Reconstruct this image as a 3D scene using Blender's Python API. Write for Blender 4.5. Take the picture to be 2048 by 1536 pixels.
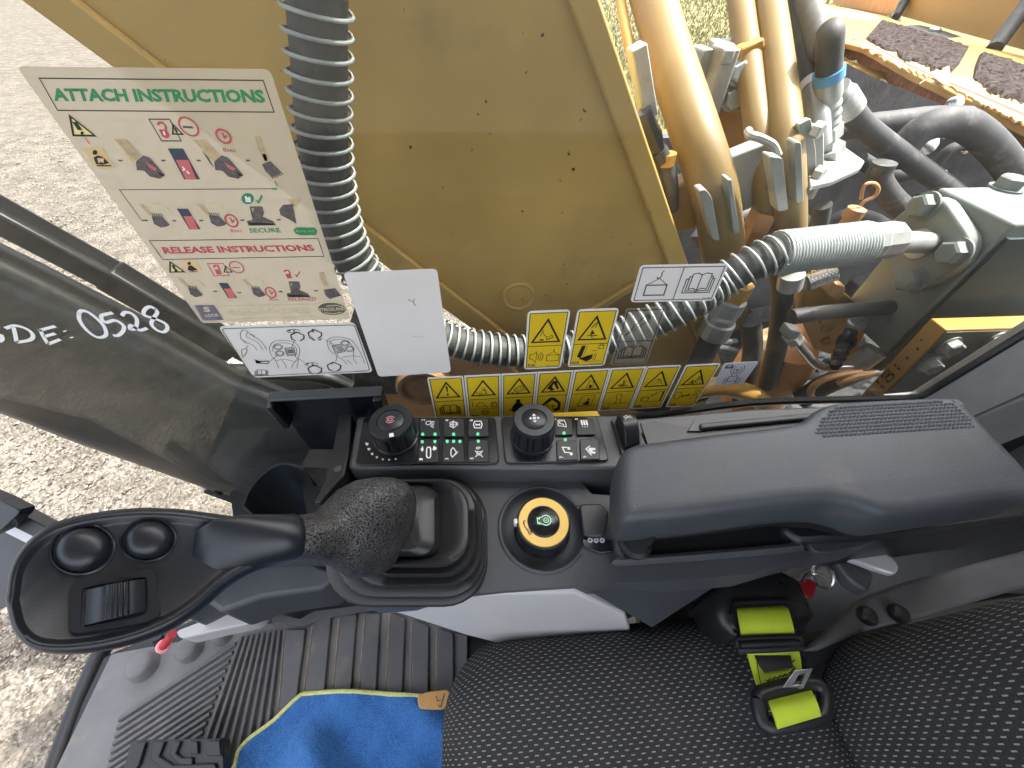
import bpy, math, random
import numpy as np
from mathutils import Vector, Matrix
from mathutils.geometry import tessellate_polygon, delaunay_2d_cdt
random.seed(7); RNG = np.random.default_rng(7)
for _o in list(bpy.data.objects): bpy.data.objects.remove(_o)
scene = bpy.context.scene
COL = scene.collection
rad = math.radians

# ---------------------------------------------------------------- camera
# cab floor is z = 0, +x points to the machine's rear, +y to its right-hand side
CAM = np.array([0.0, 0.0, 1.0])
FOCAL_PX, PITCH, YAW, ROLL = 772.77, rad(47.737), rad(-6.308), rad(1.696)
def _basis():
    cp, sp = math.cos(PITCH), math.sin(PITCH)
    f = np.array([0, cp, -sp]); u = np.array([0, sp, cp]); r = np.array([1.0, 0, 0])
    c, s = math.cos(YAW), math.sin(YAW); Z = np.array([[c, -s, 0], [s, c, 0], [0, 0, 1]])
    f, u, r = Z @ f, Z @ u, Z @ r
    c, s = math.cos(ROLL), math.sin(ROLL)
    return f, -s*r + c*u, c*r + s*u
FWD, UPV, RGT = _basis()
cam_data = bpy.data.cameras.new('camera'); cam = bpy.data.objects.new('camera', cam_data); COL.objects.link(cam)
cam_data.sensor_fit = 'HORIZONTAL'; cam_data.sensor_width = 36.0
cam_data.lens = 36.0*FOCAL_PX/2048.0
cam_data.clip_start = 0.01; cam_data.clip_end = 2000
M = Matrix((( RGT[0], UPV[0], -FWD[0], CAM[0]), (RGT[1], UPV[1], -FWD[1], CAM[1]), (RGT[2], UPV[2], -FWD[2], CAM[2]), (0, 0, 0, 1)))
cam.matrix_world = M
scene.camera = cam

# ---------------------------------------------------------------- sky, sun, exposure
SUN_EL, SUN_AZ = rad(66), rad(82)          # azimuth measured from +y towards +x
world = bpy.data.worlds.new('World'); scene.world = world; world.use_nodes = True
wn = world.node_tree.nodes; wl = world.node_tree.links
sky = wn.new('ShaderNodeTexSky'); sky.sky_type = 'NISHITA'; sky.sun_disc = False
sky.sun_elevation = SUN_EL; sky.sun_rotation = SUN_AZ; sky.air_density = 1.0; sky.dust_density = 6.0; sky.ozone_density = 0.6
hs = wn.new('ShaderNodeHueSaturation'); hs.inputs['Saturation'].default_value = 0.45      # thin bright haze whitens the blue
wl.new(sky.outputs[0], hs.inputs['Color']); wl.new(hs.outputs[0], wn['Background'].inputs[0]); wn['Background'].inputs[1].default_value = 0.15
sd = np.array([math.cos(SUN_EL)*math.sin(SUN_AZ), math.cos(SUN_EL)*math.cos(SUN_AZ), math.sin(SUN_EL)])
sun_data = bpy.data.lights.new('sun', 'SUN'); sun_data.energy = 2.0; sun_data.angle = rad(0.6); sun_data.color = (1, 0.955, 0.88)
sun = bpy.data.objects.new('sun', sun_data); COL.objects.link(sun)
sun.rotation_euler = Vector(sd).to_track_quat('Z', 'Y').to_euler(); sun.location = (3, 1, 6)
vs = scene.view_settings; vs.view_transform = 'Standard'; vs.look = 'None'; vs.exposure = 2.35; vs.gamma = 1.0; vs.use_curve_mapping = False
cy = scene.cycles; cy.use_denoising = True; cy.max_bounces = 7; cy.diffuse_bounces = 3; cy.glossy_bounces = 3
cy.use_adaptive_sampling = True; cy.adaptive_threshold = .02; cy.transparent_max_bounces = 12; cy.sample_clamp_indirect = 6.0; cy.caustics_reflective = False; cy.caustics_refractive = False
try:
    cy.denoiser = 'OPENIMAGEDENOISE'; cy.denoising_input_passes = 'RGB_ALBEDO_NORMAL'
except Exception: pass

# ---------------------------------------------------------------- from a direction in the photograph to a point on a real plane
def ray(px, py): return FWD + (px-1024)/FOCAL_PX*RGT - (py-768)/FOCAL_PX*UPV
def PY(px, py, Y): d = ray(px, py); return CAM + d*(Y-CAM[1])/d[1]
def PZ(px, py, Z): d = ray(px, py); return CAM + d*(Z-CAM[2])/d[2]
def PX(px, py, X): d = ray(px, py); return CAM + d*(X-CAM[0])/d[0]
def PD(px, py, t): return CAM + ray(px, py)*t
def PP(px, py, p0, n): d = ray(px, py); return CAM + d*(np.dot(np.asarray(p0)-CAM, n)/np.dot(d, n))
def proj(p):
    d = np.asarray(p)-CAM; z = d@FWD; return 1024+FOCAL_PX*(d@RGT)/z, 768-FOCAL_PX*(d@UPV)/z
def V(*a): return np.array(a, float)
def nrm(v): v = np.asarray(v, float); n = np.linalg.norm(v); return v/n if n > 1e-12 else v
EX, EY, EZ = V(1,0,0), V(0,1,0), V(0,0,1)

# ---------------------------------------------------------------- objects
ORG = {}
def link(o): COL.objects.link(o); return o
def tag(o, label=None, cat=None, group=None, kind=None):
    if label: o['label'] = label
    if cat: o['category'] = cat
    if group: o['group'] = group
    if kind: o['kind'] = kind
    return o
def thing(name, label, cat, loc=(0,0,0), group=None):
    o = bpy.data.objects.new(name, None); link(o); o.location = Vector(loc); o.empty_display_size = 0.05
    ORG[o.name] = np.array(loc, float)
    return tag(o, label, cat, group)
class MB:
    def __init__(s): s.v = []; s.f = []; s.uv = []
    def add(s, vs, fs):
        n = len(s.v); s.v.extend([tuple(map(float, p)) for p in vs]); s.f.extend([tuple(i+n for i in f) for f in fs]); return n
    def box(s, c, size, ax=EX, ay=EY, az=EZ):
        c = np.asarray(c, float); sx, sy, sz = [q/2 for q in size]
        vs = [c + i*sx*ax + j*sy*ay + k*sz*az for k in (-1,1) for j in (-1,1) for i in (-1,1)]
        s.add(vs, [(0,2,3,1),(4,5,7,6),(0,1,5,4),(2,6,7,3),(0,4,6,2),(1,3,7,5)]); return s
    def prism(s, pts, off, holes=()):
        """solid between polygon pts (with holes) and the same polygon moved by off"""
        pts = [np.asarray(p, float) for p in pts]; off = np.asarray(off, float)
        loops = [pts] + [[np.asarray(p, float) for p in h] for h in holes]
        flat = [p for l in loops for p in l]; n = len(flat)
        nvec = np.zeros(3)
        for i in range(len(pts)): nvec += np.cross(pts[i], pts[(i+1) % len(pts)])
        up = np.dot(nvec, off) < 0          # polygon normal points away from the offset
        base = s.add(flat + [p+off for p in flat], [])
        if holes: tris = [tuple(t) for t in tessellate_polygon([[Vector(p) for p in l] for l in loops])]
        else: tris = [tuple(range(n))]
        for t in tris:
            a = tuple(t)
            if holes:
                q = np.cross(flat[a[1]]-flat[a[0]], flat[a[2]]-flat[a[0]])
                if np.dot(q, off) > 0: a = a[::-1]
            elif not up: a = a[::-1]
            s.f.append(tuple(i+base for i in a)); s.f.append(tuple(i+base+n for i in a[::-1]))
        k = 0
        for li, l in enumerate(loops):
            m = len(l)
            for i in range(m):
                a, b = k+i, k+(i+1) % m
                q = (a, b, b+n, a+n)
                s.f.append(tuple(j+base for j in (q[::-1] if up else q)))
            k += m
        return s
    def loft(s, secs, closed=True, cap0=True, cap1=True):
        m = len(secs[0]); base = s.add([p for c in secs for p in c], [])
        for i in range(len(secs)-1):
            for j in range(m if closed else m-1):
                a = i*m+j; b = i*m+(j+1) % m
                s.f.append((base+a, base+b, base+b+m, base+a+m))
        for on, k in ((cap0, 0), (cap1, len(secs)-1)):
            if not on: continue
            idx = [base+k*m+j for j in range(m)]
            if m > 40:
                tr = [tuple(idx[q] for q in t) for t in tessellate_polygon([[Vector(s.v[i]) for i in idx]])]
                nv = sum((np.cross(s.v[idx[j]], s.v[idx[(j+1) % m]]) for j in range(m)), np.zeros(3))
                for t in tr:
                    q = np.cross(np.subtract(s.v[t[1]], s.v[t[0]]), np.subtract(s.v[t[2]], s.v[t[0]])); t = t if np.dot(q, nv) > 0 else t[::-1]
                    s.f.append(t[::-1] if k == 0 else t)
            else: s.f.append(tuple(idx)[::-1] if k == 0 else tuple(idx))
        return s
    def tube(s, path, r, seg=12, caps=True):
        path = [np.asarray(p, float) for p in path]; n = len(path)
        rs = [r]*n if np.isscalar(r) else list(r)
        T = [nrm(path[min(i+1, n-1)]-path[max(i-1, 0)]) for i in range(n)]
        u = nrm(np.cross(T[0], EZ if abs(T[0][2]) < .9 else EX)); secs = []
        for i in range(n):
            u = nrm(u - T[i]*np.dot(u, T[i])); w = np.cross(T[i], u)
            secs.append([path[i] + rs[i]*(math.cos(a)*u + math.sin(a)*w) for a in [2*math.pi*k/seg for k in range(seg)]])
        return s.loft(secs, True, caps, caps)
    def cyl(s, p0, p1, r, r1=None, seg=24): return s.tube([p0, p1], [r, r if r1 is None else r1], seg)
    def lathe(s, c, axis, prof, seg=32, capped=True):
        """prof: list of (radius, height along axis)"""
        c = np.asarray(c, float); axis = nrm(axis); u = nrm(np.cross(axis, EX if abs(axis[0]) < .8 else EY)); w = np.cross(axis, u)
        secs = [[c + axis*h + max(r, 1e-5)*(math.cos(a)*u+math.sin(a)*w) for a in [2*math.pi*k/seg for k in range(seg)]] for r, h in prof]
        return s.loft(secs, True, capped, capped)
    def build(s, name, m, parent=None, smooth=38, bevel=0, bseg=2, kind=None, uv=None):
        me = bpy.data.meshes.new(name)
        vs = np.array(s.v, float)
        if parent is not None: o_ = ORG[parent.name]
        else: o_ = np.array([(vs[:,0].min()+vs[:,0].max())/2, (vs[:,1].min()+vs[:,1].max())/2, vs[:,2].min()])
        me.from_pydata((vs-o_).tolist(), [], s.f)
        if uv is not None:
            L = me.uv_layers.new(name='UVMap'); idx = np.zeros(len(me.loops), np.int32); me.loops.foreach_get('vertex_index', idx)
            L.data.foreach_set('uv', np.asarray(uv, float)[idx].ravel())
        me.update()
        if smooth:
            me.shade_smooth(); me.set_sharp_from_angle(angle=rad(smooth))
        me.materials.append(m)
        ob = bpy.data.objects.new(name, me); link(ob)
        if parent is not None: ob.parent = parent; ORG[ob.name] = o_
        else: ob.location = Vector(o_); ORG[ob.name] = o_
        if bevel:
            b = ob.modifiers.new('bevel', 'BEVEL'); b.width = bevel; b.segments = bseg; b.limit_method = 'ANGLE'; b.angle_limit = rad(40); b.harden_normals = False
        if kind: ob['kind'] = kind
        return ob
def catmull(pts, n=8):
    P = [np.asarray(p, float) for p in pts]; P = [2*P[0]-P[1]] + P + [2*P[-1]-P[-2]]; out = []
    for i in range(1, len(P)-2):
        a, b, c, d = P[i-1:i+3]
        for k in range(n):
            t = k/n; out.append(.5*((2*b)+(c-a)*t+(2*a-5*b+4*c-d)*t*t+(3*b-a-3*c+d)*t**3))
    out.append(P[-2]); return out
def resample(path, step):
    path = np.array(path); seg = np.linalg.norm(np.diff(path, axis=0), axis=1); L = np.concatenate([[0], np.cumsum(seg)])
    n = max(2, int(L[-1]/step)+1); q = np.linspace(0, L[-1], n)
    return [np.array([np.interp(x, L, path[:, k]) for k in range(3)]) for x in q], L[-1]
def helix(path, R, r, pitch, per=14, seg=6, phase=0):
    pts, L = resample(path, pitch/per); n = len(pts); u = None; out = []
    for i in range(n):
        T = nrm(pts[min(i+1, n-1)]-pts[max(i-1, 0)])
        if u is None: u = nrm(np.cross(T, EZ if abs(T[2]) < .9 else EX))
        u = nrm(u - T*np.dot(u, T)); w = np.cross(T, u); a = 2*math.pi*i/per + phase
        out.append(pts[i] + R*(math.cos(a)*u+math.sin(a)*w))
    return MB().tube(out, r, seg)
def rrect(w, h, r, n=6, cx=0, cy=0):
    out = []
    for sx, sy, a0 in ((1,1,0),(-1,1,90),(-1,-1,180),(1,-1,270)):
        for k in range(n+1):
            a = rad(a0+90*k/n); out.append((cx+sx*(w/2-r)+r*math.cos(a), cy+sy*(h/2-r)+r*math.sin(a)))
    return out
def round_poly(pts, r, n=4):
    """round every corner of a planar 3D (or 2D) polygon"""
    P = [np.asarray(p, float) for p in pts]; out = []; m = len(P)
    for i in range(m):
        a, b, c = P[i-1], P[i], P[(i+1) % m]
        l1, l2 = np.linalg.norm(a-b), np.linalg.norm(c-b); d = min(r, l1*.45, l2*.45)
        p, q = b+(a-b)/l1*d, b+(c-b)/l2*d
        for k in range(n+1):
            t = k/n; out.append((1-t)**2*p + 2*t*(1-t)*b + t*t*q)
    return out
def hexbolt(mb, p, axis, r, h=None, washer=True):
    axis = nrm(axis); p = np.asarray(p, float); h = h or r*.75
    if washer: mb.lathe(p, axis, [(r*1.35, 0), (r*1.35, r*.18)], 20); p = p+axis*r*.17
    mb.lathe(p, axis, [(r*1.12, 0), (r*1.12, h*.85), (r*.9, h)], 6)
    return mb
def circle_pts(c, n, r, seg=24, u=None):
    n = nrm(n); u = nrm(np.cross(n, EX if abs(n[0]) < .8 else EY)) if u is None else nrm(u); w = np.cross(n, u)
    return [np.asarray(c)+r*(math.cos(2*math.pi*k/seg)*u+math.sin(2*math.pi*k/seg)*w) for k in range(seg)]

# ---------------------------------------------------------------- flat print: strokes, filled shapes and letters laid on a plane
class Ink:
    """collects flat print on one plane: f maps drawing units to a 3D point on it, nvec points to the viewer's side"""
    def __init__(s, f, nvec): s.f = f; s.n = nrm(nvec); s.layers = {}
    def mb(s, m, lift):
        k = (m.name, lift)
        if k not in s.layers: s.layers[k] = (MB(), m)
        return s.layers[k][0]
    def fill(s, pts, m, lift=.0007):
        P = [s.f(*p)+s.n*lift for p in pts]
        nv = sum((np.cross(P[i], P[(i+1) % len(P)]) for i in range(len(P))), np.zeros(3))
        if np.dot(nv, s.n) < 0: P = P[::-1]
        tris = tessellate_polygon([[Vector(p) for p in P]]) if len(P) > 4 else [tuple(range(len(P)))]
        s.mb(m, lift).add(P, [tuple(t) for t in tris]); return s
    def line(s, pts, w, m, closed=False, lift=.0010):
        P = [s.f(*p)+s.n*lift for p in pts]; n = len(P)
        if n < 2: return s
        vs = []
        for i in range(n):
            a = P[i-1] if (i > 0 or closed) else P[i]; c = P[(i+1) % n] if (i < n-1 or closed) else P[i]
            d1, d2 = nrm(P[i]-a), nrm(c-P[i])
            if np.linalg.norm(d1) < .5: d1 = d2
            if np.linalg.norm(d2) < .5: d2 = d1
            t = nrm(d1+d2); q = np.cross(s.n, t); cs = max(.45, abs(np.dot(t, d1)))
            vs += [P[i]+q*w/2/cs, P[i]-q*w/2/cs]
        fs = [(2*i+1, (2*i+3) % (2*n), (2*i+2) % (2*n), 2*i) for i in range(n if closed else n-1)]
        s.mb(m, lift).add(vs, fs); return s
    def circ(s, cx, cy, r, w, m, ry=None, a0=0, a1=360, seg=20, lift=.0010):
        ry = r if ry is None else ry; full = a1-a0 >= 360
        pts = [(cx+r*math.cos(rad(a0+(a1-a0)*k/seg)), cy+ry*math.sin(rad(a0+(a1-a0)*k/seg))) for k in range(seg if full else seg+1)]
        return s.line(pts, w, m, full, lift)
    def disc(s, cx, cy, r, m, ry=None, lift=.0009, seg=16):
        ry = r if ry is None else ry
        return s.fill([(cx+r*math.cos(2*math.pi*k/seg), cy+ry*math.sin(2*math.pi*k/seg)) for k in range(seg)], m, lift)
    def text(s, txt, quad, m, lift=.0011, bold=0.0, shear=0.0):
        """letters stretched into the quad (bottom-left, bottom-right, top-right, top-left) of drawing units"""
        vs, fs = glyphs(txt, bold, shear); x0, y0 = vs.min(0); x1, y1 = vs.max(0); q = [np.asarray(p, float) for p in quad]; out = []
        for x, y in vs:
            u, v = (x-x0)/(x1-x0), (y-y0)/(y1-y0)
            p = (q[0]*(1-u)+q[1]*u)*(1-v) + (q[3]*(1-u)+q[2]*u)*v; out.append(s.f(*p)+s.n*lift)
        n0 = np.cross(out[fs[0][1]]-out[fs[0][0]], out[fs[0][2]]-out[fs[0][0]])
        if np.dot(n0, s.n) < 0: fs = [f[::-1] for f in fs]
        s.mb(m, lift).add(out, fs); return s
    def done(s, parent, name='print'):
        for (mn, lift), (mb, m) in s.layers.items(): mb.build(name, m, parent, smooth=0, kind='stuff')
_GL = {}
def glyphs(txt, bold=0.0, shear=0.0):
    k = (txt, bold, shear)
    if k not in _GL:
        c = bpy.data.curves.new('t', 'FONT'); c.body = txt; c.offset = bold; c.shear = shear; c.resolution_u = 2
        o = bpy.data.objects.new('t', c); COL.objects.link(o); me = bpy.data.meshes.new_from_object(o.evaluated_get(bpy.context.evaluated_depsgraph_get()))
        _GL[k] = (np.array([v.co[:2] for v in me.vertices]), [tuple(p.vertices) for p in me.polygons])
        bpy.data.objects.remove(o); bpy.data.curves.remove(c); bpy.data.meshes.remove(me)
    return _GL[k]
def quad_map(c):
    """c: bottom-left, bottom-right, top-right, top-left as 3D points; unit square -> points"""
    c = [np.asarray(p, float) for p in c]
    return lambda u, v: (c[0]*(1-u)+c[1]*u)*(1-v) + (c[3]*(1-u)+c[2]*u)*v
# ---------------------------------------------------------------- materials
def _new(name):
    m = bpy.data.materials.new(name); m.use_nodes = True; nt = m.node_tree
    return m, nt, nt.nodes, nt.links, nt.nodes['Principled BSDF']
def _noise(N, Lk, co, scale, detail=4, rough=.55):
    t = N.new('ShaderNodeTexNoise'); t.inputs['Scale'].default_value = scale; t.inputs['Detail'].default_value = detail; t.inputs['Roughness'].default_value = rough
    Lk.new(co, t.inputs['Vector']); return t.outputs['Fac']
def _ramp(N, Lk, fac, a, b, c0=(0,0,0,1), c1=(1,1,1,1)):
    r = N.new('ShaderNodeValToRGB'); r.color_ramp.elements[0].position = a; r.color_ramp.elements[1].position = b
    r.color_ramp.elements[0].color = c0; r.color_ramp.elements[1].color = c1; Lk.new(fac, r.inputs[0]); return r.outputs[0]
def _mix(N, Lk, fac, a, b):
    m = N.new('ShaderNodeMix'); m.data_type = 'RGBA'
    if isinstance(fac, float): m.inputs[0].default_value = fac
    else: Lk.new(fac, m.inputs[0])
    for s, v in ((m.inputs[6], a), (m.inputs[7], b)):
        if isinstance(v, tuple): s.default_value = (v+(1,))[:4]
        else: Lk.new(v, s)
    return m.outputs[2]
def _math(N, Lk, op, a, b=None):
    m = N.new('ShaderNodeMath'); m.operation = op
    for i, v in enumerate((a, b)):
        if v is None: continue
        if isinstance(v, (int, float)): m.inputs[i].default_value = v
        else: Lk.new(v, m.inputs[i])
    return m.outputs[0]
def _bump(N, Lk, B, h, strength, dist):
    b = N.new('ShaderNodeBump'); b.inputs['Strength'].default_value = strength; b.inputs['Distance'].default_value = dist
    Lk.new(h, b.inputs['Height']); Lk.new(b.outputs[0], B.inputs['Normal']); return b
def mat(name, col, rough=.5, metal=0., var=.12, vs=18, bump=0., bs=400, bd=.001, spec=.5, dirt=None, specks=None, coat=0., rvar=.08, stretch=None):
    m, nt, N, Lk, B = _new(name)
    co = N.new('ShaderNodeTexCoord').outputs['Object']
    if stretch:
        mp = N.new('ShaderNodeMapping'); mp.inputs['Scale'].default_value = stretch; Lk.new(co, mp.inputs[0]); cs = mp.outputs[0]
    else: cs = co
    lo = tuple(c*(1-var) for c in col); hi = tuple(min(1, c*(1+var)) for c in col)
    n1 = _noise(N, Lk, cs, vs, 3, .6); c = _mix(N, Lk, _ramp(N, Lk, n1, .3, .7), lo, hi)
    if dirt:            # (colour, amount 0..1, scale)
        k = _ramp(N, Lk, _noise(N, Lk, cs, dirt[2], 5, .68), .72-.35*dirt[1], .86-.2*dirt[1])
        c = _mix(N, Lk, k, c, dirt[0])
    if specks:          # (colour, cell scale, radius)
        v = N.new('ShaderNodeTexVoronoi'); v.inputs['Scale'].default_value = specks[1]; wq = N.new('ShaderNodeTexNoise'); wq.inputs['Scale'].default_value = specks[1]*3; Lk.new(co, wq.inputs['Vector'])
        wv = N.new('ShaderNodeVectorMath'); wv.operation = 'MULTIPLY_ADD'; wv.inputs[1].default_value = (.5/specks[1],)*3; Lk.new(wq.outputs['Color'], wv.inputs[0]); Lk.new(co, wv.inputs[2]); Lk.new(wv.outputs[0], v.inputs['Vector'])
        v.inputs['Randomness'].default_value = 1.0
        rr = _math(N, Lk, 'MULTIPLY', _noise(N, Lk, co, specks[1]*.35, 2), specks[2]*2)
        c = _mix(N, Lk, _math(N, Lk, 'LESS_THAN', v.outputs['Distance'], _math(N, Lk, 'SUBTRACT', rr, specks[2]*.72)), c, specks[0])
    Lk.new(c, B.inputs['Base Color'])
    r = N.new('ShaderNodeMapRange'); Lk.new(n1, r.inputs[0]); r.inputs[3].default_value = max(.02, rough-rvar); r.inputs[4].default_value = min(1, rough+rvar)
    Lk.new(r.outputs[0], B.inputs['Roughness'])
    B.inputs['Metallic'].default_value = metal; B.inputs['Specular IOR Level'].default_value = spec; B.inputs['Coat Weight'].default_value = coat
    if bump: _bump(N, Lk, B, _noise(N, Lk, co, bs, 3), bump, bd)
    return m
DUST = (.30, .24, .17)
MT = {}
MT['console'] = mat('console_plastic', (.052,.057,.064), .46, bump=.35, bs=1400, bd=.0006, dirt=((.105,.098,.088), .26, 16), var=.14, vs=9)
MT['console_light'] = mat('console_light_plastic', (.080,.082,.084), .45, bump=.3, bs=1400, bd=.0005, dirt=((.2,.18,.15), .2, 16))
MT['armrest'] = mat('armrest_foam', (.051,.057,.067), .45, bump=.45, bs=900, bd=.0007, dirt=((.105,.095,.085), .28, 9), spec=.5)
MT['black'] = mat('black_plastic', (.013,.014,.016), .38, bump=.15, bs=1200, bd=.0004, dirt=((.05,.045,.04), .15, 30))
MT['gloss_black'] = mat('glossy_black', (.009,.010,.013), .2, dirt=((.06,.055,.05), .08, 40))
MT['knob'] = mat('knob_black', (.014,.016,.02), .32, dirt=((.08,.07,.06), .16, 60))
MT['rubber'] = mat('rubber_boot', (.018,.0185,.020), .42, bump=.2, bs=700, bd=.0004, dirt=((.07,.065,.06), .2, 22))
MT['grip'] = mat('grip_plastic', (.011,.014,.020), .34, bump=.25, bs=1800, bd=.0003, dirt=((.06,.06,.062), .12, 30), spec=.55)
MT['grey_trim'] = mat('grey_trim', (.27,.265,.255), .55, bump=.35, bs=900, bd=.0006, dirt=((.28,.25,.2), .3, 10))
MT['silver'] = mat('silver_panel', (.47,.465,.455), .42, dirt=((.35,.30,.24), .15, 12), var=.05)

MT['paper'] = mat('grey_label', (.70,.70,.72), .45, var=.03)

MT['ink'] = mat('ink_black', (.012,.012,.013), .5, var=.05)
MT['ink_grey'] = mat('ink_grey', (.10,.10,.10), .5, var=.05)
MT['icon'] = mat('icon_white', (.85,.85,.85), .5, var=.02)
MT['pale'] = mat('icon_pale', (.55,.56,.6), .4, var=.03)
MT['boom'] = mat('boom_paint', (.53,.350,.100), .40, var=.16, vs=4, dirt=((.33,.22,.07), .42, 5), specks=((.045,.035,.02), 48, .20), spec=.4)
MT['yellow_paint'] = mat('yellow_paint', (.42,.24,.05), .4, var=.10, vs=7, dirt=((.25,.17,.07), .25, 9), specks=((.05,.04,.02), 60, .07))
MT['orange'] = mat('engine_cover_paint', (.36,.195,.040), .46, var=.06, vs=6, dirt=((.45,.26,.1), .2, 9))
MT['tan'] = mat('tan_paint', (.50,.28,.12), .5, var=.15, vs=20, dirt=((.16,.10,.06), .35, 16))
MT['pipe'] = mat('pipe_paint', (.21,.145,.050), .50, var=.08, vs=8, dirt=((.30,.2,.09), .2, 10), specks=((.05,.04,.02), 55, .06))
MT['zinc'] = mat('zinc', (.36,.38,.37), .42, metal=.35, var=.12, vs=25, dirt=((.25,.23,.19), .3, 20), specks=((.10,.09,.07), 90, .08))
MT['block'] = mat('cast_block', (.175,.205,.195), .55, metal=.15, var=.12, vs=22, dirt=((.26,.25,.2), .35, 14), specks=((.07,.065,.05), 70, .13), bump=.3, bs=300, bd=.001)
MT['spring'] = mat('spring_steel', (.36,.40,.395), .45, metal=.25, var=.15, vs=40, dirt=((.28,.25,.2), .2, 40))
MT['steel'] = mat('bright_steel', (.62,.63,.64), .22, metal=.9, var=.1, vs=30, dirt=((.3,.27,.22), .1, 40))
MT['hose'] = mat('hose_rubber', (.052,.056,.054), .6, var=.3, vs=18, dirt=((.125,.12,.108), .55, 11), bump=.3, bs=500, bd=.0006)
MT['hose_dusty'] = mat('dusty_hose', (.045,.046,.05), .65, var=.2, vs=30, dirt=((.17,.16,.15), .5, 18), bump=.3, bs=500, bd=.0006)
MT['dark'] = mat('dark_metal', (.016,.017,.018), .55, var=.3, vs=10, dirt=((.09,.08,.07), .35, 9), bump=.5, bs=60, bd=.004)
MT['bay'] = mat('bay_insulation', (.085,.085,.088), .9, var=.35, vs=14, dirt=((.02,.02,.02), .5, 6), bump=.6, bs=120, bd=.004)
MT['pillar'] = mat('pillar_paint', (.006,.008,.009), .38, var=.25, vs=6, dirt=((.030,.028,.025), .2, 8))
MT['rail'] = mat('handrail_paint', (.016,.018,.019), .45, var=.2, vs=10, dirt=((.06,.056,.05), .3, 10))
MT['foam'] = mat('brown_foam', (.042,.028,.024), .95, var=.4, vs=70, bump=1., bs=220, bd=.004, dirt=((.075,.055,.045), .35, 45))
MT['rust'] = mat('rusty_seal', (.26,.115,.06), .9, var=.35, vs=35, bump=.8, bs=140, bd=.004, dirt=((.55,.30,.14), .35, 30))
MT['seal'] = mat('brown_seal', (.14,.075,.058), .75, var=.2, vs=25, bump=.4, bs=160, bd=.002, dirt=((.40,.22,.12), .2, 25))
MT['cover_edge'] = mat('glue_residue', (.55,.34,.12), .8, var=.2, vs=50, bump=.8, bs=160, bd=.003)
MT['mat'] = mat('floor_rubber', (.15,.15,.148), .6, var=.14, vs=14, dirt=((.24,.20,.15), .40, 12), bump=.2, bs=700, bd=.0005)
MT['mat_rib'] = mat('floor_rubber_rib', (.105,.105,.106), .52, var=.12, vs=26, dirt=((.20,.17,.135), .38, 18), bump=.2, bs=700, bd=.0005)
MT['dust'] = mat('groove_dust', (.30,.235,.165), .95, var=.3, vs=60)
MT['belt'] = mat('belt_webbing', (.47,.60,.030), .75, var=.10, vs=30, dirt=((.30,.36,.05), .3, 35), bump=.5, bs=30, bd=.001, stretch=(1,1,1))
MT['hem'] = mat('towel_hem', (.72,.74,.28), .9, var=.15, vs=200, bump=.6, bs=600, bd=.001)
MT['leather_tag'] = mat('towel_tag', (.66,.36,.11), .6, var=.08, vs=40)
MT['red'] = mat('red_plastic', (.42,.02,.035), .35, var=.1)
MT['pink'] = mat('pink_cap', (.80,.32,.34), .4, var=.1)
MT['blue_tape'] = mat('blue_tape', (.10,.28,.50), .5, var=.15)
MT['yellow_ring'] = mat('yellow_ring', (.86,.55,.12), .42, var=.04)
MT['green_ink'] = mat('ink_green', (.03,.27,.10), .5, var=.1, vs=60)
MT['red_ink'] = mat('ink_red', (.52,.09,.10), .5, var=.12, vs=60)
MT['pic_grey'] = mat('picture_grey', (.115,.10,.095), .6, var=.35, vs=200)
MT['pic_tan'] = mat('picture_tan', (.52,.40,.23), .6, var=.2, vs=150)
MT['pic_navy'] = mat('picture_navy', (.05,.06,.085), .6, var=.2)
MT['pic_red'] = mat('picture_red', (.60,.15,.15), .6, var=.1)
MT['pic_orange'] = mat('picture_orange', (.72,.52,.26), .6, var=.05)
MT['pic_yellow'] = mat('picture_yellow', (.80,.76,.30), .6, var=.05)
MT['pic_purple'] = mat('picture_purple', (.16,.14,.20), .6, var=.25, vs=120)
MT['ghost_yellow'] = mat('faded_yellow', (.62,.58,.34), .6, var=.05)
MT['marker'] = mat('white_marker', (.85,.86,.86), .6, var=.05)
MT['wood'] = mat('dry_ground', (.36,.27,.17), .9, var=.3, vs=20)
MT['concrete'] = mat('pale_track', (.33,.30,.25), .85, var=.25, vs=18, dirt=((.15,.13,.11), .35, 12), bump=.5, bs=60, bd=.004)
MT['pin_brown'] = mat('rusty_boss', (.33,.19,.09), .6, var=.3, vs=20, dirt=((.10,.07,.05), .35, 18))
def emitter(name, col, strength, base):
    m, nt, N, Lk, B = _new(name); B.inputs['Base Color'].default_value = base+(1,)
    B.inputs['Emission Color'].default_value = col+(1,); B.inputs['Emission Strength'].default_value = strength; return m
MT['led'] = emitter('green_led', (.12,.80,.36), .20, (.04,.22,.10))
MT['lit_icon'] = emitter('lit_green_icon', (.45,.95,.55), .12, (.2,.36,.25))

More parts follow.
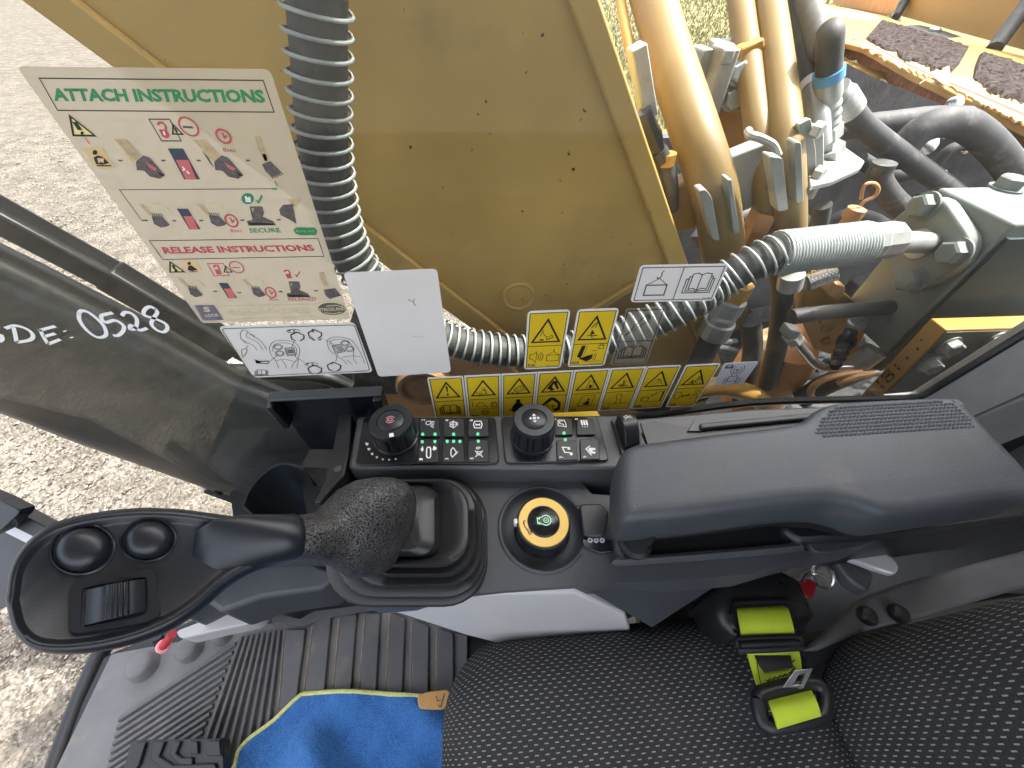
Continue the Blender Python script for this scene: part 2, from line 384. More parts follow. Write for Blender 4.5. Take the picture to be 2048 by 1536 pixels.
def leather():
    m, nt, N, Lk, B = _new('grip_leather'); co = N.new('ShaderNodeTexCoord').outputs['Object']
    w = N.new('ShaderNodeTexNoise'); w.inputs['Scale'].default_value = 160; Lk.new(co, w.inputs['Vector'])
    mx = N.new('ShaderNodeVectorMath'); mx.operation = 'MULTIPLY_ADD'; mx.inputs[1].default_value = (.006,)*3; Lk.new(w.outputs['Color'], mx.inputs[0]); Lk.new(co, mx.inputs[2])
    v = N.new('ShaderNodeTexVoronoi'); v.feature = 'DISTANCE_TO_EDGE'; v.inputs['Scale'].default_value = 390; Lk.new(mx.outputs[0], v.inputs['Vector'])
    crack = _ramp(N, Lk, v.outputs['Distance'], .0, .16, (1,1,1,1), (0,0,0,1))
    big = _ramp(N, Lk, _noise(N, Lk, co, 30, 3), .35, .65)
    c = _mix(N, Lk, _math(N, Lk, 'MULTIPLY', crack, _math(N, Lk, 'MULTIPLY_ADD', big, .55)), (.010,.0105,.012), (.085,.082,.080))
    Lk.new(c, B.inputs['Base Color']); B.inputs['Roughness'].default_value = .36
    _bump(N, Lk, B, v.outputs['Distance'], .6, .0012); return m
MT['leather'] = leather()

def fabric():
    m, nt, N, Lk, B = _new('seat_fabric'); uv = N.new('ShaderNodeTexCoord').outputs['UV']
    s = N.new('ShaderNodeSeparateXYZ'); Lk.new(uv, s.inputs[0])
    # wobble so that the rows are woven, not ruled
    wob = _noise(N, Lk, uv, 40, 2); wob = _math(N, Lk, 'MULTIPLY', _math(N, Lk, 'SUBTRACT', wob, .5), .0016)
    row = _math(N, Lk, 'DIVIDE', _math(N, Lk, 'ADD', s.outputs[1], wob), .0040); rf = _math(N, Lk, 'FRACT', row); ri = _math(N, Lk, 'FLOOR', row)
    colu = _math(N, Lk, 'ADD', _math(N, Lk, 'DIVIDE', s.outputs[0], .0108), _math(N, Lk, 'MULTIPLY', ri, .5))
    cf = _math(N, Lk, 'FRACT', colu)
    a = _math(N, Lk, 'LESS_THAN', _math(N, Lk, 'ABSOLUTE', _math(N, Lk, 'SUBTRACT', rf, .5)), .13)
    b = _math(N, Lk, 'LESS_THAN', _math(N, Lk, 'ABSOLUTE', _math(N, Lk, 'SUBTRACT', cf, .5)), .19)
    k = _math(N, Lk, 'MULTIPLY', a, b)
    thread = N.new('ShaderNodeTexWave'); thread.bands_direction = 'X'; thread.inputs['Scale'].default_value = 260; Lk.new(uv, thread.inputs['Vector'])
    base = _mix(N, Lk, _ramp(N, Lk, _noise(N, Lk, uv, 700, 2), .3, .7), (.022,.022,.023), (.052,.052,.053))
    dusty = _mix(N, Lk, _ramp(N, Lk, _noise(N, Lk, uv, 9, 4), .5, .8), base, (.055,.05,.045))
    dash = _mix(N, Lk, _noise(N, Lk, uv, 25, 3), (.18,.18,.17), (.42,.41,.39))
    Lk.new(_mix(N, Lk, k, dusty, dash), B.inputs['Base Color']); B.inputs['Roughness'].default_value = .92; B.inputs['Specular IOR Level'].default_value = .2
    h = _math(N, Lk, 'ADD', _math(N, Lk, 'MULTIPLY', k, .5), _math(N, Lk, 'MULTIPLY', thread.outputs['Fac'], .35))
    _bump(N, Lk, B, h, .5, .0012); return m
MT['fabric'] = fabric()

def towel_mat():
    m, nt, N, Lk, B = _new('microfibre'); co = N.new('ShaderNodeTexCoord').outputs['Object']
    c = _mix(N, Lk, _ramp(N, Lk, _noise(N, Lk, co, 22, 6, .75), .3, .72), (.025,.10,.34), (.065,.23,.60))
    c = _mix(N, Lk, _ramp(N, Lk, _noise(N, Lk, co, 420, 2), .35, .75), c, (.10,.30,.70))
    c = _mix(N, Lk, _ramp(N, Lk, _noise(N, Lk, co, 6.5, 4), .66, .78), c, (.05,.10,.22))
    Lk.new(c, B.inputs['Base Color']); B.inputs['Roughness'].default_value = .95; B.inputs['Specular IOR Level'].default_value = .15
    B.inputs['Sheen Weight'].default_value = .35; B.inputs['Sheen Tint'].default_value = (.4,.6,1,1)
    _bump(N, Lk, B, _math(N, Lk, 'ADD', _noise(N, Lk, co, 500, 3), _noise(N, Lk, co, 90, 3)), 1., .003); return m
MT['towel'] = towel_mat()

def ground_mat():
    m, nt, N, Lk, B = _new('gravel_ground'); co = N.new('ShaderNodeTexCoord').outputs['Object']
    v = N.new('ShaderNodeTexVoronoi'); v.inputs['Scale'].default_value = 48; Lk.new(co, v.inputs['Vector'])
    v2 = N.new('ShaderNodeTexVoronoi'); v2.inputs['Scale'].default_value = 17; Lk.new(co, v2.inputs['Vector'])
    st = N.new('ShaderNodeSeparateColor'); Lk.new(v.outputs['Color'], st.inputs[0])
    c = _mix(N, Lk, _ramp(N, Lk, _noise(N, Lk, co, .7, 6, .65), .35, .68), (.062,.053,.041), (.110,.098,.080))
    c = _mix(N, Lk, _ramp(N, Lk, _noise(N, Lk, co, 5, 5, .7), .42, .62), c, (.19,.17,.14))
    c = _mix(N, Lk, _ramp(N, Lk, _noise(N, Lk, co, 2.2, 4, .7), .55, .70), c, (.075,.062,.048))
    c = _mix(N, Lk, _math(N, Lk, 'MULTIPLY', st.outputs[0], .55), c, (.20,.178,.148))
    c = _mix(N, Lk, _ramp(N, Lk, _noise(N, Lk, co, 60, 3), .50, .72), c, (.045,.037,.028))
    Lk.new(c, B.inputs['Base Color']); B.inputs['Roughness'].default_value = .9; B.inputs['Specular IOR Level'].default_value = .25
    h = _math(N, Lk, 'ADD', _math(N, Lk, 'MULTIPLY', v.outputs['Distance'], -.6), _math(N, Lk, 'MULTIPLY', v2.outputs['Distance'], -.4))
    h = _math(N, Lk, 'ADD', h, _noise(N, Lk, co, 9, 6))
    _bump(N, Lk, B, h, 1., .035); return m
MT['ground'] = ground_mat()
def stone_mat():
    m, nt, N, Lk, B = _new('gravel_stone'); co = N.new('ShaderNodeTexCoord').outputs['Object']
    n = _noise(N, Lk, co, 45, 2); c = _mix(N, Lk, _ramp(N, Lk, n, .35, .66), (.045,.039,.031), (.22,.20,.17))
    Lk.new(c, B.inputs['Base Color']); B.inputs['Roughness'].default_value = .85; return m
MT['stone'] = stone_mat()
MT['grass_ground'] = mat('dry_grass_ground', (.17,.155,.06), .95, var=.4, vs=2.5, dirt=((.24,.20,.11), .6, 5), bump=1., bs=30, bd=.05)
MT['grass'] = mat('grass_blades', (.19,.18,.075), .8, var=.45, vs=3)

def glass_mat():
    m, nt, N, Lk, B = _new('window_glass'); out = N['Material Output']; N.remove(B); co = N.new('ShaderNodeTexCoord').outputs['Object']
    tr = N.new('ShaderNodeBsdfTransparent'); tr.inputs[0].default_value = (.965,.968,.958,1)
    gl = N.new('ShaderNodeBsdfGlossy'); gl.inputs['Roughness'].default_value = .008; gl.inputs[0].default_value = (.42,.44,.43,1)
    fr = N.new('ShaderNodeFresnel'); bf = N.new('ShaderNodeNewGeometry').outputs['Backfacing']
    Lk.new(_math(N, Lk, 'ADD', _math(N, Lk, 'MULTIPLY', bf, 1/1.52-1.52), 1.52), fr.inputs['IOR'])       # same reflectance on both faces of the thin pane
    a = N.new('ShaderNodeMixShader'); Lk.new(fr.outputs[0], a.inputs[0]); Lk.new(tr.outputs[0], a.inputs[1]); Lk.new(gl.outputs[0], a.inputs[2])
    # dust film and wiped streaks on the pane
    df = N.new('ShaderNodeBsdfDiffuse'); df.inputs[0].default_value = (.62,.60,.53,1); tl = N.new('ShaderNodeBsdfTranslucent'); tl.inputs[0].default_value = (.62,.60,.53,1)
    dd = N.new('ShaderNodeMixShader'); dd.inputs[0].default_value = .5; Lk.new(df.outputs[0], dd.inputs[1]); Lk.new(tl.outputs[0], dd.inputs[2])
    mp = N.new('ShaderNodeMapping'); mp.inputs['Scale'].default_value = (3, 1, 12); mp.inputs['Rotation'].default_value = (0, .6, 0); Lk.new(co, mp.inputs[0])
    k = _math(N, Lk, 'MULTIPLY', _ramp(N, Lk, _noise(N, Lk, mp.outputs[0], 3.5, 3, .65), .45, .9), .05)
    sp = N.new('ShaderNodeTexVoronoi'); sp.inputs['Scale'].default_value = 75; Lk.new(co, sp.inputs['Vector'])
    rr = _math(N, Lk, 'MULTIPLY', _math(N, Lk, 'SUBTRACT', _noise(N, Lk, co, 26, 2), .58), .5)
    k2 = _math(N, Lk, 'MULTIPLY', _math(N, Lk, 'LESS_THAN', sp.outputs['Distance'], rr), .12)
    kk = _math(N, Lk, 'ADD', _math(N, Lk, 'ADD', k, k2), .022)
    b = N.new('ShaderNodeMixShader'); Lk.new(kk, b.inputs[0]); Lk.new(a.outputs[0], b.inputs[1]); Lk.new(dd.outputs[0], b.inputs[2])
    Lk.new(b.outputs[0], out.inputs[0]); return m
MT['glass'] = glass_mat()
def clean_glass():
    m, nt, N, Lk, B = _new('window_glass_outer'); out = N['Material Output']; N.remove(B)
    tr = N.new('ShaderNodeBsdfTransparent'); tr.inputs[0].default_value = (.965,.968,.958,1)
    gl = N.new('ShaderNodeBsdfGlossy'); gl.inputs['Roughness'].default_value = .008; gl.inputs[0].default_value = (.42,.44,.43,1)
    fr = N.new('ShaderNodeFresnel'); bf = N.new('ShaderNodeNewGeometry').outputs['Backfacing']
    Lk.new(_math(N, Lk, 'ADD', _math(N, Lk, 'MULTIPLY', bf, 1/1.52-1.52), 1.52), fr.inputs['IOR'])
    a = N.new('ShaderNodeMixShader'); Lk.new(fr.outputs[0], a.inputs[0]); Lk.new(tr.outputs[0], a.inputs[1]); Lk.new(gl.outputs[0], a.inputs[2])
    Lk.new(a.outputs[0], out.inputs[0]); return m
MT['glass_outer'] = clean_glass()
def film_mat(name, col, opacity, rough=.4):
    """thin film that lets some of what is behind it show through"""
    m, nt, N, Lk, B = _new(name); out = N['Material Output']; co = N.new('ShaderNodeTexCoord').outputs['Object']
    B.inputs['Roughness'].default_value = rough
    Lk.new(_mix(N, Lk, _ramp(N, Lk, _noise(N, Lk, co, 12, 4), .3, .7), tuple(c*.95 for c in col), tuple(min(1, c*1.05) for c in col)), B.inputs['Base Color'])
    tr = N.new('ShaderNodeBsdfTransparent'); tl = N.new('ShaderNodeBsdfTranslucent'); tl.inputs[0].default_value = col+(1,)
    a = N.new('ShaderNodeMixShader'); a.inputs[0].default_value = .35; Lk.new(B.outputs[0], a.inputs[1]); Lk.new(tl.outputs[0], a.inputs[2])
    if opacity > .98: Lk.new(a.outputs[0], out.inputs[0]); return m
    b = N.new('ShaderNodeMixShader'); b.inputs[0].default_value = opacity; Lk.new(tr.outputs[0], b.inputs[1]); Lk.new(a.outputs[0], b.inputs[2])
    Lk.new(b.outputs[0], out.inputs[0]); return m
MT['sheet'] = film_mat('laminated_sheet', (.76,.69,.54), .62)
MT['clear_film'] = film_mat('clear_film', (.35,.34,.30), .22)
MT['white'] = film_mat('white_label', (.90,.89,.87), .985)
MT['yellow'] = film_mat('label_yellow', (.92,.68,.035), .99)
MT['headliner'] = mat('headliner', (.52,.52,.50), .9, var=.06)
MT['lever'] = mat('lever_silver', (.62,.63,.64), .3, metal=.2, var=.05)
# ================================================================ THE SETTING
GZ = -1.15                                   # ground under the machine
def make_ground():
    xs = np.concatenate([-np.geomspace(260, 7, 16), np.arange(-6.5, 1.01, .045), np.geomspace(1.6, 260, 18)])
    ys = np.concatenate([-np.geomspace(260, 2, 14), np.arange(-1.2, 5.5, .045), np.geomspace(6, 260, 18)])
    X, Y = np.meshgrid(xs, ys); Z = np.full_like(X, GZ)
    near = ((X > -6.4) & (X < .9) & (Y > -1.1) & (Y < 5.4)).astype(float)
    a = PZ(300, 865, GZ); b = PZ(130, 985, GZ); d = nrm((b-a)*V(1,1,0)); q = V(-d[1], d[0], 0)
    s = (X-a[0])*q[0] + (Y-a[1])*q[1]; al = (X-a[0])*d[0]+(Y-a[1])*d[1]
    mid = PZ(190, 930, GZ); dm = np.hypot((X-mid[0]), (Y-mid[1]))
    Z += near*.017*np.sin(s*2*math.pi/.115+.5*np.sin(al*4))*np.exp(-(dm/1.15)**4)
    Z += near*.010*(np.sin(X*5.1+Y*3.3)+np.sin(X*2.3-Y*4.7))*.6 + near*RNG.normal(0, .004, X.shape)
    nx, ny = len(xs), len(ys); mb = MB(); mb.v = [tuple(p) for p in np.stack([X, Y, Z], -1).reshape(-1, 3)]
    mb.f = [(j*nx+i, j*nx+i+1, (j+1)*nx+i+1, (j+1)*nx+i) for j in range(ny-1) for i in range(nx-1)]
    o = mb.build('ground', MT['ground'], smooth=0); o.data.shade_smooth(); tag(o, 'pale gravel yard under and around the machine', None, kind='structure')
make_ground()
def make_gravel():
    base = np.array([(1,0,0),(-.9,.1,0),(.1,1,.05),(-.1,-.95,0),(.05,0,.75),(0,.05,-.6)]); fc = [(0,2,4),(2,1,4),(1,3,4),(3,0,4),(2,0,5),(1,2,5),(3,1,5),(0,3,5)]
    V_, F_ = [], []; n = 0
    for i in range(44000):
        if i < 32000:
            px, py = random.uniform(-140, 620), random.uniform(60, 1560); p = PZ(px, py, GZ)
            if np.hypot(p[0], p[1]) > 11: continue
        else: p = V(random.uniform(-5, -1.2), random.uniform(-1, 3.2), GZ)
        d = np.linalg.norm(p-CAM); s = random.choice((.35,.5,.5,.7,.7,1,1.4))*.0060*(.6+d*.28)
        R = Matrix.Rotation(random.uniform(0, 6.28), 3, 'Z') @ Matrix.Rotation(random.uniform(-.5, .5), 3, 'X')
        vs = (base*np.array([random.uniform(.8,1.5), random.uniform(.7,1.2), random.uniform(.5,.9)])*s) @ np.array(R).T + p + V(0,0,s*.15)
        V_.append(vs); F_.extend([(a+n, b+n, c+n) for a, b, c in fc]); n += 6
    mb = MB(); mb.v = [tuple(p) for p in np.concatenate(V_)]; mb.f = F_
    o = mb.build('gravel', MT['stone'], smooth=0); tag(o, 'loose pale stones scattered over the gravel yard', 'gravel', kind='stuff')
make_gravel()
def make_grass():
    mb = MB(); pts = [(3.5, 7.5), (60, 7.5), (90, 110), (-6, 110)]
    mb.prism([V(x, y, GZ+.06) for x, y in pts], V(0, 0, -.05))
    o = mb.build('grass_field', MT['grass_ground'], smooth=0); tag(o, 'dry yellow green grass beyond the machine', None, kind='structure')
    vs, fs = [], []
    for i in range(26000):
        px, py = random.uniform(1190, 1800), random.uniform(-40, 260); p = PZ(px, py, GZ+.05)
        if p[1] < 7.6 or p[1] > 70: continue
        d = np.hypot(p[0], p[1]); h = random.uniform(.06, .17)*(.7+d*.02); w = .006+.0011*d; a = random.uniform(0, 6.28); l = random.uniform(-.09, .09)
        n = len(vs); vs += [p+V(math.cos(a)*w, math.sin(a)*w, 0), p-V(math.cos(a)*w, math.sin(a)*w, 0), p+V(l, random.uniform(-.09, .09), h)]; fs.append((n, n+1, n+2))
    mb = MB(); mb.add(vs, fs); o = mb.build('grass', MT['grass'], smooth=0); tag(o, 'dry grass blades in the field behind the pipes', 'grass', kind='stuff')
make_grass()

# ================================================================ THE CAB
YW = .335                                   # inner face of the right-hand window
cab = thing('excavator_cab', 'excavator cab with black front pillar, grey trim and large right window', 'cab', (-.1, -.1, 0))
# floor pan
mb = MB(); fl = [PZ(205,1312,-.012), PZ(84,1560,-.012), V(PZ(84,1560,0)[0]-.05, -.75, -.012), V(.9,-.75,-.012), V(.9,.37,-.012), V(-.35,.37,-.012)]
mb.prism(fl, V(0,0,-.06)); mb.build('floor_pan', MT['black'], cab, bevel=.006)
# black edge profile along the front of the floor
mb = MB(); mb.tube(catmull([PZ(232,1262,-.02), PZ(205,1300,-.02), PZ(160,1400,-.02), PZ(108,1545,-.02), PZ(60,1700,-.02)], 6), .016, 10); mb.build('floor_edge', MT['black'], cab)
# unseen roof widened for shade, rear wall raised against the sun, left rear post
MB().box((.18,-.11,1.66), (1.62,1.20,.07)).build('roof', MT['headliner'], cab, bevel=.02)
MB().box((.93,-.17,.72), (.05,1.04,1.80)).build('rear_panel', MT['grey_trim'], cab, bevel=.01)
MB().box((.93,-.66,.80), (.07,.07,1.70)).build('rear_post', MT['grey_trim'], cab, bevel=.01)
MB().box((.10,-.70,.33), (1.6,.05,.62)).build('added_side_panel', MT['console'], cab, bevel=.02)  # unseen panel, added to darken what the pane reflects
# A-pillar: sweeps up and forwards outside the pane
YA = .40
def pil(px, py): return PY(px, py, YA)
c0 = [(600,905),(560,880),(470,850),(330,775),(180,720),(60,675),(-80,622),(-260,555)]
top = [(665,800),(600,805),(470,755),(330,675),(180,600),(60,540),(-80,474),(-260,390)]
bot = [(560,995),(520,985),(450,970),(330,925),(180,870),(60,820),(-80,765),(-260,690)]
secs = []
for (a, b) in zip(top, bot):
    p, q = pil(*a), pil(*b); c = (p+q)/2; w = (p-q)/2; n = V(0,1,0)*.035
    secs.append([c + w*math.copysign(abs(math.cos(t))**.55, math.cos(t)) + n*math.copysign(abs(math.sin(t))**.55, math.sin(t)) for t in [2*math.pi*k/20 for k in range(20)]])
MB().loft(secs).build('front_pillar', MT['pillar'], cab, smooth=60)
# rest of the pillar up to the roof (out of view) and the plate at its foot
q0, q1 = pil(-260,390), pil(-260,690); c = (q0+q1)/2
MB().tube([c, c+V(-.05,0,.25), V(-.72,.39,1.2), V(-.70,.34,1.63)], .045, 14).build('front_pillar_top', MT['pillar'], cab)
mb = MB(); mb.prism(round_poly([PY(405,985,.375), PY(432,965,.375), PY(500,985,.375), PY(545,1035,.375), PY(480,1012,.375)], .004), V(0,.012,0)); hexbolt(mb, PY(437,985,.374), -EY, .006); hexbolt(mb, PY(472,1000,.374), -EY, .006)
mb.build('pillar_foot_plate', MT['pillar'], cab)
# side window: one sheet of glass from the front pillar back to the rear pillar, running lower at the front
gz = [(-60,-160),(-90,560),(180,840),(420,965),(520,1000),(690,1010),(720,850),(1280,838),(1500,812),(1838,802),(2046,676),(2300,520),(2300,-160)]
pane = [PY(x, y, YW) for x, y in gz]; pane[0] = V(-.74,YW,1.5); pane[1] = V(-.80,YW,.85); pane[-1] = V(.92,YW,1.5); pane[-2] = V(.92,YW,PY(2300,520,YW)[2])
win = MB().prism(pane, V(0,.005,0)).build('side_window', MT['glass'], cab, smooth=0); win.data.materials.append(MT['glass_outer'])
for pl_ in win.data.polygons:
    if abs(pl_.normal.y) > .9 and pl_.center.y + ORG[cab.name][1] > YW+.0025: pl_.material_index = 1
# black seal along the bottom and rear edge of the pane
mb = MB(); sp = [PY(x, y, YW-.004) for x, y in ((690,846),(1000,842),(1270,834),(1500,806),(1700,799),(1815,796),(1850,788),(1900,758),(2048,668),(2300,515))]
mb.tube(catmull(sp, 4), .0055, 8); mb.build('window_seal', MT['black'], cab)
# rear pillar trim: two light grey panels with a dark gap
def strip(name, up, lo, yu, yl, m, th=.02):
    mb = MB(); a = [PY(x, y, yu) for x, y in up]; b = [PY(x, y, yl) for x, y in lo]; off = V(.0,th,-.006)
    mb.loft([[p for p in a+b[::-1]], [p+off for p in a+b[::-1]]]); return mb.build(name, m, cab, bevel=.003)
strip('rear_pillar_trim', [(1790,801),(1850,796),(1900,765),(2048,674),(2300,520)], [(1790,850),(1860,872),(1950,833),(2048,790),(2300,680)], YW-.006, .285, MT['grey_trim'])
strip('rear_pillar_lower_trim', [(1860,880),(1953,838),(2048,796),(2300,686)], [(1880,940),(1990,895),(2048,872),(2300,780)], .283, .272, MT['grey_trim'])
mb = MB(); mb.prism([PY(x, y, .285) for x, y in ((1850,900),(1950,838),(2300,680),(2320,1000),(1990,1010))], V(0,.02,0)); mb.build('rear_side_panel', MT['black'], cab)
# window ledge with slot and latch, running back from the keypads
ZL = .605
mb = MB(); mb.prism([PZ(x, y, ZL) for x, y in ((1262,838),(1500,818),(1830,806),(1830,850),(1262,870))], V(0,0,-.03)); mb.build('window_ledge', MT['console_light'], cab, bevel=.003)
mb = MB(); mb.prism([PZ(x, y, ZL+.0015) for x, y in ((1281,846),(1312,842),(1380,856),(1460,843),(1640,829),(1640,858),(1330,900),(1298,895))], V(0,0,-.004)); mb.build('ledge_slot', MT['black'], cab)
mb = MB(); mb.prism(round_poly([PZ(x, y, ZL+.004) for x, y in ((1375,862),(1390,838),(1412,844),(1404,862))], .002), V(0,0,-.006)); mb.build('slot_latch', MT['console_light'], cab, bevel=.001)
mb = MB(); mb.prism([PZ(x, y, ZL+.008) for x, y in ((1400,846),(1630,824),(1640,834),(1402,857))], V(0,0,-.007)); mb.build('slot_flap', MT['console'], cab, bevel=.002)

# handrail outside, in front of the pillar
rail = thing('handrail', 'dark grey square handrail slanting down across the gravel left of the instruction sheet', 'handrail', PY(440,690,.52))
p0, p1, p2 = PY(-80,388,.52), PY(215,547,.52), PY(475,702,.52)
for a, b, nm in ((p0, p1+nrm(p1-p0)*.02, 'upper_rail'), (p1, p2, 'lower_rail')):
    d = nrm(b-a); mb = MB(); mb.box((a+b)/2, (np.linalg.norm(b-a), .032, .036 if nm[0] == 'u' else .043), d, EY, np.cross(d, EY)); mb.build(nm, MT['rail'], rail, bevel=.004)
mb = MB(); mb.tube(catmull([PY(395,745,.50), PY(420,742,.50), PY(520,745,.50), PY(640,752,.50), PY(700,775,.50)], 4), .014, 10); mb.build('step_rail', MT['rail'], rail)
mb = MB(); mb.tube(catmull([p2, PY(560,740,.51), PY(640,752,.50)], 4), .014, 8); mb.build('rail_foot', MT['rail'], rail)

# bracket and lower front frame seen at the left edge
fb = thing('front_frame', 'black front window bracket with bar and pale strip at the left edge', 'window frame', PD(-40,1100,.62))
def sl(pts, t, th, m, nm, r=.004):
    c = PD(*pts[0], t); mb = MB(); mb.prism(round_poly([PP(x, y, c, FWD) for x, y in pts], r), FWD*th); return mb.build(nm, m, fb, bevel=.002)
sl([(-120,950),(0,1000),(38,1020),(36,1030),(2,1062),(-120,1120)], .55, .02, MT['gloss_black'], 'bracket', .006)
sl([(10,1022),(36,1024),(140,1080),(120,1100),(14,1048)], .58, .02, MT['black'], 'bar', .002)
sl([(8,1040),(24,1042),(140,1092),(120,1120),(0,1060)], .61, .01, MT['paper'], 'pale_strip', .001)
sl([(-120,1040),(6,1058),(130,1100),(140,1170),(-120,1260)], .63, .02, MT['console'], 'lower_panel', .003)
# ================================================================ OUTSIDE THE WINDOW
# ---- boom
YB = .58
boom = thing('excavator_boom', 'large yellow excavator boom with dusty speckled paint filling the window', 'boom', PY(1200,830,YB))
def by(px, py, y=YB): return PY(px, py, y)
L0, L1 = by(60,0), by(1010,700); R0, R1 = by(1192,0), by(1445,745)
up = 1.35
LT = L0 + (L0-L1)*up; RT = R0 + (R0-R1)*(up*1.15)
out = [LT, L1, by(1120,790), by(1300,830), by(1420,800), R1, RT]
mb = MB(); mb.prism(out, V(0,.36,0)); mb.build('side_plate', MT['boom'], boom, bevel=.004)
# flange strips that stand proud along both edges
def proud(a, b, w, th, nm, m=MT['boom'], base=YB):
    d = nrm(b-a); s = nrm(np.cross(d, EY)); mb = MB(); P = [a, b, b+s*w, a+s*w]
    mb.prism([p-V(0,th,0) for p in P], V(0,th-.0005,0)); return mb.build(nm, m, boom, bevel=.002)
d = nrm(L1-LT); s = np.cross(d, EY); s = s if s[0] > 0 else -s
mb = MB(); mb.prism([LT-V(0,.012,0), L1-V(0,.012,0), L1+s*.036-V(0,.012,0), LT+s*.036-V(0,.012,0)], V(0,.0115,0)); mb.build('lower_flange', MT['boom'], boom, bevel=.003)
d = nrm(R1-RT); s2 = np.cross(d, EY); s2 = s2 if s2[0] < 0 else -s2
mb = MB(); mb.prism([RT-V(0,.022,0), R1-V(0,.022,0), R1+s2*.028-V(0,.022,0), RT+s2*.028-V(0,.022,0)], V(0,.0215,0)); mb.build('upper_flange', MT['boom'], boom, bevel=.003)
a, b = by(1180,628), by(1330,535); d = nrm(b-a); s3 = np.cross(d, EY)
mb = MB(); mb.prism([a-V(0,.012,0), b-V(0,.012,0), b+s3*.016-V(0,.012,0), a+s3*.016-V(0,.012,0)], V(0,.0115,0)); mb.build('foot_strip', MT['boom'], boom, bevel=.003)
# raised pivot boss
c = by(1037,592); mb = MB(); mb.lathe(c+V(0,.001,0), -EY, [(.030,0),(.030,.004),(.026,.006),(.022,.004),(.020,.0045)], 36); mb.build('pivot_boss', MT['boom'], boom)
# dark underside rail that shows past the lower edge
mb = MB(); mb.prism([LT-s*.002+V(0,.10,0), L1-s*.002+V(0,.10,0), L1-s*.05+V(0,.10,0), LT-s*.05+V(0,.10,0)], V(0,.16,0)); mb.build('underside_rail', MT['hose_dusty'], boom)
# foot below the pane's bottom line, carrying the pin, down to the swing frame
mb = MB(); mb.prism([by(1010,690), by(1120,800), by(1420,790), by(1440,740), V(.62,YB,-.2), V(.1,YB,-.35)], V(0,.34,0)); mb.build('boom_foot', MT['yellow_paint'], boom)

# ---- swing frame deck and foot bosses
deck = thing('machine_deck', 'dark machine deck under the boom foot and hydraulic hoses', 'machine frame', V(.4,.8,-.5))
MB().box((.55,.95,-.42), (2.3,1.15,.06)).build('deck_plate', MT['dark'], deck, bevel=.01)
mb = MB(); c = PY(845,775,.52); mb.lathe(c, -EY, [(.052,-.08),(.052,.0),(.047,.006),(.040,.006),(.037,-.004),(.030,-.004),(.027,.004),(.0,.004)], 36); mb.build('pin_boss', MT['pin_brown'], deck)
mb = MB(); mb.prism(round_poly([PY(x, y, .55) for x, y in ((740,660),(800,690),(890,700),(1010,712),(1040,760),(1010,850),(800,850),(760,790))], .01), V(0,.05,0)); mb.build('boss_plate', MT['tan'], deck, bevel=.004)
mb = MB(); mb.prism([PY(x, y, .54) for x, y in ((700,640),(770,690),(845,720),(850,755),(820,790),(740,790),(705,770))], V(0,.05,0)); mb.build('side_bracket', MT['hose_dusty'], deck, bevel=.004)
mb = MB(); mb.prism([PY(x, y, .57) for x, y in ((900,705),(960,690),(1000,700),(1010,745),(930,760),(900,745))], V(0,.03,0)); mb.build('wear_plate', MT['orange'], deck, bevel=.003)
# curved yellow rim behind the black and yellow labels at the right
path = catmull([PY(x, y, .50) for x, y in ((1330,900),(1370,800),(1420,775),(1470,778),(1520,800),(1545,840))], 6); mb = MB(); mb.tube(path, .020, 12); mb.build('deck_rim', MT['yellow_paint'], deck)

# ---- hydraulic hose in a coil spring guard: from the top, down, under the stickers and up into the valve block
YH = .475
hp = [(628,-130),(633,-40),(636,60),(640,150),(643,240),(652,330),(668,420),(692,492),(728,552),(780,608),(845,655),(925,688),(1015,703),(1105,702),(1200,684),(1290,650),(1370,610),(1440,566),(1500,530),(1560,503)]
hpath = catmull([PY(x, y, YH+ (.02 if i > 16 else 0)) for i, (x, y) in enumerate(hp)], 8)
hose = thing('spring_guarded_hose', 'thick black hydraulic hose wrapped in a pale steel coil spring', 'hose', hpath[len(hpath)//2])
MB().tube(hpath, .0245, 18).build('hose', MT['hose'], hose, smooth=60)
n1 = int(len(hpath)*.93)
helix(hpath, .0286, .0019, .0150, 18, 6).build('coil_spring', MT['spring'], hose, smooth=60)
e0, e1, e2, e3 = [PY(x, y, YH+.02+k) for (x, y), k in (((1552,506),0),((1730,486),.006),((1795,478),.010),((1868,488),.015))]; e3 = PX(1868, 487, PY(2024, 455, .475)[0]-.012)
helix([e0, (e0+e1)/2, e1], .0300, .0022, .0046, 18, 6).build('tight_coil', MT['spring'], hose, smooth=60)
MB().cyl(e0, e1, .0285, seg=24).build('hose_end', MT['spring'], hose)
mb = MB(); d = nrm(e2-e1); mb.lathe(e1, d, [(.029,-.002),(.029,.012),(.027,.016),(.027,.045),(.024,.05)], 10); mb.build('crimp_sleeve', MT['zinc'], hose, smooth=20)
MB().cyl(e1+d*.03, e3, .0165, seg=20).build('end_tube', MT['zinc'], hose)

# ---- load-holding valve block
YBK = .475
B0 = PY(2024, 455, YBK); A0 = PX(1883, 368, B0[0])        # near and far top corners of its front face
blk = thing('valve_block', 'grey cast hydraulic valve block with bolted flange behind the rear pillar', 'valve', V(B0[0], (A0[1]+B0[1])/2, .3))
zt = (A0[2]+B0[2])/2; Yf = A0[1]
h = zt-PY(1796, 706, YBK)[2]
xb = B0[0]
mb = MB(); mb.box((xb+.10, (YBK+Yf)/2, zt-h/2), (.20, Yf-YBK, h)); mb.build('block', MT['block'], blk, bevel=.004)
MB().box((xb+.103, YBK-.004, zt-h/2-.01), (.196, .006, h-.02)).build('shaded_mesh_side', mat('shaded_mesh_side', (.018,.036,.038), .6, var=.3, vs=60, specks=((.06,.075,.07), 160, .30)), blk)  # dark plate: cab-side shade and dotted mesh put into its colour
c = PX(1868, 487, xb)
mb = MB()
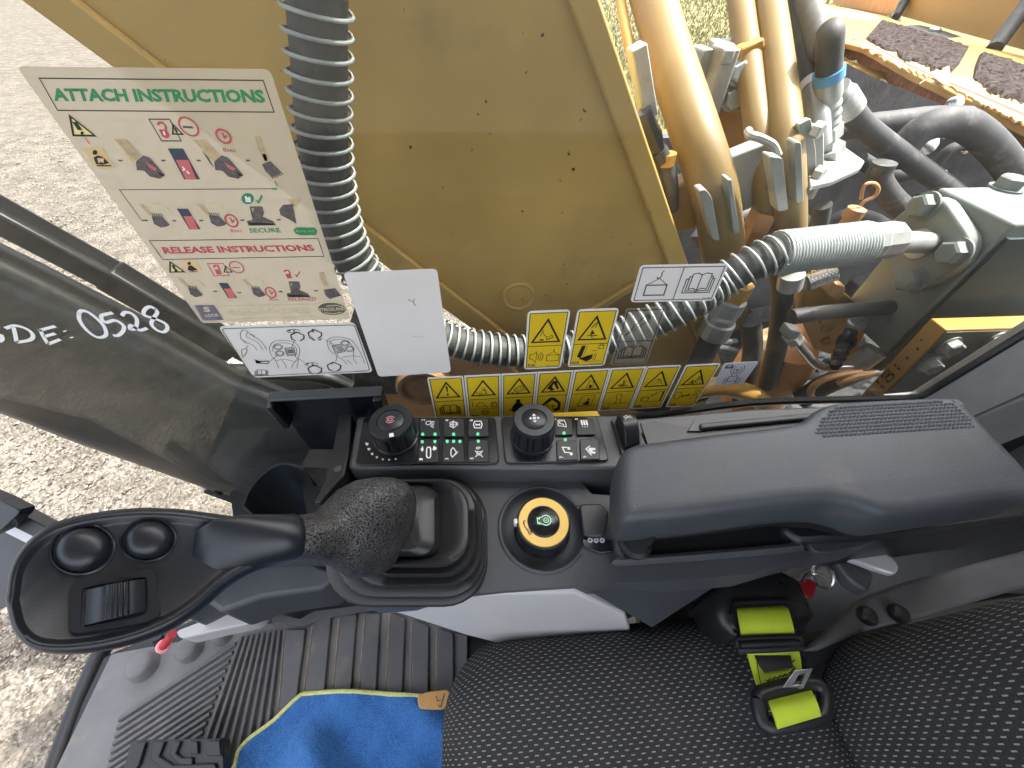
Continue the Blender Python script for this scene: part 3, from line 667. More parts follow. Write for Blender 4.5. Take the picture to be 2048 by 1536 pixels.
fy = [(1770,445),(1800,425),(1880,422),(1930,450),(1955,490),(1930,530),(1880,560),(1830,560),(1850,520),(1850,470),(1820,462),(1790,470)]
# four-bolt flange: split clamp round the tube
prof = rrect(.140, .112, .042, 6); u, w = nrm(V(0,1,.35)), nrm(V(0,-.35,1))
mb.prism([c-EX*.0005+u*p+w*q for p, q in prof], -EX*.026); fcl = mb.build('flange_clamp', MT['block'], blk, bevel=.005, bseg=3)
for p, q in ((.049,.034),(-.049,.034),(.049,-.034),(-.049,-.034)):
    m2 = MB(); hexbolt(m2, c-EX*.026+u*p+w*q, -EX, .0165, .018); m2.build('flange_bolt', MT['block'], fcl, smooth=25)
m2 = MB(); m2.lathe(c-EX*.026, -EX, [(.024,0),(.024,.004),(.018,.006)], 24); m2.build('tube_collar', MT['zinc'], fcl)
m2 = MB(); hexbolt(m2, PZ(2010,378,zt), EZ, .017, .017); m2.build('top_bolt', MT['block'], blk, smooth=25)
m2 = MB(); hexbolt(m2, PZ(2090,400,zt), EZ, .017, .017); m2.build('top_bolt', MT['block'], blk, smooth=25)
# pressure sensor elbow with plug on the front face
s0 = PX(1768, 612, xb)
m2 = MB(); m2.tube(catmull([s0, s0-EX*.018, s0-EX*.024-EZ*.006, s0-V(.026,0,.03)], 4), .011, 8); m2.build('sensor_elbow', MT['block'], blk, smooth=20)
m2 = MB(); m2.lathe(s0-V(.026,0,.028), -EZ, [(.013,0),(.013,.010),(.017,.012),(.017,.017),(.013,.019),(.013,.030)], 12); m2.build('sensor_body', MT['zinc'], blk, smooth=20)
plug = thing('sensor_plug', 'black ribbed plug on a short tan cable below the valve block elbow', 'connector', PY(1700,735,.47))
q0, q1 = s0-V(.026,0,.055), PY(1668,735,.47); d = nrm(q1-q0); L = np.linalg.norm(q1-q0)
m2 = MB(); m2.lathe(q0, d, [(.012,0),(.012,L*.25),(.016,L*.26),(.016,L*.40),(.011,L*.42),(.013,L*.5),(.010,L*.55),(.013,L*.62),(.010,L*.68),(.013,L*.75),(.009,L*.82),(.012,L*.9),(.008,L)], 12); m2.build('plug_body', MT['gloss_black'], plug, smooth=20)
cab_path = catmull([PY(x, y, .47) for x, y in ((1676,742),(1700,748),(1735,742),(1745,745),(1700,758),(1672,770))], 6)
MB().tube(catmull([PY(x, y, .468) for x, y in ((1722,745),(1690,748),(1650,758),(1625,775),(1622,792),(1634,803))], 6), .0065, 8).build('cable', MT['tan'], plug)
MB().tube(catmull([PY(x, y, .462) for x, y in ((1745,747),(1715,752),(1690,760),(1676,768))], 6), .0075, 8).build('cable_tail', MT['tan'], plug)
MB().lathe(PY(1748,746,.462), EX, [(.005,-.006),(.007,0),(.007,.006),(.003,.012)], 12).build('cable_tip', MT['zinc'], plug)

# ---- bolted yellow bracket in front of the block, decal on its edge
YP = .405
brk = thing('bolted_bracket', 'yellow bracket plate with painted grey shade on its face and four bolts beside the window', 'bracket', PY(1850,790,YP))
pl = [(1745,812),(1893,660),(2040,655),(2200,650),(2200,900),(1745,900)]
fp = [PY(x, y, YP) for x, y in pl]
mb = MB(); mb.prism([PY(x, y, YP-.0015) for x, y in ((1750,813),(1894,665),(2035,661),(2200,657),(2200,900),(1750,900))], V(0,.0012,0)); mb.build('bracket_face', mat('bracket_shade', (.16,.145,.115), .6, var=.15, vs=15, dirt=((.28,.24,.18), .3, 12)), brk)  # grey-brown sheet paints shade onto the yellow plate's face
mb = MB(); mb.prism(fp, V(0,.030,0)); bpl = mb.build('bracket_plate', MT['yellow_paint'], brk, bevel=.002)
for x, y in ((1897,690),(1857,728),(1990,680),(1950,718)):
    m2 = MB(); hexbolt(m2, PY(x, y, YP-.0015), -EY, .013, .013); m2.build('bolt', MT['zinc'], bpl, smooth=25)
# decal on the slanted front edge: letters read upside down from the seat
e_n = nrm(np.cross(fp[1]-fp[0], EY)); e_n = e_n if e_n[0] < 0 else -e_n
ed0, ed1 = fp[0], fp[1]
def edge_map(u, v): return ed0 + (ed1-ed0)*u + V(0,.030,0)*v
ink = Ink(edge_map, e_n)
ink.text('CAT', [(.415,.22),(.415,.92),(.295,.92),(.295,.22)], MT['ink'], .0006, bold=.03)
for k, (u, v, l) in enumerate(((.22,.2,.3),(.22,.65,.25),(.47,.3,.2),(.47,.6,.15),(.60,.35,.2),(.72,.3,.15),(.80,.5,.1))): ink.fill([(u,v),(u+.02,v),(u+.025,v+l),(u,v+l)], MT['ink'], .0006)
for k in range(3): ink.line([(.10-.025*k,.05),(.10-.025*k,.9)], .0014, MT['ink'], lift=.0006)
ink.done(bpl, 'decal')

# ---- boom pipes and their clamps
YPI = .60
def lean(py): return float(np.interp(py, [-120,0,80,180,270,360,450], [1.02,.88,.80,.71,.64,.60,.585]))      # the pipes lean away from the cab towards the top
def pipe(name, label, pts, r, m, dy=0., group='hydraulic lines beside the boom', seg=18):
    pth = catmull([PY(a, b, lean(b)+dy) for a, b in pts], 6)
    t = thing(name, label, 'pipe', pth[-1], group); MB().tube(pth, r, seg).build('tube', m, t, smooth=60); return t, pth
tA, _ = pipe('hydraulic_pipe', 'thickest tan yellow hydraulic pipe next to the boom edge', [(1268,-120),(1306,0),(1335,100),(1368,200),(1398,290),(1424,370),(1438,440),(1448,520),(1456,640)], .0345, MT['pipe'], .01)
tB, pB = pipe('hydraulic_pipe', 'slim yellow hydraulic pipe ending in a hex nut, between thicker pipes', [(1470,-120),(1481,0),(1492,80),(1506,180),(1519,270),(1530,360),(1536,425)], .0205, MT['pipe'], .03)
m2 = MB(); m2.lathe(PY(1536,420,.62), -EZ, [(.026,0),(.026,.03),(.021,.032),(.021,.05),(.026,.052),(.026,.075)], 6); m2.build('end_nut', MT['tan'], tB, smooth=20)
tC, pC = pipe('hydraulic_pipe', 'yellow hydraulic pipe right of the slim one, running through silver clamps', [(1527,-120),(1539,0),(1550,80),(1563,180),(1572,270),(1578,360),(1582,470),(1580,560)], .0230, MT['pipe'], .0)
tD, pD = pipe('hydraulic_pipe', 'thin orange pipe in the gap between boom edge and thickest pipe', [(1225,-120),(1238,-20),(1252,60),(1272,150),(1292,215),(1310,280),(1325,345)], .0085, MT['yellow_paint'], .05)
m2 = MB(); m2.box(PY(1285,165,.64), (.020,.03,.085), nrm(V(1,0,.5)), EY, nrm(V(-.5,0,1))); m2.build('clamp_plate', MT['zinc'], tD, bevel=.002)
plugD = thing('cable_connector', 'black cable connector hanging in the gap beside the boom edge', 'connector', PY(1325,350,.62))
m2 = MB(); m2.tube(catmull([PY(1286,222,.62), PY(1300,260,.62), PY(1316,300,.62)], 3), [.012,.012,.012,.012,.014,.012,.010], 8); m2.build('connector_body', MT['gloss_black'], plugD, smooth=20)
m2 = MB(); m2.tube(catmull([PY(1318,300,.62), PY(1330,330,.62), PY(1340,365,.62), PY(1342,420,.62)], 4), .012, 10); m2.build('hose_tail', MT['hose'], plugD)
m2 = MB(); m2.lathe(PY(1333,318,.62), nrm(V(.1,0,-1)), [(.012,-.008),(.014,-.008),(.014,.008),(.012,.008)], 8); m2.build('connector_nut', MT['yellow_paint'], plugD, smooth=20)

clamp = thing('pipe_clamp_bracket', 'silver bracket bar with saddle clamps holding the hydraulic pipes', 'bracket', PY(1500,430,.63))
YC = .555
mb = MB(); mb.prism([PY(x, y, .63) for x, y in ((1452,318),(1560,275),(1650,255),(1650,345),(1560,392),(1476,428))], V(0,.03,0)); mb.build('bar', MT['zinc'], clamp, bevel=.003)
mb = MB(); mb.prism([PY(x, y, .63) for x, y in ((1335,392),(1398,340),(1470,340),(1478,430),(1345,470))], V(0,.03,0)); mb.build('yellow_mount', MT['yellow_paint'], clamp, bevel=.004)
def saddle(l, r_, nm='saddle'):
    for i, qd in enumerate((l, r_)):
        m2 = MB(); m2.prism(round_poly([PY(x, y, YC) for x, y in qd], .004), V(0,.022,0)); m2.build(nm+'_flange', MT['zinc'], clamp, bevel=.003)
saddle([(1398,382),(1412,378),(1424,395),(1440,482),(1426,480)], [(1455,360),(1464,358),(1480,466),(1468,468)])
saddle([(1539,312),(1566,316),(1577,420),(1556,424)], [(1590,284),(1603,284),(1608,404),(1593,407)])
m2 = MB(); m2.tube(catmull([PY(1496,262,.62), PY(1500,270,.605), PY(1520,276,.60), PY(1545,290,.60), PY(1556,312,.595)], 5), .006, 8); m2.build('saddle_band', MT['zinc'], clamp)

# ---- bulkhead fitting on an angled plate
fit = thing('bulkhead_fitting', 'white angle plate carrying a stacked hose coupling with blue tape', 'fitting', PY(1660,380,.62))
zP = PY(1680,330,.66)[2]
mb = MB(); mb.prism(round_poly([PZ(x, y, zP) for x, y in ((1622,372),(1606,300),(1668,278),(1730,322),(1722,336),(1665,362))], .006), V(0,0,-.008)); mb.build('plate', MT['zinc'], fit, bevel=.002)
mb = MB(); mb.prism(round_poly([PY(x, y, .615) for x, y in ((1596,250),(1622,236),(1632,300),(1634,372),(1612,372))], .004), V(0,.01,0)); mb.build('upright_plate', MT['zinc'], fit, bevel=.002)
bc = PZ(1652,312,zP); ax = nrm(PY(1656,190,bc[1])-bc)
mb = MB(); mb.lathe(bc, ax, [(.026,0),(.026,.016)], 6); mb.lathe(bc, ax, [(.017,.0),(.017,.03),(.022,.031),(.022,.052),(.018,.054)], 6); mb.lathe(bc, ax, [(.017,.05),(.019,.06),(.017,.066),(.019,.073),(.017,.08),(.019,.087),(.017,.094),(.019,.10),(.018,.13)], 16); mb.build('coupling', MT['zinc'], fit, smooth=25)
mb = MB(); mb.lathe(bc+ax*.125, ax, [(.0205,0),(.0205,.014)], 20); mb.build('blue_band', MT['blue_tape'], fit)
mb = MB(); mb.lathe(bc-EZ*.008, -EZ, [(.014,0),(.014,.014),(.020,.015),(.020,.02),(.017,.022),(.017,.06)], 16); mb.build('lower_sleeve', MT['zinc'], fit)
for x, y in ((1628,258),(1631,345)):
    m2 = MB(); hexbolt(m2, PY(x, y, .612), nrm(V(.6,-1,0)), .010, .012, False); m2.build('plate_bolt', MT['zinc'], fit, smooth=25)

# ---- rubber hoses
def rhose(name, label, pts, r, m=None, y=.66, tail=()):
    p = catmull([PY(a, b, (lean(b)+y+1) if y < 0 else y) for i, (a, b) in enumerate(pts)]+list(tail), 6)
    t = thing(name, label, 'hose', p[-1], 'rubber hoses in the engine bay'); MB().tube(p, r, 16).build('tube', m or MT['hose'], t, smooth=60); return t, p
h1, _ = rhose('rubber_hose', 'left one of two parallel black hoses coming down to silver sleeves', [(1570,-130),(1588,-20),(1600,60),(1615,120),(1626,168)], .0160, y=-1+.02)
m2 = MB(); m2.tube([PY(1625,166,.74), PY(1630,190,.72), PY(1636,240,.69), PY(1640,290,.68)], [.0170,.0175,.0165,.016], 16); m2.build('sleeve', MT['zinc'], h1)
m2 = MB(); m2.tube([PY(1625,164,.742), PY(1627,178,.73)], [.0185,.0185], 16); m2.build('paper_band', MT['paper'], h1)
h2, _ = rhose('rubber_hose', 'right one of two parallel black hoses, running into the blue taped coupling', [(1590,-130),(1610,-20),(1630,50),(1645,100)], .0170, y=-1-.03, tail=[bc+ax*.19, bc+ax*.15, bc+ax*.12])
h3, p3 = rhose('rubber_hose', 'long black hose sloping down behind the grey valve block from a silver sleeve', [(1692,205),(1722,245),(1770,285),(1830,328),(1885,368),(1940,410)], .0185, MT['hose_dusty'], .78)
m2 = MB(); a, b = PY(1672,180,.78), PY(1700,222,.78); m2.tube([a, a+(b-a)*.3, a+(b-a)*.32, b], [.020,.020,.024,.024], 14); m2.build('sleeve', MT['zinc'], h3, smooth=30)
h4, _ = rhose('rubber_hose', 'fat dusty hose arching over beside the brown seal', [(1792,328),(1810,292),(1845,258),(1890,244),(1935,252),(1985,292),(2030,350),(2070,430)], .0265, MT['hose_dusty'], .80)
h5, _ = rhose('rubber_hose', 'level grey hose running behind the arching fat hose', [(1660,262),(1720,252),(1790,244),(1860,236),(1930,236)], .022, MT['hose_dusty'], .90)
h6, _ = rhose('rubber_hose', 'short bent hose above the tan dipstick plug', [(1770,325),(1757,350),(1768,378),(1800,412),(1850,450)], .0205, MT['hose_dusty'], .74)
h7, _ = rhose('rubber_hose', 'black hose hanging below the bulkhead coupling', [(1645,410),(1638,450),(1622,500),(1600,560),(1575,640)], .0145, y=.64)
h8, _ = rhose('rubber_hose', 'horizontal black hose with grey end above the orange motor housing', [(1585,634),(1625,628),(1680,622),(1740,618),(1790,614)], .0135, MT['hose'], .53)
m2 = MB(); m2.tube([PY(1583,634,.53), PY(1618,629,.53)], [.0145,.0145], 14); m2.build('end_sleeve', MT['hose_dusty'], h8)
h9, _ = rhose('rubber_hose', 'black hose dropping from below the spring guard to the deck', [(1560,520),(1566,580),(1562,640),(1552,700),(1535,770)], .021, MT['hose'], .60)
m2 = MB(); m2.tube([PY(1585,548,.56), PY(1578,575,.56)], [.020,.020], 14); m2.build('end_sleeve', MT['zinc'], h9)
h10, _ = rhose('rubber_hose', 'steep black hose left of the orange motor housing', [(1500,640),(1505,690),(1498,740),(1480,800)], .019, MT['hose'], .56)
h11, _ = rhose('rubber_hose', 'dark hose crossing low in front of the valve block bracket', [(1600,800),(1650,770),(1720,740),(1790,700),(1850,660)], .024, MT['hose'], .56)
h12, _ = rhose('rubber_hose', 'thin grey hose curving under the arching fat hose', [(1870,330),(1900,300),(1935,290),(1960,300)], .012, MT['hose_dusty'], .92)
bent = thing('corrugated_hose', 'short bright corrugated metal hose under the spring guard', 'hose', PY(1640,560,.57))
a, b = PY(1612,566,.57), PY(1668,545,.57); mb = MB(); mb.tube([a+(b-a)*k/16 for k in range(17)], [.0135 if k % 2 else .0165 for k in range(17)], 14); mb.build('tube', MT['steel'], bent, smooth=60)
# coupling under the boom-side bend of the spring hose
cp = thing('hose_coupling', 'stout grey hose coupling with yellow hex nut below the lifting sticker', 'fitting', PY(1475,690,.53))
c = PY(1474,578,.53); mb = MB(); mb.lathe(c, -EZ, [(.024,-.012),(.024,.018)], 6); mb.build('hex_nut', MT['yellow_paint'], cp, smooth=20)
mb = MB(); mb.lathe(c-EZ*.017, -EZ, [(.022,0),(.026,.004),(.026,.03),(.021,.034),(.024,.04),(.024,.05),(.028,.053),(.028,.085),(.022,.09)], 14); mb.build('sleeve', MT['zinc'], cp, smooth=25)
mb = MB(); mb.cyl(c-EZ*.10, c-EZ*.30+V(.01,0,0), .0215, seg=16); mb.build('hose_tail', MT['hose'], cp)
# steel tube with elbow nut
tb = thing('steel_tube', 'bright bent steel tube with square elbow nut beside the orange motor', 'pipe', PY(1690,745,.48))
pth = catmull([PY(x, y, .48) for x, y in ((1590,682),(1608,702),(1630,726),(1655,735),(1700,735))], 6); MB().tube(pth, .0085, 14).build('tube', MT['steel'], tb)
a, b = PY(1583,672,.48), PY(1603,697,.48); d = nrm(b-a); mb = MB(); mb.lathe(a, d, [(.0145,-.004),(.0145,.018)], 6); mb.build('nut', MT['zinc'], tb, smooth=20)
mb = MB(); mb.box(PY(1580,662,.485), (.028,.022,.020), nrm(V(1,0,-.3))); mb.build('elbow', MT['zinc'], tb, bevel=.003)
mb = MB(); mb.cyl(PY(1697,741,.49), PY(1752,700,.49), .021, seg=20); mb.build('silver_sleeve', MT['zinc'], tb)
# orange motor housing
mo = thing('swing_motor', 'tan orange hydraulic motor housing below the spring hose', 'motor', V(PY(1600,720,.62)[0], .66, -.1))
c = PY(1575,735,.62); mb = MB(); mb.lathe(V(c[0],.66,c[2]-.16), EZ, [(.085,0),(.085,.16),(.078,.18),(.07,.20),(.02,.20)], 36); mb.build('body', MT['tan'], mo)
mb = MB(); mb.prism(round_poly([PY(x, y, .585) for x, y in ((1603,640),(1612,575),(1668,568),(1720,612),(1735,660),(1700,720),(1630,700))], .008), V(0,.10,0)); mb.build('port_block', MT['yellow_paint'], mo, bevel=.006)
mb = MB(); mb.prism(round_poly([PY(x, y, .575) for x, y in ((1640,635),(1690,632),(1695,648),(1642,650))], .004), V(0,.012,0)); mb.build('rib', MT['yellow_paint'], mo, bevel=.003)
for x, y, rr in ((1655,655,.012),(1652,682,.010),(1765,672,.012)):
    m2 = MB(); m2.lathe(PY(x, y, .583), nrm(V(-.3,-1,.2)), [(rr*.6,0),(rr*.6,.004),(rr,.004),(rr,0)], 20, False); m2.build('port', MT['yellow_paint'], mo)
mb = MB(); mb.prism(round_poly([PY(x, y, .56) for x, y in ((1655,590),(1672,566),(1692,572),(1690,590),(1676,604))], .006), V(0,.03,0)); mb.build('lug', MT['tan'], mo, bevel=.003)
# dipstick
dp = thing('dipstick', 'tan dipstick plug with a wire pull loop in the engine bay', 'dipstick', PY(1690,460,.66))
a, b = PY(1688,455,.66), PY(1716,415,.66); d = nrm(b-a); L = np.linalg.norm(b-a)
mb = MB(); mb.lathe(a-d*.03, d, [(.012,0),(.012,.03+L*.45),(.016,.03+L*.48),(.016,.03+L*.95),(.012,.03+L)], 16); mb.build('plug', MT['tan'], dp)
MB().tube(catmull([PY(x, y, .66) for x, y in ((1720,412),(1730,402),(1750,392),(1757,376),(1745,366),(1728,372),(1722,398))], 6), .0030, 8).build('pull_loop', MT['tan'], dp)

# ---- orange bolted upright plate behind the pipes, with grey valve
up_ = thing('bolted_upright', 'orange upright plate with silver edge and two bolts behind the pipes', 'bracket', PY(1480,330,.78))
mb = MB(); mb.prism([PY(x, y, .78) for x, y in ((1428,270),(1484,98),(1530,75),(1545,330),(1440,340),(1420,300))], V(0,.03,0)); upl = mb.build('plate', MT['orange'], up_, bevel=.003)
mb = MB(); mb.prism([PY(x, y, .76) for x, y in ((1416,215),(1452,97),(1484,97),(1436,235),(1425,262))], V(0,.05,0)); mb.build('edge_plate', MT['zinc'], up_, bevel=.003)
for x, y in ((1480,146),(1466,198)):
    m2 = MB(); hexbolt(m2, PY(x, y, .778), nrm(V(-.3,-1,.2)), .014, .013); m2.build('bolt', MT['zinc'], upl, smooth=25)
gv = thing('grey_valve', 'small white and grey valve body left of the orange upright plate', 'valve', PY(1425,190,.84))
mb = MB(); mb.prism(round_poly([PY(x, y, .80) for x, y in ((1398,130),(1410,98),(1432,98),(1442,118),(1420,185),(1406,165))], .006), V(0,.05,0)); mb.build('body', MT['zinc'], gv, bevel=.004)
mb = MB(); mb.prism([PZ(x, y, PY(1450,90,.80)[2]) for x, y in ((1420,76),(1470,76),(1474,98),(1450,98))], V(0,0,-.02)); mb.build('cap_plate', MT['zinc'], gv, bevel=.003)

# ---- engine bay: dark lining, then the orange cover with perforated step, foam strips and seal
bay = thing('engine_bay', 'dark grimy engine bay lining behind the hoses', 'engine bay', V(1.4,1.2,-.4))
MB().box((1.5,1.55,.08), (2.6,.05,1.0)).build('back_lining', MT['bay'], bay)
MB().box((1.5,1.0,-.33), (2.4,1.0,.05)).build('bottom_lining', MT['dark'], bay)
MB().box((2.6,1.0,.1), (.05,1.1,.9)).build('side_lining', MT['dark'], bay)
mb = MB(); mb.prism([PY(x, y, 1.30) for x, y in ((1600,150),(1660,110),(1760,160),(1900,215),(1860,240),(1700,262),(1600,300))], V(0,.08,0)); mb.build('heat_shield', MT['bay'], bay)
for pts, r in (([(1880,420),(1960,400),(2060,460)],.03), ([(1720,320),(1780,350),(1850,340)],.018), ([(1690,480),(1760,500),(1800,460)],.02), ([(1620,480),(1700,430),(1790,470),(1850,560)],.02)):
    MB().tube(catmull([PY(x, y, 1.0) for x, y in pts], 5), r, 12).build('duct', MT['dark'], bay)
for x, y, rr in ((1848,290,.022),(1835,300,.012),(1892,268,.010),(1925,300,.009),(1876,350,.012),(1905,208,.014)):
    MB().lathe(PY(x, y, .93), nrm(V(-.4,-1,.4)), [(rr,0),(rr,.012),(rr*.5,.016)], 12).build('bright_clip', MT['steel'], bay)

rb = random.Random(11)
for k in range(16):          # tangle of dark lines deep in the bay
    x_, z_, y_ = rb.uniform(.75, 2.1), rb.uniform(-.25, .35), rb.uniform(.9, 1.35)
    P_ = [V(x_, y_, z_)]
    for j in range(4): P_.append(P_[-1] + V(rb.uniform(-.28, .30), rb.uniform(-.12, .12), rb.uniform(-.16, .20)))
    P_ = [V(p[0], min(1.45, max(.84, p[1])), min(.50, max(-.28, p[2]))) for p in P_]
    MB().tube(catmull(P_, 6), rb.choice((.010,.014,.018,.024)), 10).build('duct', MT['hose_dusty'] if k % 3 else MT['dark'], bay)
for k in range(10):
    p = V(rb.uniform(.8, 2.0), rb.uniform(.95, 1.4), rb.uniform(-.25, .3)); m2 = MB(); m2.box(p, (rb.uniform(.05,.2), rb.uniform(.05,.12), rb.uniform(.04,.15)), nrm(V(1,.2,rb.uniform(-.3,.3)))); m2.build('bay_component', rb.choice((MT['dark'], MT['bay'], MT['hose_dusty'])), bay, bevel=.006)
ZE = .74
cv = thing('engine_cover', 'sunlit orange engine cover with perforated step and brown foam strips', 'engine cover', PZ(1850,100,ZE-.1))
def ez(px, py, z=ZE): return PZ(px, py, z)
edge = [(1650,92),(1690,86),(1730,96),(1770,118),(1830,150),(1900,182),(1980,218),(2060,256),(2200,330)]
back = [(2300,130),(2048,112),(1960,92),(1900,78),(1840,58),(1790,40),(1760,26),(1700,16),(1640,8),(1600,-4)]
mb = MB(); mb.prism([ez(*p) for p in edge+back], V(0,0,-.02)); mb.build('cover_panel', MT['orange'], cv, bevel=.003)
# perforated step: raised dimple rings with dark holes
mb = MB(); hole = MB(); a, b, c_ = ez(1640,60), ez(1740,22), ez(1740,90)
stp = [ez(*p, ZE+.004) for p in ((1645,84),(1650,20),(1700,18),(1752,30),(1762,48),(1735,80),(1728,92),(1690,82))]
mb.prism(stp, V(0,0,-.0038)); stpl = mb.build('step_plate', mat('step_plate_paint', (.80,.55,.22), .5, var=.08), cv)
import mathutils
def inside(p, poly):
    x, y = p[0], p[1]; r = False; n = len(poly)
    for i in range(n):
        x1, y1 = poly[i][0], poly[i][1]; x2, y2 = poly[i-1][0], poly[i-1][1]
        if (y1 > y) != (y2 > y) and x < (x2-x1)*(y-y1)/(y2-y1)+x1: r = not r
    return r
xs_ = [p[0] for p in stp]; ys_ = [p[1] for p in stp]; cen = sum(stp)/len(stp); cnt = 0
for i in range(-20, 21):
    for j in range(-20, 21):
        p = cen + V(1,.12,0)*i*.042 + V(-.12,1,0)*j*.042 + (V(.021,.0,0) if j % 2 else 0)
        q = cen + (p-cen)*1.06
        if inside(q, stp) and cnt < 250:
            cnt += 1; m2 = MB(); m2.lathe(p+V(0,0,.0002), EZ, [(.014,0),(.011,.004),(.009,.004),(.0085,.001)], 10, False); m2.add(circle_pts(p+V(0,0,.0012), EZ, .009, 10), [tuple(range(10))]); hole_ob = m2.build('step_hole', MT['tan'], stpl)
# foam strips
def ragged(pts, amp, seed):
    r_ = random.Random(seed); out = []
    for i in range(len(pts)-1):
        a, b = np.array(pts[i], float), np.array(pts[i+1], float); n = max(2, int(np.hypot(*(b-a))/5))
        for k in range(n): out.append(tuple(a+(b-a)*k/n + (r_.uniform(-amp, amp), r_.uniform(-amp, amp))))
    out.append(pts[-1]); return out
f1 = [(1762,42),(1850,68),(1936,97),(1920,126)] + ragged([(1904,144),(1862,140),(1832,124),(1808,126),(1790,104),(1766,98),(1731,78)], 4, 1)
f2 = [(1961,107),(2048,133),(2200,180),(2200,262)] + ragged([(2100,226),(2048,207),(1981,186),(1958,165),(1948,157)], 4, 2) + [(1952,131)]
for f_ in (f1, f2):
    b3 = [ez(*p, ZE+.006) for p in f_]; q2 = [Vector(p[:2]) for p in b3]; k_ = len(q2); rf_ = random.Random(k_)
    for x in np.arange(min(p[0] for p in b3), max(p[0] for p in b3), .011):
        for y in np.arange(min(p[1] for p in b3), max(p[1] for p in b3), .011):
            if inside((x, y), b3): q2.append(Vector((x+rf_.uniform(-.004,.004), y+rf_.uniform(-.004,.004))))
    dl = delaunay_2d_cdt(q2, [(i, (i+1) % k_) for i in range(k_)], [list(range(k_))], 2, 1e-6)
    mb = MB(); mb.prism([p-V(0,0,.0005) for p in b3], V(0,0,-.005)); mb.add([(p[0], p[1], ZE+.006+(0 if i < k_ else rf_.uniform(.002,.013))) for i, p in enumerate(dl[0])], [tuple(f) for f in dl[2]]); mb.build('foam_strip', MT['foam'], cv, smooth=0)
g1 = ragged([(1731,80),(1766,92),(1808,112),(1862,132),(1904,142)], 3, 3) + ragged([(1890,166),(1850,152),(1800,134),(1760,112),(1722,94)], 5, 4)
g2 = ragged([(1905,150),(1948,158),(1985,184),(2048,205),(2200,250)], 3, 5) + ragged([(2200,300),(2048,246),(1960,204),(1900,172)], 3, 6)
for f_ in (g1, g2):
    mb = MB(); mb.prism([ez(*p, ZE+.005) for p in f_], V(0,0,-.0048)); mb.build('glue_residue', MT['cover_edge'], cv)
mb = MB(); mb.tube(catmull([ez(*p, ZE-.012) for p in edge], 5), .020, 10); mb.build('edge_seal', MT['seal'], cv)
lip = catmull([ez(*p, ZE-.03) for p in edge], 5); rr_ = random.Random(5)
mb = MB(); mb.loft([[p+V(0,-.004,0), p+V(0,.012,0), p+V(0,.008,-.055+rr_.uniform(-.012,.008)), p+V(0,-.006,-.055+rr_.uniform(-.012,.008))] for p in lip]); mb.build('rusty_lip', MT['rust'], cv)
mb = MB(); mb.prism([ez(x, y, ZE-.06) for x, y in ((1650,106),(1740,135),(1772,145),(1753,166),(1658,123))], V(0,0,-.006)); mb.build('inner_flap', MT['orange'], cv)
# slot with bolt, raised back panel, brown box and two struts
mb = MB(); mb.prism(round_poly([ez(x, y, ZE+.0016) for x, y in ((1806,51),(1840,50),(1890,62),(1922,73),(1900,76),(1860,70))], .004), V(0,0,-.001)); mb.build('slot', MT['dark'], cv)
mb = MB(); mb.lathe(ez(1868,64,ZE), EZ, [(.034,.002),(.034,.014),(.024,.022)], 12); mb.build('slot_bolt', MT['zinc'], cv, smooth=25)
mb = MB(); b0, b1 = ez(1795,30), ez(2230,150); mb.prism([b0, b1, b1+V(0,0,.45), b0+V(0,0,.45)], V(.02,.05,0)); mb.build('raised_panel', MT['orange'], cv)
mb = MB(); b0, b1 = ez(1672,10), ez(1782,32); mb.prism([b0, b1, b1+V(0,0,.16), b0+V(0,0,.16)], V(.02,.10,0)); mb.build('box_panel', MT['tan'], cv, bevel=.004)
for (x0, y0, x1, y1), r in (((1792,34,1832,-40), .030), ((1988,98,2075,-20), .034)):
    mb = MB(); p = ez(x0, y0, ZE); q = PD(x1, y1, np.dot(p-CAM, FWD)*1.02); mb.cyl(p, q, r, seg=14); mb.build('strut', MT['hose'], cv)
for x, y in ((1690,12),(1738,14)):
    mb = MB(); hexbolt(mb, ez(x, y, ZE), EZ, .018, .02, False); mb.build('panel_bolt', MT['zinc'], cv, smooth=25)
lf = thing('dry_leaf', 'dry pale leaf stuck on the edge of the brown seal', 'leaf', ez(1892,155))
pts = [(1866,152),(1880,148),(1886,136),(1898,132),(1900,146),(1904,160),(1898,172),(1884,166)]
mb = MB(); mb.prism([ez(x, y, ZE+.022) for x, y in pts], V(0,0,-.002)); mb.build('blade', mat('dry_leaf', (.48,.38,.22), .8, var=.2, vs=60), lf)
MB().tube([ez(1868,153,ZE+.02), ez(1850,160,ZE+.018), ez(1838,168,ZE+.016)], .002, 6).build('stalk', MT['wood'], lf)

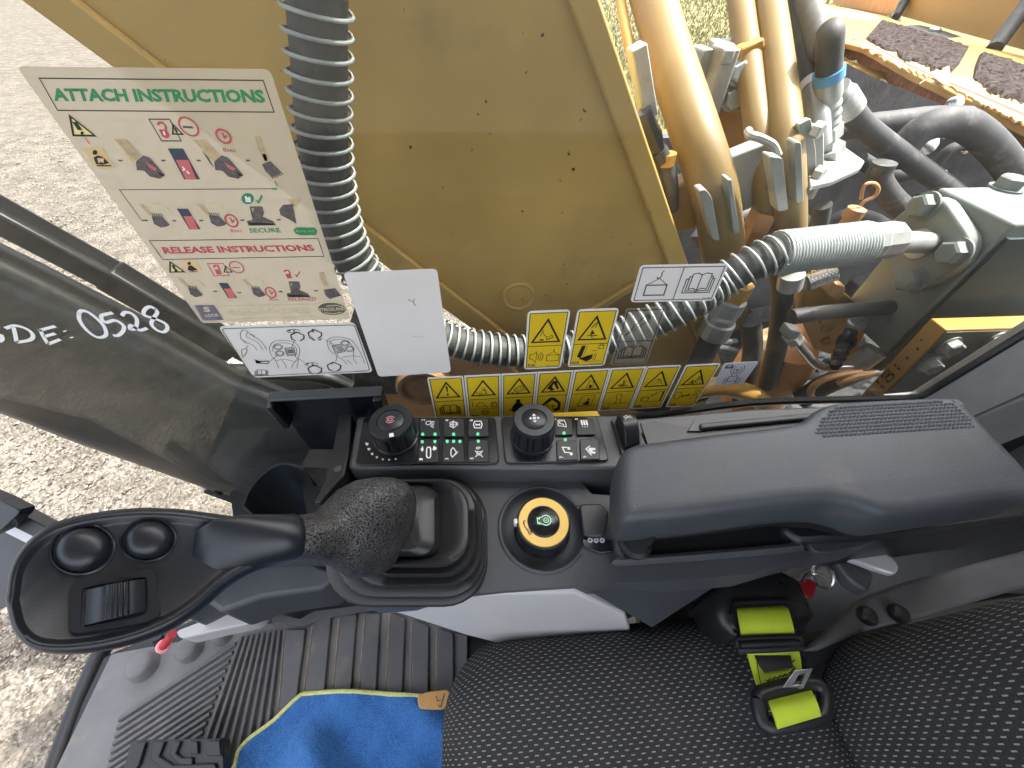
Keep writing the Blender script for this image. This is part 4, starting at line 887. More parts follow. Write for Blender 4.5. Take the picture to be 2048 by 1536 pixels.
# ---- crawler track on the right, below
trk = thing('crawler_track', 'dusty crawler track with pale shoes far below the front pillar', 'track', V(-.8,1.35,GZ))
x0t, x1t, yt0, yt1, zt_ = -1.42, 1.4, 1.25, 1.75, -.42
prof = []
for k in range(13): a = rad(90+15*k); prof.append(V(x0t+.33+.36*math.cos(a), 0, (GZ+zt_)/2+.36*math.sin(a)))
for k in range(13): a = rad(270+15*k); prof.append(V(x1t-.33+.36*math.cos(a), 0, (GZ+zt_)/2+.36*math.sin(a)))
mb = MB(); mb.prism([p+V(0,yt0+.06,0) for p in prof], V(0,yt1-yt0-.12,0)); mb.build('track_frame', MT['dark'], trk)
loop = prof+[prof[0]]; pts_, L = resample(loop, .085)
for i in range(len(pts_)-1):
    t = nrm(pts_[i+1]-pts_[i]); n_ = np.cross(t, EY); c = pts_[i]+V(0,(yt0+yt1)/2,0); 
    if np.dot(n_, pts_[i]-V((x0t+x1t)/2, 0, (GZ+zt_)/2)) < 0: n_ = -n_
    m2 = MB(); m2.box(c+n_*.012, (.076,yt1-yt0,.022), t, EY, n_); m2.box(c+n_*.034+t*.02, (.014,yt1-yt0,.026), t, EY, n_); m2.build('track_shoe', MT['concrete'], trk)
# dark frame members below the console corner
un = thing('undercarriage_guard', 'dark dusty guard plates below the joystick diagram sticker', 'guard', V(PY(620,790,.62)[0],.62,-.3))
for i, (pts, m_) in enumerate((([(470,770),(560,742),(640,745),(655,800),(560,830),(500,820)], MT['dark']), ([(655,735),(740,735),(790,790),(780,840),(690,830)], MT['dark']), ([(600,740),(660,735),(700,830),(640,835)], MT['wood']))):
    mb = MB(); mb.prism([PY(x, y, .70+.06*i) for x, y in pts], V(0,.05,0)); mb.build('guard_plate', m_, un, bevel=.004)
# ================================================================ INSIDE THE CAB
ZK = .62                                     # top of the keypad housing
def kz(px, py, z=ZK): return PZ(px, py, z)
con = thing('control_console', 'dark grey right-hand control console with keypads, knobs and key switch', 'console', PZ(1000,1050,.1))
# ---- keypad housing
mb = MB(); mb.prism(round_poly([kz(714,832), kz(1266,829), kz(1300,900), kz(1258,938), kz(694,936)], .006), V(0,0,-.075)); mb.build('keypad_housing', MT['console_light'], con, bevel=.004, bseg=3)
mb = MB(); mb.prism([kz(700,941,.60), kz(1262,945,.60), kz(1262,975,.57), kz(700,970,.57)], V(0,.012,-.002)); 
def z6(x, y): return 690+x/6.4, 780+y/6.4
def z7(x, y): return 990+x/6.4, 780+y/6.4
mb = MB(); mb.prism(round_poly([kz(*z6(*p), ZK+.0035) for p in ((235,350),(1925,345),(1975,935),(130,965))], .006, 5), V(0,0,-.0031)); pnA = mb.build('keypad_panel', MT['gloss_black'], con, bevel=.0012)
mb = MB(); mb.prism(round_poly([kz(*z7(*p), ZK+.0035) for p in ((75,340),(1310,335),(1465,905),(130,935))], .006, 5), V(0,0,-.0031)); pnB = mb.build('keypad_panel', MT['gloss_black'], con, bevel=.0012)
ZB = ZK+.0065
inkA = Ink(lambda x, y: kz(x, y, ZB), EZ); inkB = Ink(lambda x, y: kz(x, y, ZB), EZ)
def button(quad, zf, pn):
    P = [kz(*zf(*p), ZB) for p in quad]; mb = MB(); mb.prism(round_poly(P, .0025, 3), V(0,0,-.0028)); return mb.build('button', MT['black'], pn, bevel=.0008)
bq6 = [((955,370),(1205,368),(1212,590),(948,590)), ((1270,366),(1520,365),(1525,590),(1262,592)), ((1580,362),(1828,360),(1840,588),(1575,590)),
       ((945,648),(1190,646),(1200,928),(920,932)), ((1258,645),(1510,643),(1530,922),(1238,926)), ((1582,642),(1830,640),(1852,915),(1565,920))]
bq7 = [((765,362),(985,362),(998,572),(765,575)), ((1045,372),(1265,370),(1290,570),(1045,574)), ((785,640),(1040,636),(1065,895),(795,900)), ((1085,628),(1320,624),(1350,888),(1095,892))]
for q in bq6: button(q, z6, pnA)
for q in bq7: button(q, z7, pnB)
class ZInk:
    """print drawn in the units of an enlarged view"""
    def __init__(s, zf, base, lift): s.zf = zf; s.b = base; s.l = lift
    def line(s, pts, w=.0009, m=None, closed=False): s.b.line([s.zf(*p) for p in pts], w, m or MT['icon'], closed, lift=s.l); return s
    def fill(s, pts, m=None): s.b.fill([s.zf(*p) for p in pts], m or MT['icon'], lift=s.l); return s
    def circ(s, cx, cy, r, ry=None, w=.0009, m=None, a0=0, a1=360):
        ry = r if ry is None else ry; n = 18; full = a1-a0 >= 360
        return s.line([(cx+r*math.cos(rad(a0+(a1-a0)*k/n)), cy+ry*math.sin(rad(a0+(a1-a0)*k/n))) for k in range(n if full else n+1)], w, m, full)
    def disc(s, cx, cy, r, m=None, ry=None): ry = ry or r; return s.fill([(cx+r*math.cos(k*math.pi/7), cy+ry*math.sin(k*math.pi/7)) for k in range(14)], m)
    def text(s, t, quad, m=None, bold=.02): s.b.text(t, [s.zf(*p) for p in quad], m or MT['icon'], s.l, bold); return s
A = ZInk(z6, inkA, .0004); Bk = ZInk(z7, inkB, .0004)
# digits lie on their side: their top points to the front of the machine (left)
def digit(Z, t, x0, y0, x1, y1): Z.text(t, [(x1,y1),(x1,y0),(x0,y0),(x0,y1)])
for t, x0, y0, x1, y1 in (('2',980,375,1025,398),('4',1285,380,1325,402),('6',1592,378,1636,402),('1',952,875,996,900),('3',1280,872,1325,896),('5',1602,866,1645,890)): digit(A, t, x0, y0, x1, y1)
for t, x0, y0, x1, y1 in (('8',755,368,782,385),('0',1022,365,1062,385),('7',826,848,874,874),('9',1128,845,1174,870)): digit(Bk, t, x0, y0, x1, y1)
# 2 work lamp, 4 washer, 6 information
A.line([(1095,400),(1050,405),(1035,425),(1045,445),(1075,448),(1095,430),(1100,405)], closed=True)
for k in range(5): A.line([(1108-6*k+(k*2),405+k*14),(1148-4*k,408+k*20)], .0008)
A.line([(1390,400),(1440,440),(1390,490),(1350,470),(1345,420)], closed=True).line([(1390,400),(1390,490)], .0007).line([(1345,445),(1435,440)], .0007).circ(1360,425,18,12).circ(1360,462,18,12).line([(1420,415),(1442,420),(1440,460)], .0007)
A.line([(1660,402),(1740,402),(1755,440),(1742,488),(1660,488),(1645,445)], .0011, closed=True).line([(1675,448),(1725,446)], .0018).line([(1675,430),(1675,462)], .0009).line([(1725,430),(1725,462)], .0009)
# 1 travel speed, 3 wiper, 5 alarm off
A.line([(1045,760),(1058,735),(1085,733),(1097,755),(1097,845),(1085,870),(1058,870),(1045,850)], .0014, closed=True)
A.fill([(968,760),(985,735),(995,715),(1000,740),(1008,765),(995,790),(980,785)]).fill([(1125,745),(1130,720),(1150,722),(1178,745),(1165,765),(1140,778),(1120,765)])
A.line([(1380,740),(1358,770),(1355,830),(1375,862),(1425,800),(1395,750)], .0011, closed=True).line([(1378,860),(1430,815),(1422,790),(1448,798)], .0010)
A.line([(1665,780),(1765,858)], .0012).line([(1765,780),(1668,858)], .0012).line([(1685,790),(1690,835),(1740,835),(1745,790)], .0008, closed=True).circ(1700,745,18,12).circ(1722,740,8,6)
# 8 camera view, 0 menu, 7 music, 9 home
Bk.line([(805,395),(825,385),(885,388),(908,440),(910,475),(840,462),(810,460)], .0011, closed=True).line([(822,405),(830,430),(870,440),(885,460)], .0012).line([(820,402),(870,400)], .0010)
for k in range(3): Bk.line([(1102+32*k,388),(1118+32*k,452)], .0022).fill([(1116+30*k,465),(1126+30*k,465),(1128+30*k,478),(1118+30*k,478)])
Bk.line([(935,738),(862,735),(892,800),(965,805)], .0015).disc(945,750,20).disc(975,820,20)
Bk.line([(1215,718),(1165,755),(1235,838)], .0014).fill([(1190,762),(1215,740),(1285,745),(1285,770),(1248,772),(1250,792),(1288,792),(1285,815),(1230,815)])
# green lights under the keys
def led(Z, x, y, up_=True):
    s = 21; q = [(x-s,y+s),(x+s,y+s),(x+s*.7,y-s*.7),(x-s*.7,y-s*.7)] if up_ else [(x-s*.7,y+s*.7),(x+s*.7,y+s*.7),(x+s,y-s),(x-s,y-s)]
    P = [kz(*Z.zf(*p), ZB+.0006) for p in q]; mb = MB(); mb.prism(round_poly(P, .001, 3), V(0,0,-.0008)); mb.build('indicator_light', MT['led'], pnA if Z is A else pnB)
for x, y in ((995,560),(1153,560),(1390,560),(1700,557)): led(A, x, y)
for x, y in ((988,665),(1150,662),(1308,660),(1390,660),(1470,660),(1706,658)): led(A, x, y, False)
led(Bk, 884, 545); led(Bk, 900, 640, False)
# dial scale marks
ZD = ZK+.0036
inkd = Ink(lambda x, y: kz(x, y, ZD), EZ)
for i, (x, y) in enumerate(((280,693),(305,758),(347,820),(408,862),(484,888),(565,894),(650,886))):
    s = 23-2.0*i; inkd.fill([z6(x-s, y-s*.8), z6(x+s, y-s*.6), z6(x+s*.7, y+s*.8), z6(x-s*.5, y+s*.8)], MT['icon'], .0003)
inkd.done(pnA, 'dial_mark'); inkA.done(pnA, 'key_symbol'); inkB.done(pnB, 'key_symbol')

# ---- rotary knobs
def knob(base_px, r, h, nfl, parent, top_r=None, nm='dial_knob', flat=.0):
    c = kz(*base_px, ZK+.0034); mb = MB(); tr = top_r or r; secs = []; n = 96
    def ringf(rr, z, fl):
        return [c+V(0,0,z)+(rr*(1-fl*(0 if (k*nfl/n) % 1 < .82 else 1)))*V(math.cos(2*math.pi*k/n), math.sin(2*math.pi*k/n), 0) for k in range(n)]
    secs = [ringf(r*1.05,0,0), ringf(r*1.05,.003,0), ringf(r,.0035,.10), ringf(r*.5+tr*.5,h*.5,.10), ringf(tr,h-.007,.08), ringf(tr*1.0,h-.006,0), ringf(tr,h-.002,0), ringf(tr*.95,h,0), ringf(tr*.62,h,0), ringf(tr*.60,h-.0012,0)]
    mb.loft(secs); ob = mb.build(nm, MT['knob'], parent, smooth=40); ct = c+V(0,0,h)
    m2 = MB(); m2.lathe(ct-V(0,0,.0012), EZ, [(tr*.58,0),(tr*.58,.001),(tr*.50,.0022),(tr*.02,.0024)], 40); m2.build('knob_cap', MT['grip'], ob)
    return ob, c, ct
ORGK = lambda o: None
k1, c1, t1 = knob((793,874), .0243, .032, 8, con)
ik = Ink(lambda x, y: t1+V(x, y, .0014), EZ)
ik.circ(0, -.0005, .0045, .0008, MT['pink'], a0=20, a1=160).circ(0, -.0005, .0045, .0008, MT['pink'], a0=200, a1=340).circ(0, -.0005, .0022, .0009, MT['pink']).line([(-.0035,-.0005),(-.002,-.0005)], .0008, MT['pink'])
ik.done(k1, 'knob_symbol')
mb = MB(); d = nrm(kz(792,905)-kz(785,886)); d = nrm(V(.18,-1,0)); mb.box(c1+d*.0225+V(0,0,.017), (.0075,.004,.034), np.cross(d, EZ), d, EZ); mb.build('pointer', MT['gloss_black'], k1, bevel=.001)
mb = MB(); mb.box(c1+d*.0218+V(0,0,.0343), (.0045,.0045,.0008), np.cross(d, EZ), d, EZ); mb.build('pointer_mark', MT['icon'], k1)
k2, c2, t2 = knob((1065,873), .0250, .034, 26, con, .0232, 'jog_knob')
ik = Ink(lambda x, y: t2+V(x, y, .0014), EZ)
for a in (0, 90, 180, 270):
    ca, sa = math.cos(rad(a)), math.sin(rad(a)); f_ = lambda x, y: (x*ca-y*sa, x*sa+y*ca)
    ik.fill([f_(.0060,0), f_(.0034,.0022), f_(.0034,-.0022)], MT['icon'], .0003)
ik.disc(0, 0, .0022, MT['pale'], lift=.0003); ik.done(k2, 'knob_symbol')
# rocker switch between the second keypad and the armrest
rs = [(1224,838),(1266,830),(1290,888),(1250,906)]
mb = MB(); mb.prism(round_poly([kz(x, y, ZK+.004) for x, y in ((1222,838),(1262,830),(1284,880),(1272,905),(1243,908))], .003), V(0,0,-.0036)); mb.build('rocker_bezel', MT['black'], con, bevel=.001)
a, b, c_, d_ = [kz(x, y, ZK+.004) for x, y in ((1230,843),(1258,838),(1278,890),(1250,900))]
secs = []
for t in np.linspace(0, 1, 9):
    p, q = a+(d_-a)*t, b+(c_-b)*t; hgt = .004+.016*math.sin(math.pi*(t*.8+.18)); secs.append([p, p+V(0,0,hgt), q+V(0,0,hgt), q])
mb = MB(); mb.loft(secs); rk = mb.build('rocker_switch', MT['grip'], con, bevel=.001)
ik = Ink(quad_map([secs[3][1], secs[3][2], secs[1][2], secs[1][1]]), np.cross(secs[1][2]-secs[1][1], secs[1][1]-secs[3][1]))
ik.line([(.25,.75),(.5,.85),(.45,.55),(.25,.55)], .0007, MT['icon'], True).line([(.2,.2),(.7,.7)], .0008, MT['icon']).line([(.5,.45),(.75,.4)], .0007, MT['icon']).line([(.45,.25),(.75,.22)], .0007, MT['icon']); ik.done(rk, 'switch_symbol')

# ---- lower console body: top with a dished recess for the key switch, rounded down to the seat side
ZC = .590
def cz(px, py, z=ZC): return PZ(px, py, z)
topo = [(690,948),(880,962),(958,941),(1132,938),(1156,957),(1184,988),(1240,992),(1262,1100),(1600,1100),(1650,1104),(1500,1148),(1330,1162),(1240,1164),(1180,1176),(1153,1170),(1013,1182),(800,1200),(740,1204),(668,1180),(650,1110)]
kc = cz(1085,1054); 
hole_pts = circle_pts(kc, EZ, .0455, 40)
mb = MB(); mb.prism([cz(*p) for p in topo], V(0,0,-.045), [hole_pts]); mb.build('console_top', MT['console'], con, bevel=.006, bseg=3)
mb = MB(); mb.lathe(kc-V(0,0,.010), EZ, [(.0,0),(.034,0),(.0385,.001),(.0425,.004),(.0453,.0095)], 48, False); mb.build('switch_recess', MT['console'], con, smooth=60)
# raised lip round the recess
mb = MB(); mb.tube([kc+V(0,0,-.0002)+.0462*V(math.cos(rad(a)), math.sin(rad(a)), 0) for a in range(25, 320, 6)], .0022, 8); mb.build('recess_lip', MT['console'], con)
# under-body narrowing down to the floor
low = [PZ(x, y, ZC-.05) for x, y in ((700,960),(1255,960),(1262,1100),(1600,1100),(1500,1150),(1330,1170),(1153,1180),(800,1205),(690,1170))]
cen_ = sum(low)/len(low)
mb = MB(); mb.loft([[p for p in low][::-1], [V(*(cen_[:2]+(p-cen_)[:2]*.8), .03)+V(0,.04,0) for p in low][::-1]]); mb.build('console_base', MT['console'], con, bevel=.01)
# silver side panel facing the seat
sp_t = [cz(742,1205,ZC-.012), cz(1013,1188,ZC-.006), cz(1150,1184,ZC-.012), cz(1250,1230,ZC-.05)]
sp_b = [PZ(742,1207,ZC-.03), PZ(928,1268,.44), PZ(1000,1290,.42), PZ(1262,1262,.43)]
mb = MB(); mb.loft([[sp_t[0],sp_t[1],sp_t[2],sp_t[3],sp_b[3],sp_b[2],sp_b[1],sp_b[0]], [p+V(0,.012,0) for p in (sp_t[0],sp_t[1],sp_t[2],sp_t[3],sp_b[3],sp_b[2],sp_b[1],sp_b[0])]]); mb.build('side_panel', MT['silver'], con, bevel=.003)
# seat-side skirt behind the silver panel, below the armrest
sk_t = [cz(x, y, ZC-.004) for x, y in ((1150,1172),(1240,1166),(1330,1164),(1500,1150),(1650,1106),(1690,1096))]
sk_b = [PZ(x, y, ZC-.065) for x, y in ((1272,1225),(1300,1245),(1312,1200),(1440,1166),(1680,1104),(1730,1080))]
mb = MB(); mb.loft([sk_t+sk_b[::-1], [p+V(0,.015,0) for p in sk_t+sk_b[::-1]]]); mb.build('seat_side_skirt', MT['console'], con, bevel=.003)
# small black switch and three-hole socket right of the key switch
mb = MB(); mb.prism(round_poly([cz(x, y, ZC+.010) for x, y in ((1158,1008),(1200,1006),(1218,1022),(1212,1068),(1196,1074),(1166,1070))], .004), V(0,0,-.0098)); mb.build('side_switch', MT['black'], con, bevel=.002)
mb = MB(); mb.prism(round_poly([cz(x, y, ZC+.003) for x, y in ((1163,1076),(1222,1078),(1227,1104),(1200,1106),(1168,1094))], .003), V(0,0,-.0028)); mb.build('socket_plate', MT['gloss_black'], con, bevel=.001)
for x in (1180, 1192, 1204):
    mb = MB(); mb.lathe(cz(x, 1081, ZC+.0031), EZ, [(.0026,0),(.0026,.0012),(.0015,.0012),(.0012,.0)], 12); mb.build('socket_pin', MT['pale'], con)
# open pocket under the armrest
mb = MB(); mb.prism(round_poly([cz(x, y, ZC+.001) for x, y in ((1238,1062),(1578,1052),(1584,1086),(1570,1093),(1245,1118))], .008, 4), V(0,0,-.0008)); mb.build('pocket_floor', MT['black'], con)
mb = MB(); rim = [cz(x, y, ZC+.004) for x, y in ((1234,1062),(1240,1112),(1256,1122),(1570,1097),(1590,1084),(1582,1048))]; mb.tube(catmull(rim, 5), .0045, 8); mb.build('pocket_rim', MT['console'], con)
mb = MB(); mb.lathe(cz(1265,1092,ZC), EZ, [(.017,0),(.017,.012),(.013,.014),(.013,.060)], 24); mb.build('armrest_post', MT['black'], con)
mb = MB(); mb.prism([cz(x, y, ZC+.012) for x, y in ((1560,1000),(1900,980),(2060,990),(2060,1040),(1800,1075),(1600,1085),(1566,1060))], V(0,0,-.09)); mb.build('armrest_carrier', MT['black'], con, bevel=.006)
# rear end cap of the console, below the armrest's bend
mb = MB(); mb.prism(round_poly([cz(x, y, ZC+.006) for x, y in ((1600,1060),(1700,1050),(1800,1060),(1740,1088),(1655,1106),(1628,1104))], .006), V(0,0,-.05)); mb.build('end_cap', MT['console'], con, bevel=.006)

# ---- engine key switch: black knob with yellow ring
ks = thing('start_switch', 'round black start switch with a wide yellow ring and green lit symbol', 'switch', kc-V(0,0,.015))
n = 60; kb = kc-V(0,0,.0098)
def rg(r_, z, fl=0): return [kb+V(0,0,z)+r_*(1-fl*(1 if (k % 6) < 2 else 0))*V(math.cos(2*math.pi*k/n), math.sin(2*math.pi*k/n), 0) for k in range(n)]
KH = .0245
mb = MB(); mb.loft([rg(.0295,0), rg(.0305,.003), rg(.0298,.006,.06), rg(.0286,KH-.005,.06), rg(.0284,KH-.004), rg(.0282,KH-.001), rg(.0266,KH)]); mb.build('knob_body', MT['knob'], ks, smooth=40)
mb = MB(); mb.lathe(kb+V(0,0,KH), EZ, [(.0264,.0),(.0257,.0012),(.0172,.0005),(.0166,-.0015)], 48, False); mb.build('yellow_ring', MT['yellow_ring'], ks, smooth=60)
mb = MB(); mb.lathe(kb+V(0,0,KH-.0005), EZ, [(.0166,-.002),(.0166,.0004),(.0150,.0016),(.001,.0022)], 48); mb.build('push_button', MT['gloss_black'], ks, smooth=60)
kt = kb+V(0,0,KH+.0022)
ik = Ink(lambda x, y: kt+V(x, y, 0), EZ)
ik.circ(.0022, 0, .0052, .0011, MT['lit_icon'], a0=-140, a1=140, lift=.0004).line([(-.002,.0034),(-.0045,.0034),(-.0045,.0018),(-.0065,.003),(-.0065,-.003),(-.0045,-.0018),(-.0045,-.0034),(-.002,-.0034)], .0011, MT['lit_icon'], lift=.0004).circ(.0026, 0, .0026, .0008, MT['lit_icon'], lift=.0004).line([(.0012,0),(.0040,0)], .0008, MT['lit_icon'], lift=.0004)
ik.done(ks, 'button_symbol')
ik = Ink(lambda x, y: kb+V(x*.91, y*.91, KH+.0010), EZ)
ik.line([(-.0236,.0018),(-.0208,.0018)], .0008, MT['ink'], lift=.0004).line([(-.0232,-.0005),(-.0222,-.005),(-.0198,-.0085)], .0008, MT['ink'], lift=.0004).fill([(-.0232,.0012),(-.0244,-.0016),(-.0218,-.0012)], MT['ink'], .0004).fill([(-.0185,-.0105),(-.0208,-.0092),(-.0188,-.0075)], MT['ink'], .0004).circ(-.0172, -.0122, .0016, .0007, MT['ink'], lift=.0004)
ik.done(ks, 'ring_mark')
mb = MB(); mb.box(kb+V(-.0290,.003,KH-.005), (.004,.0055,.010)); mb.build('switch_pointer', MT['icon'], ks, bevel=.0012)

# ---- joystick
JB = cz(842,1082)                                     # where the boot meets the console
js = thing('joystick', 'black control joystick with leathery collar, two round buttons and thumb roller', 'joystick', JB)
boot_pts = []
def rsq(cx, cy, w_, h_, z, r_=.34):
    """rounded square traced in the photograph's scale, laid level at height z"""
    return [PZ(cx+p, cy+q, z) for p, q in rrect(w_, h_, min(w_, h_)*r_, 7)]
ringsb = [(812,1086,322,256,ZC),(813,1085,324,258,ZC+.004),(814,1083,316,250,ZC+.008),(820,1081,270,212,ZC+.008),(820,1080,294,234,ZC+.012),(822,1078,298,238,ZC+.015),(823,1076,290,230,ZC+.019),(829,1071,244,190,ZC+.018),(830,1069,264,212,ZC+.022),(831,1067,268,216,ZC+.026),(832,1065,260,208,ZC+.030),(836,1059,214,176,ZC+.028),(837,1057,230,194,ZC+.033),(837,1056,234,197,ZC+.037),(836,1054,226,188,ZC+.041),(837,1051,184,158,ZC+.038),(837,1049,200,172,ZC+.043),(837,1048,203,174,ZC+.047),(836,1046,194,166,ZC+.050),(832,1043,160,152,ZC+.046),(830,1042,140,144,ZC+.038)]
mb = MB(); mb.loft([rsq(*r_) for r_ in ringsb]); mb.build('rubber_boot', MT['rubber'], js, smooth=75)
sh0 = PZ(822,1042,ZC+.045)
# shaft housing between boot and collar
mb = MB(); mb.loft([rsq(824,1042,112,146,ZC+.040,.28), rsq(817,1042,104,138,ZC+.052,.3), rsq(800,1044,88,112,ZC+.058,.35)]); mb.build('shaft_housing', MT['black'], js, bevel=.003, smooth=60)
# collar + neck: one lofted leathery body from the hand rest up to the grip
def sec(px, py, t, hw, hd, tilt=0, n_=28, sq=1.):
    """oval section facing along the stick: half width hw (photo up-down), half depth hd"""
    c = PD(px, py, t); return c, hw, hd, tilt
stn = [(812,1050,.354,66,.009,14),(798,1050,.350,86,.016,12),(770,1051,.344,97,.023,8),(735,1053,.335,98,.026,4),(705,1056,.326,95,.027,0),(683,1060,.319,82,.026,-3),(664,1066,.312,64,.024,-4),(645,1070,.304,53,.0215,-4),(628,1072,.297,48,.0205,-4),(608,1073,.289,46,.0195,-4),(590,1073,.283,43,.0175,-2),(574,1073,.280,36,.013,0)]
secs = []
for i, (px, py, t, hw, hd, tl) in enumerate(stn):
    c = PD(px, py, t); a0, a1 = max(0, i-1), min(len(stn)-1, i+1)
    T = nrm(PD(*stn[a1][:3])-PD(*stn[a0][:3])); dirp = V(math.sin(rad(tl)), -math.cos(rad(tl)))
    u = PD(px+dirp[0]*hw, py+dirp[1]*hw, t)-c; u = u-T*np.dot(u, T); w_ = nrm(np.cross(T, u))*hd
    secs.append([c+u*math.cos(a)+w_*math.sin(a) for a in [2*math.pi*k/32 for k in range(32)]])
first = [sum(secs[0])/32+(p-sum(secs[0])/32)*.7-nrm(sum(secs[1])/32-sum(secs[0])/32)*.004 for p in secs[0]]
mb = MB(); mb.loft([first]+secs); mb.build('leather_collar', MT['leather'], js, smooth=80)
# head: outline on a plane facing up and back to the operator, domed rim, sunken face
HC = PD(205,1165,.214); HN = nrm(V(.52,-.20,.83))
def hp_(px, py, h=0.): return PP(px, py, HC, HN)+HN*h
outl = [(2,1200),(14,1130),(48,1078),(105,1040),(180,1020),(270,1010),(360,1012),(440,1022),(510,1030),(570,1033),(596,1042),(600,1075),(592,1108),(560,1124),(500,1146),(450,1178),(405,1218),(345,1258),(270,1288),(190,1306),(110,1312),(55,1300),(18,1262)]
outl = [tuple(p[:2]) for p in catmull([V(x, y, 0) for x, y in outl+[outl[0]]], 4)][:-1]
oc = np.mean(outl, 0)
def shrink(k, dx=0, dy=0):           # inset measured along the outline's own normal
    out = []; n_ = len(outl)
    for i in range(n_):
        a, b = np.array(outl[i-1]), np.array(outl[(i+1) % n_]); t = (b-a)/np.hypot(*(b-a)); nn = np.array([-t[1], t[0]])
        if np.dot(nn, oc-np.array(outl[i])) < 0: nn = -nn
        out.append(tuple(np.array(outl[i])+nn*k))
    return out
rings = [(26,-.040),(10,-.032),(2,-.020),(0,-.010),(4,-.003),(12,0),(19,.0005),(25,-.0004),(31,-.0026),(36,-.0033)]
secs = []
for k, h_ in rings:
    ring_ = []
    for (x, y) in shrink(k):
        f_ = min(1, max(0, (x-350)/170)); dip = -.003*f_ if h_ > -.02 else 0
        lift = 0          # the rim runs out towards the neck
        ring_.append(hp_(x, y, h_+dip+lift))
    secs.append(ring_)
mb = MB(); mb.loft(secs); head = mb.build('grip_head', MT['grip'], js, smooth=70)
def oval(px, py, t, hw, hd, T):
    c = PD(px, py, t); u = PD(px, py-hw, t)-c; u = u-T*np.dot(u, T); w_ = nrm(np.cross(T, u))*hd
    return [c+u*math.cos(a)+w_*math.sin(a) for a in [2*math.pi*k/32 for k in range(32)]]
nk = [(385,1112,.2425,50,.0005),(425,1100,.2480,62,.0040),(468,1090,.2548,58,.0085),(513,1081,.2620,51,.0125),(555,1076,.2697,46,.0155),(588,1073,.2775,44,.0172),(600,1073,.2812,38,.0150)]
TN = nrm(PD(*nk[-1][:3])-PD(*nk[1][:3]))
mb = MB(); mb.loft([oval(*q, TN) for q in nk]); mb.build('grip_neck', MT['grip'], js, smooth=80)
HF = -.0033                                            # level of the sunken face
def hbutton(px, py, rx, ry, ang):
    def el(k, h_): return [hp_(px+k*(rx*math.cos(a)*math.cos(ang)-ry*math.sin(a)*math.sin(ang)), py+k*(rx*math.cos(a)*math.sin(ang)+ry*math.sin(a)*math.cos(ang)), h_) for a in [2*math.pi*j/40 for j in range(40)]]
    m2 = MB(); m2.loft([el(1.18,HF-.001), el(1.17,HF+.0012), el(1.10,HF+.0016), el(1.05,HF-.0004), el(1.0,HF+.0004), el(.92,HF+.0040), el(.76,HF+.0066), el(.5,HF+.0078), el(.2,HF+.0082)]); b_ = m2.build('button', MT['grip'], head, smooth=60)
hbutton(163,1098,58,44,-.22); hbutton(295,1079,50,38,-.18)
# thumb roller in its frame
fr = [(150,1172),(300,1144),(312,1222),(286,1238),(148,1262)]
inn = [(163,1176),(294,1152),(298,1222),(282,1232),(160,1256)]
m2 = MB(); m2.prism(round_poly([hp_(*p, HF+.0022) for p in ((140,1164),(308,1134),(322,1228),(296,1244),(136,1270))], .005), -HN*.0030, [round_poly([hp_(*p, HF+.0022) for p in inn], .002)]); rfr = m2.build('roller_frame', MT['grip'], head, bevel=.0008)
m2 = MB(); m2.prism([hp_(*p, HF-.0008) for p in inn], -HN*.001); m2.build('roller_well', MT['gloss_black'], head)
a, b, c_, d_ = [hp_(*p, HF) for p in ((170,1180),(290,1157),(292,1222),(166,1252))]
secs = []
for i, t in enumerate(np.linspace(0, 1, 25)):
    hgt = .0005+.0085*math.sin(math.pi*(.06+.88*t)); 
    if .30 < t < .78: hgt += .0008*(1 if i % 2 else -.2)
    p, q = a+(b-a)*t, d_+(c_-d_)*t; secs.append([p-HN*.002, q-HN*.002, q+HN*hgt, p+HN*hgt])
m2 = MB(); m2.loft(secs); m2.build('thumb_roller', MT['grip'], head, smooth=25, bevel=.0003)

# ---- armrest
ZA = .690
arm = thing('armrest', 'large charcoal padded armrest with a dimpled pad along its window side', 'armrest', PZ(1265,1092,ZC+.05))
ap = [(1236,975),(1238,930),(1246,900),(1272,886),(1330,878),(1430,865),(1520,855),(1580,847),(1606,838),(1632,818),(1662,806),(1720,800),(1850,794),(1905,795),(1926,806),(1970,852),(2040,925),(2150,1025),(2200,1060),(2160,1040),(2048,1010),(1900,1030),(1800,1048),(1745,1044),(1700,1026),(1655,1018),(1560,1026),(1410,1050),(1300,1064),(1262,1066),(1244,1052),(1238,1020)]
ap = ap[:18] + [(2230,1090),(2200,1010),(2048,1002),(1900,1034),(1810,1046),(1760,1042),(1715,1026),(1660,1016),(1560,1022),(1410,1044),(1300,1058),(1262,1062),(1244,1050),(1237,1018)]
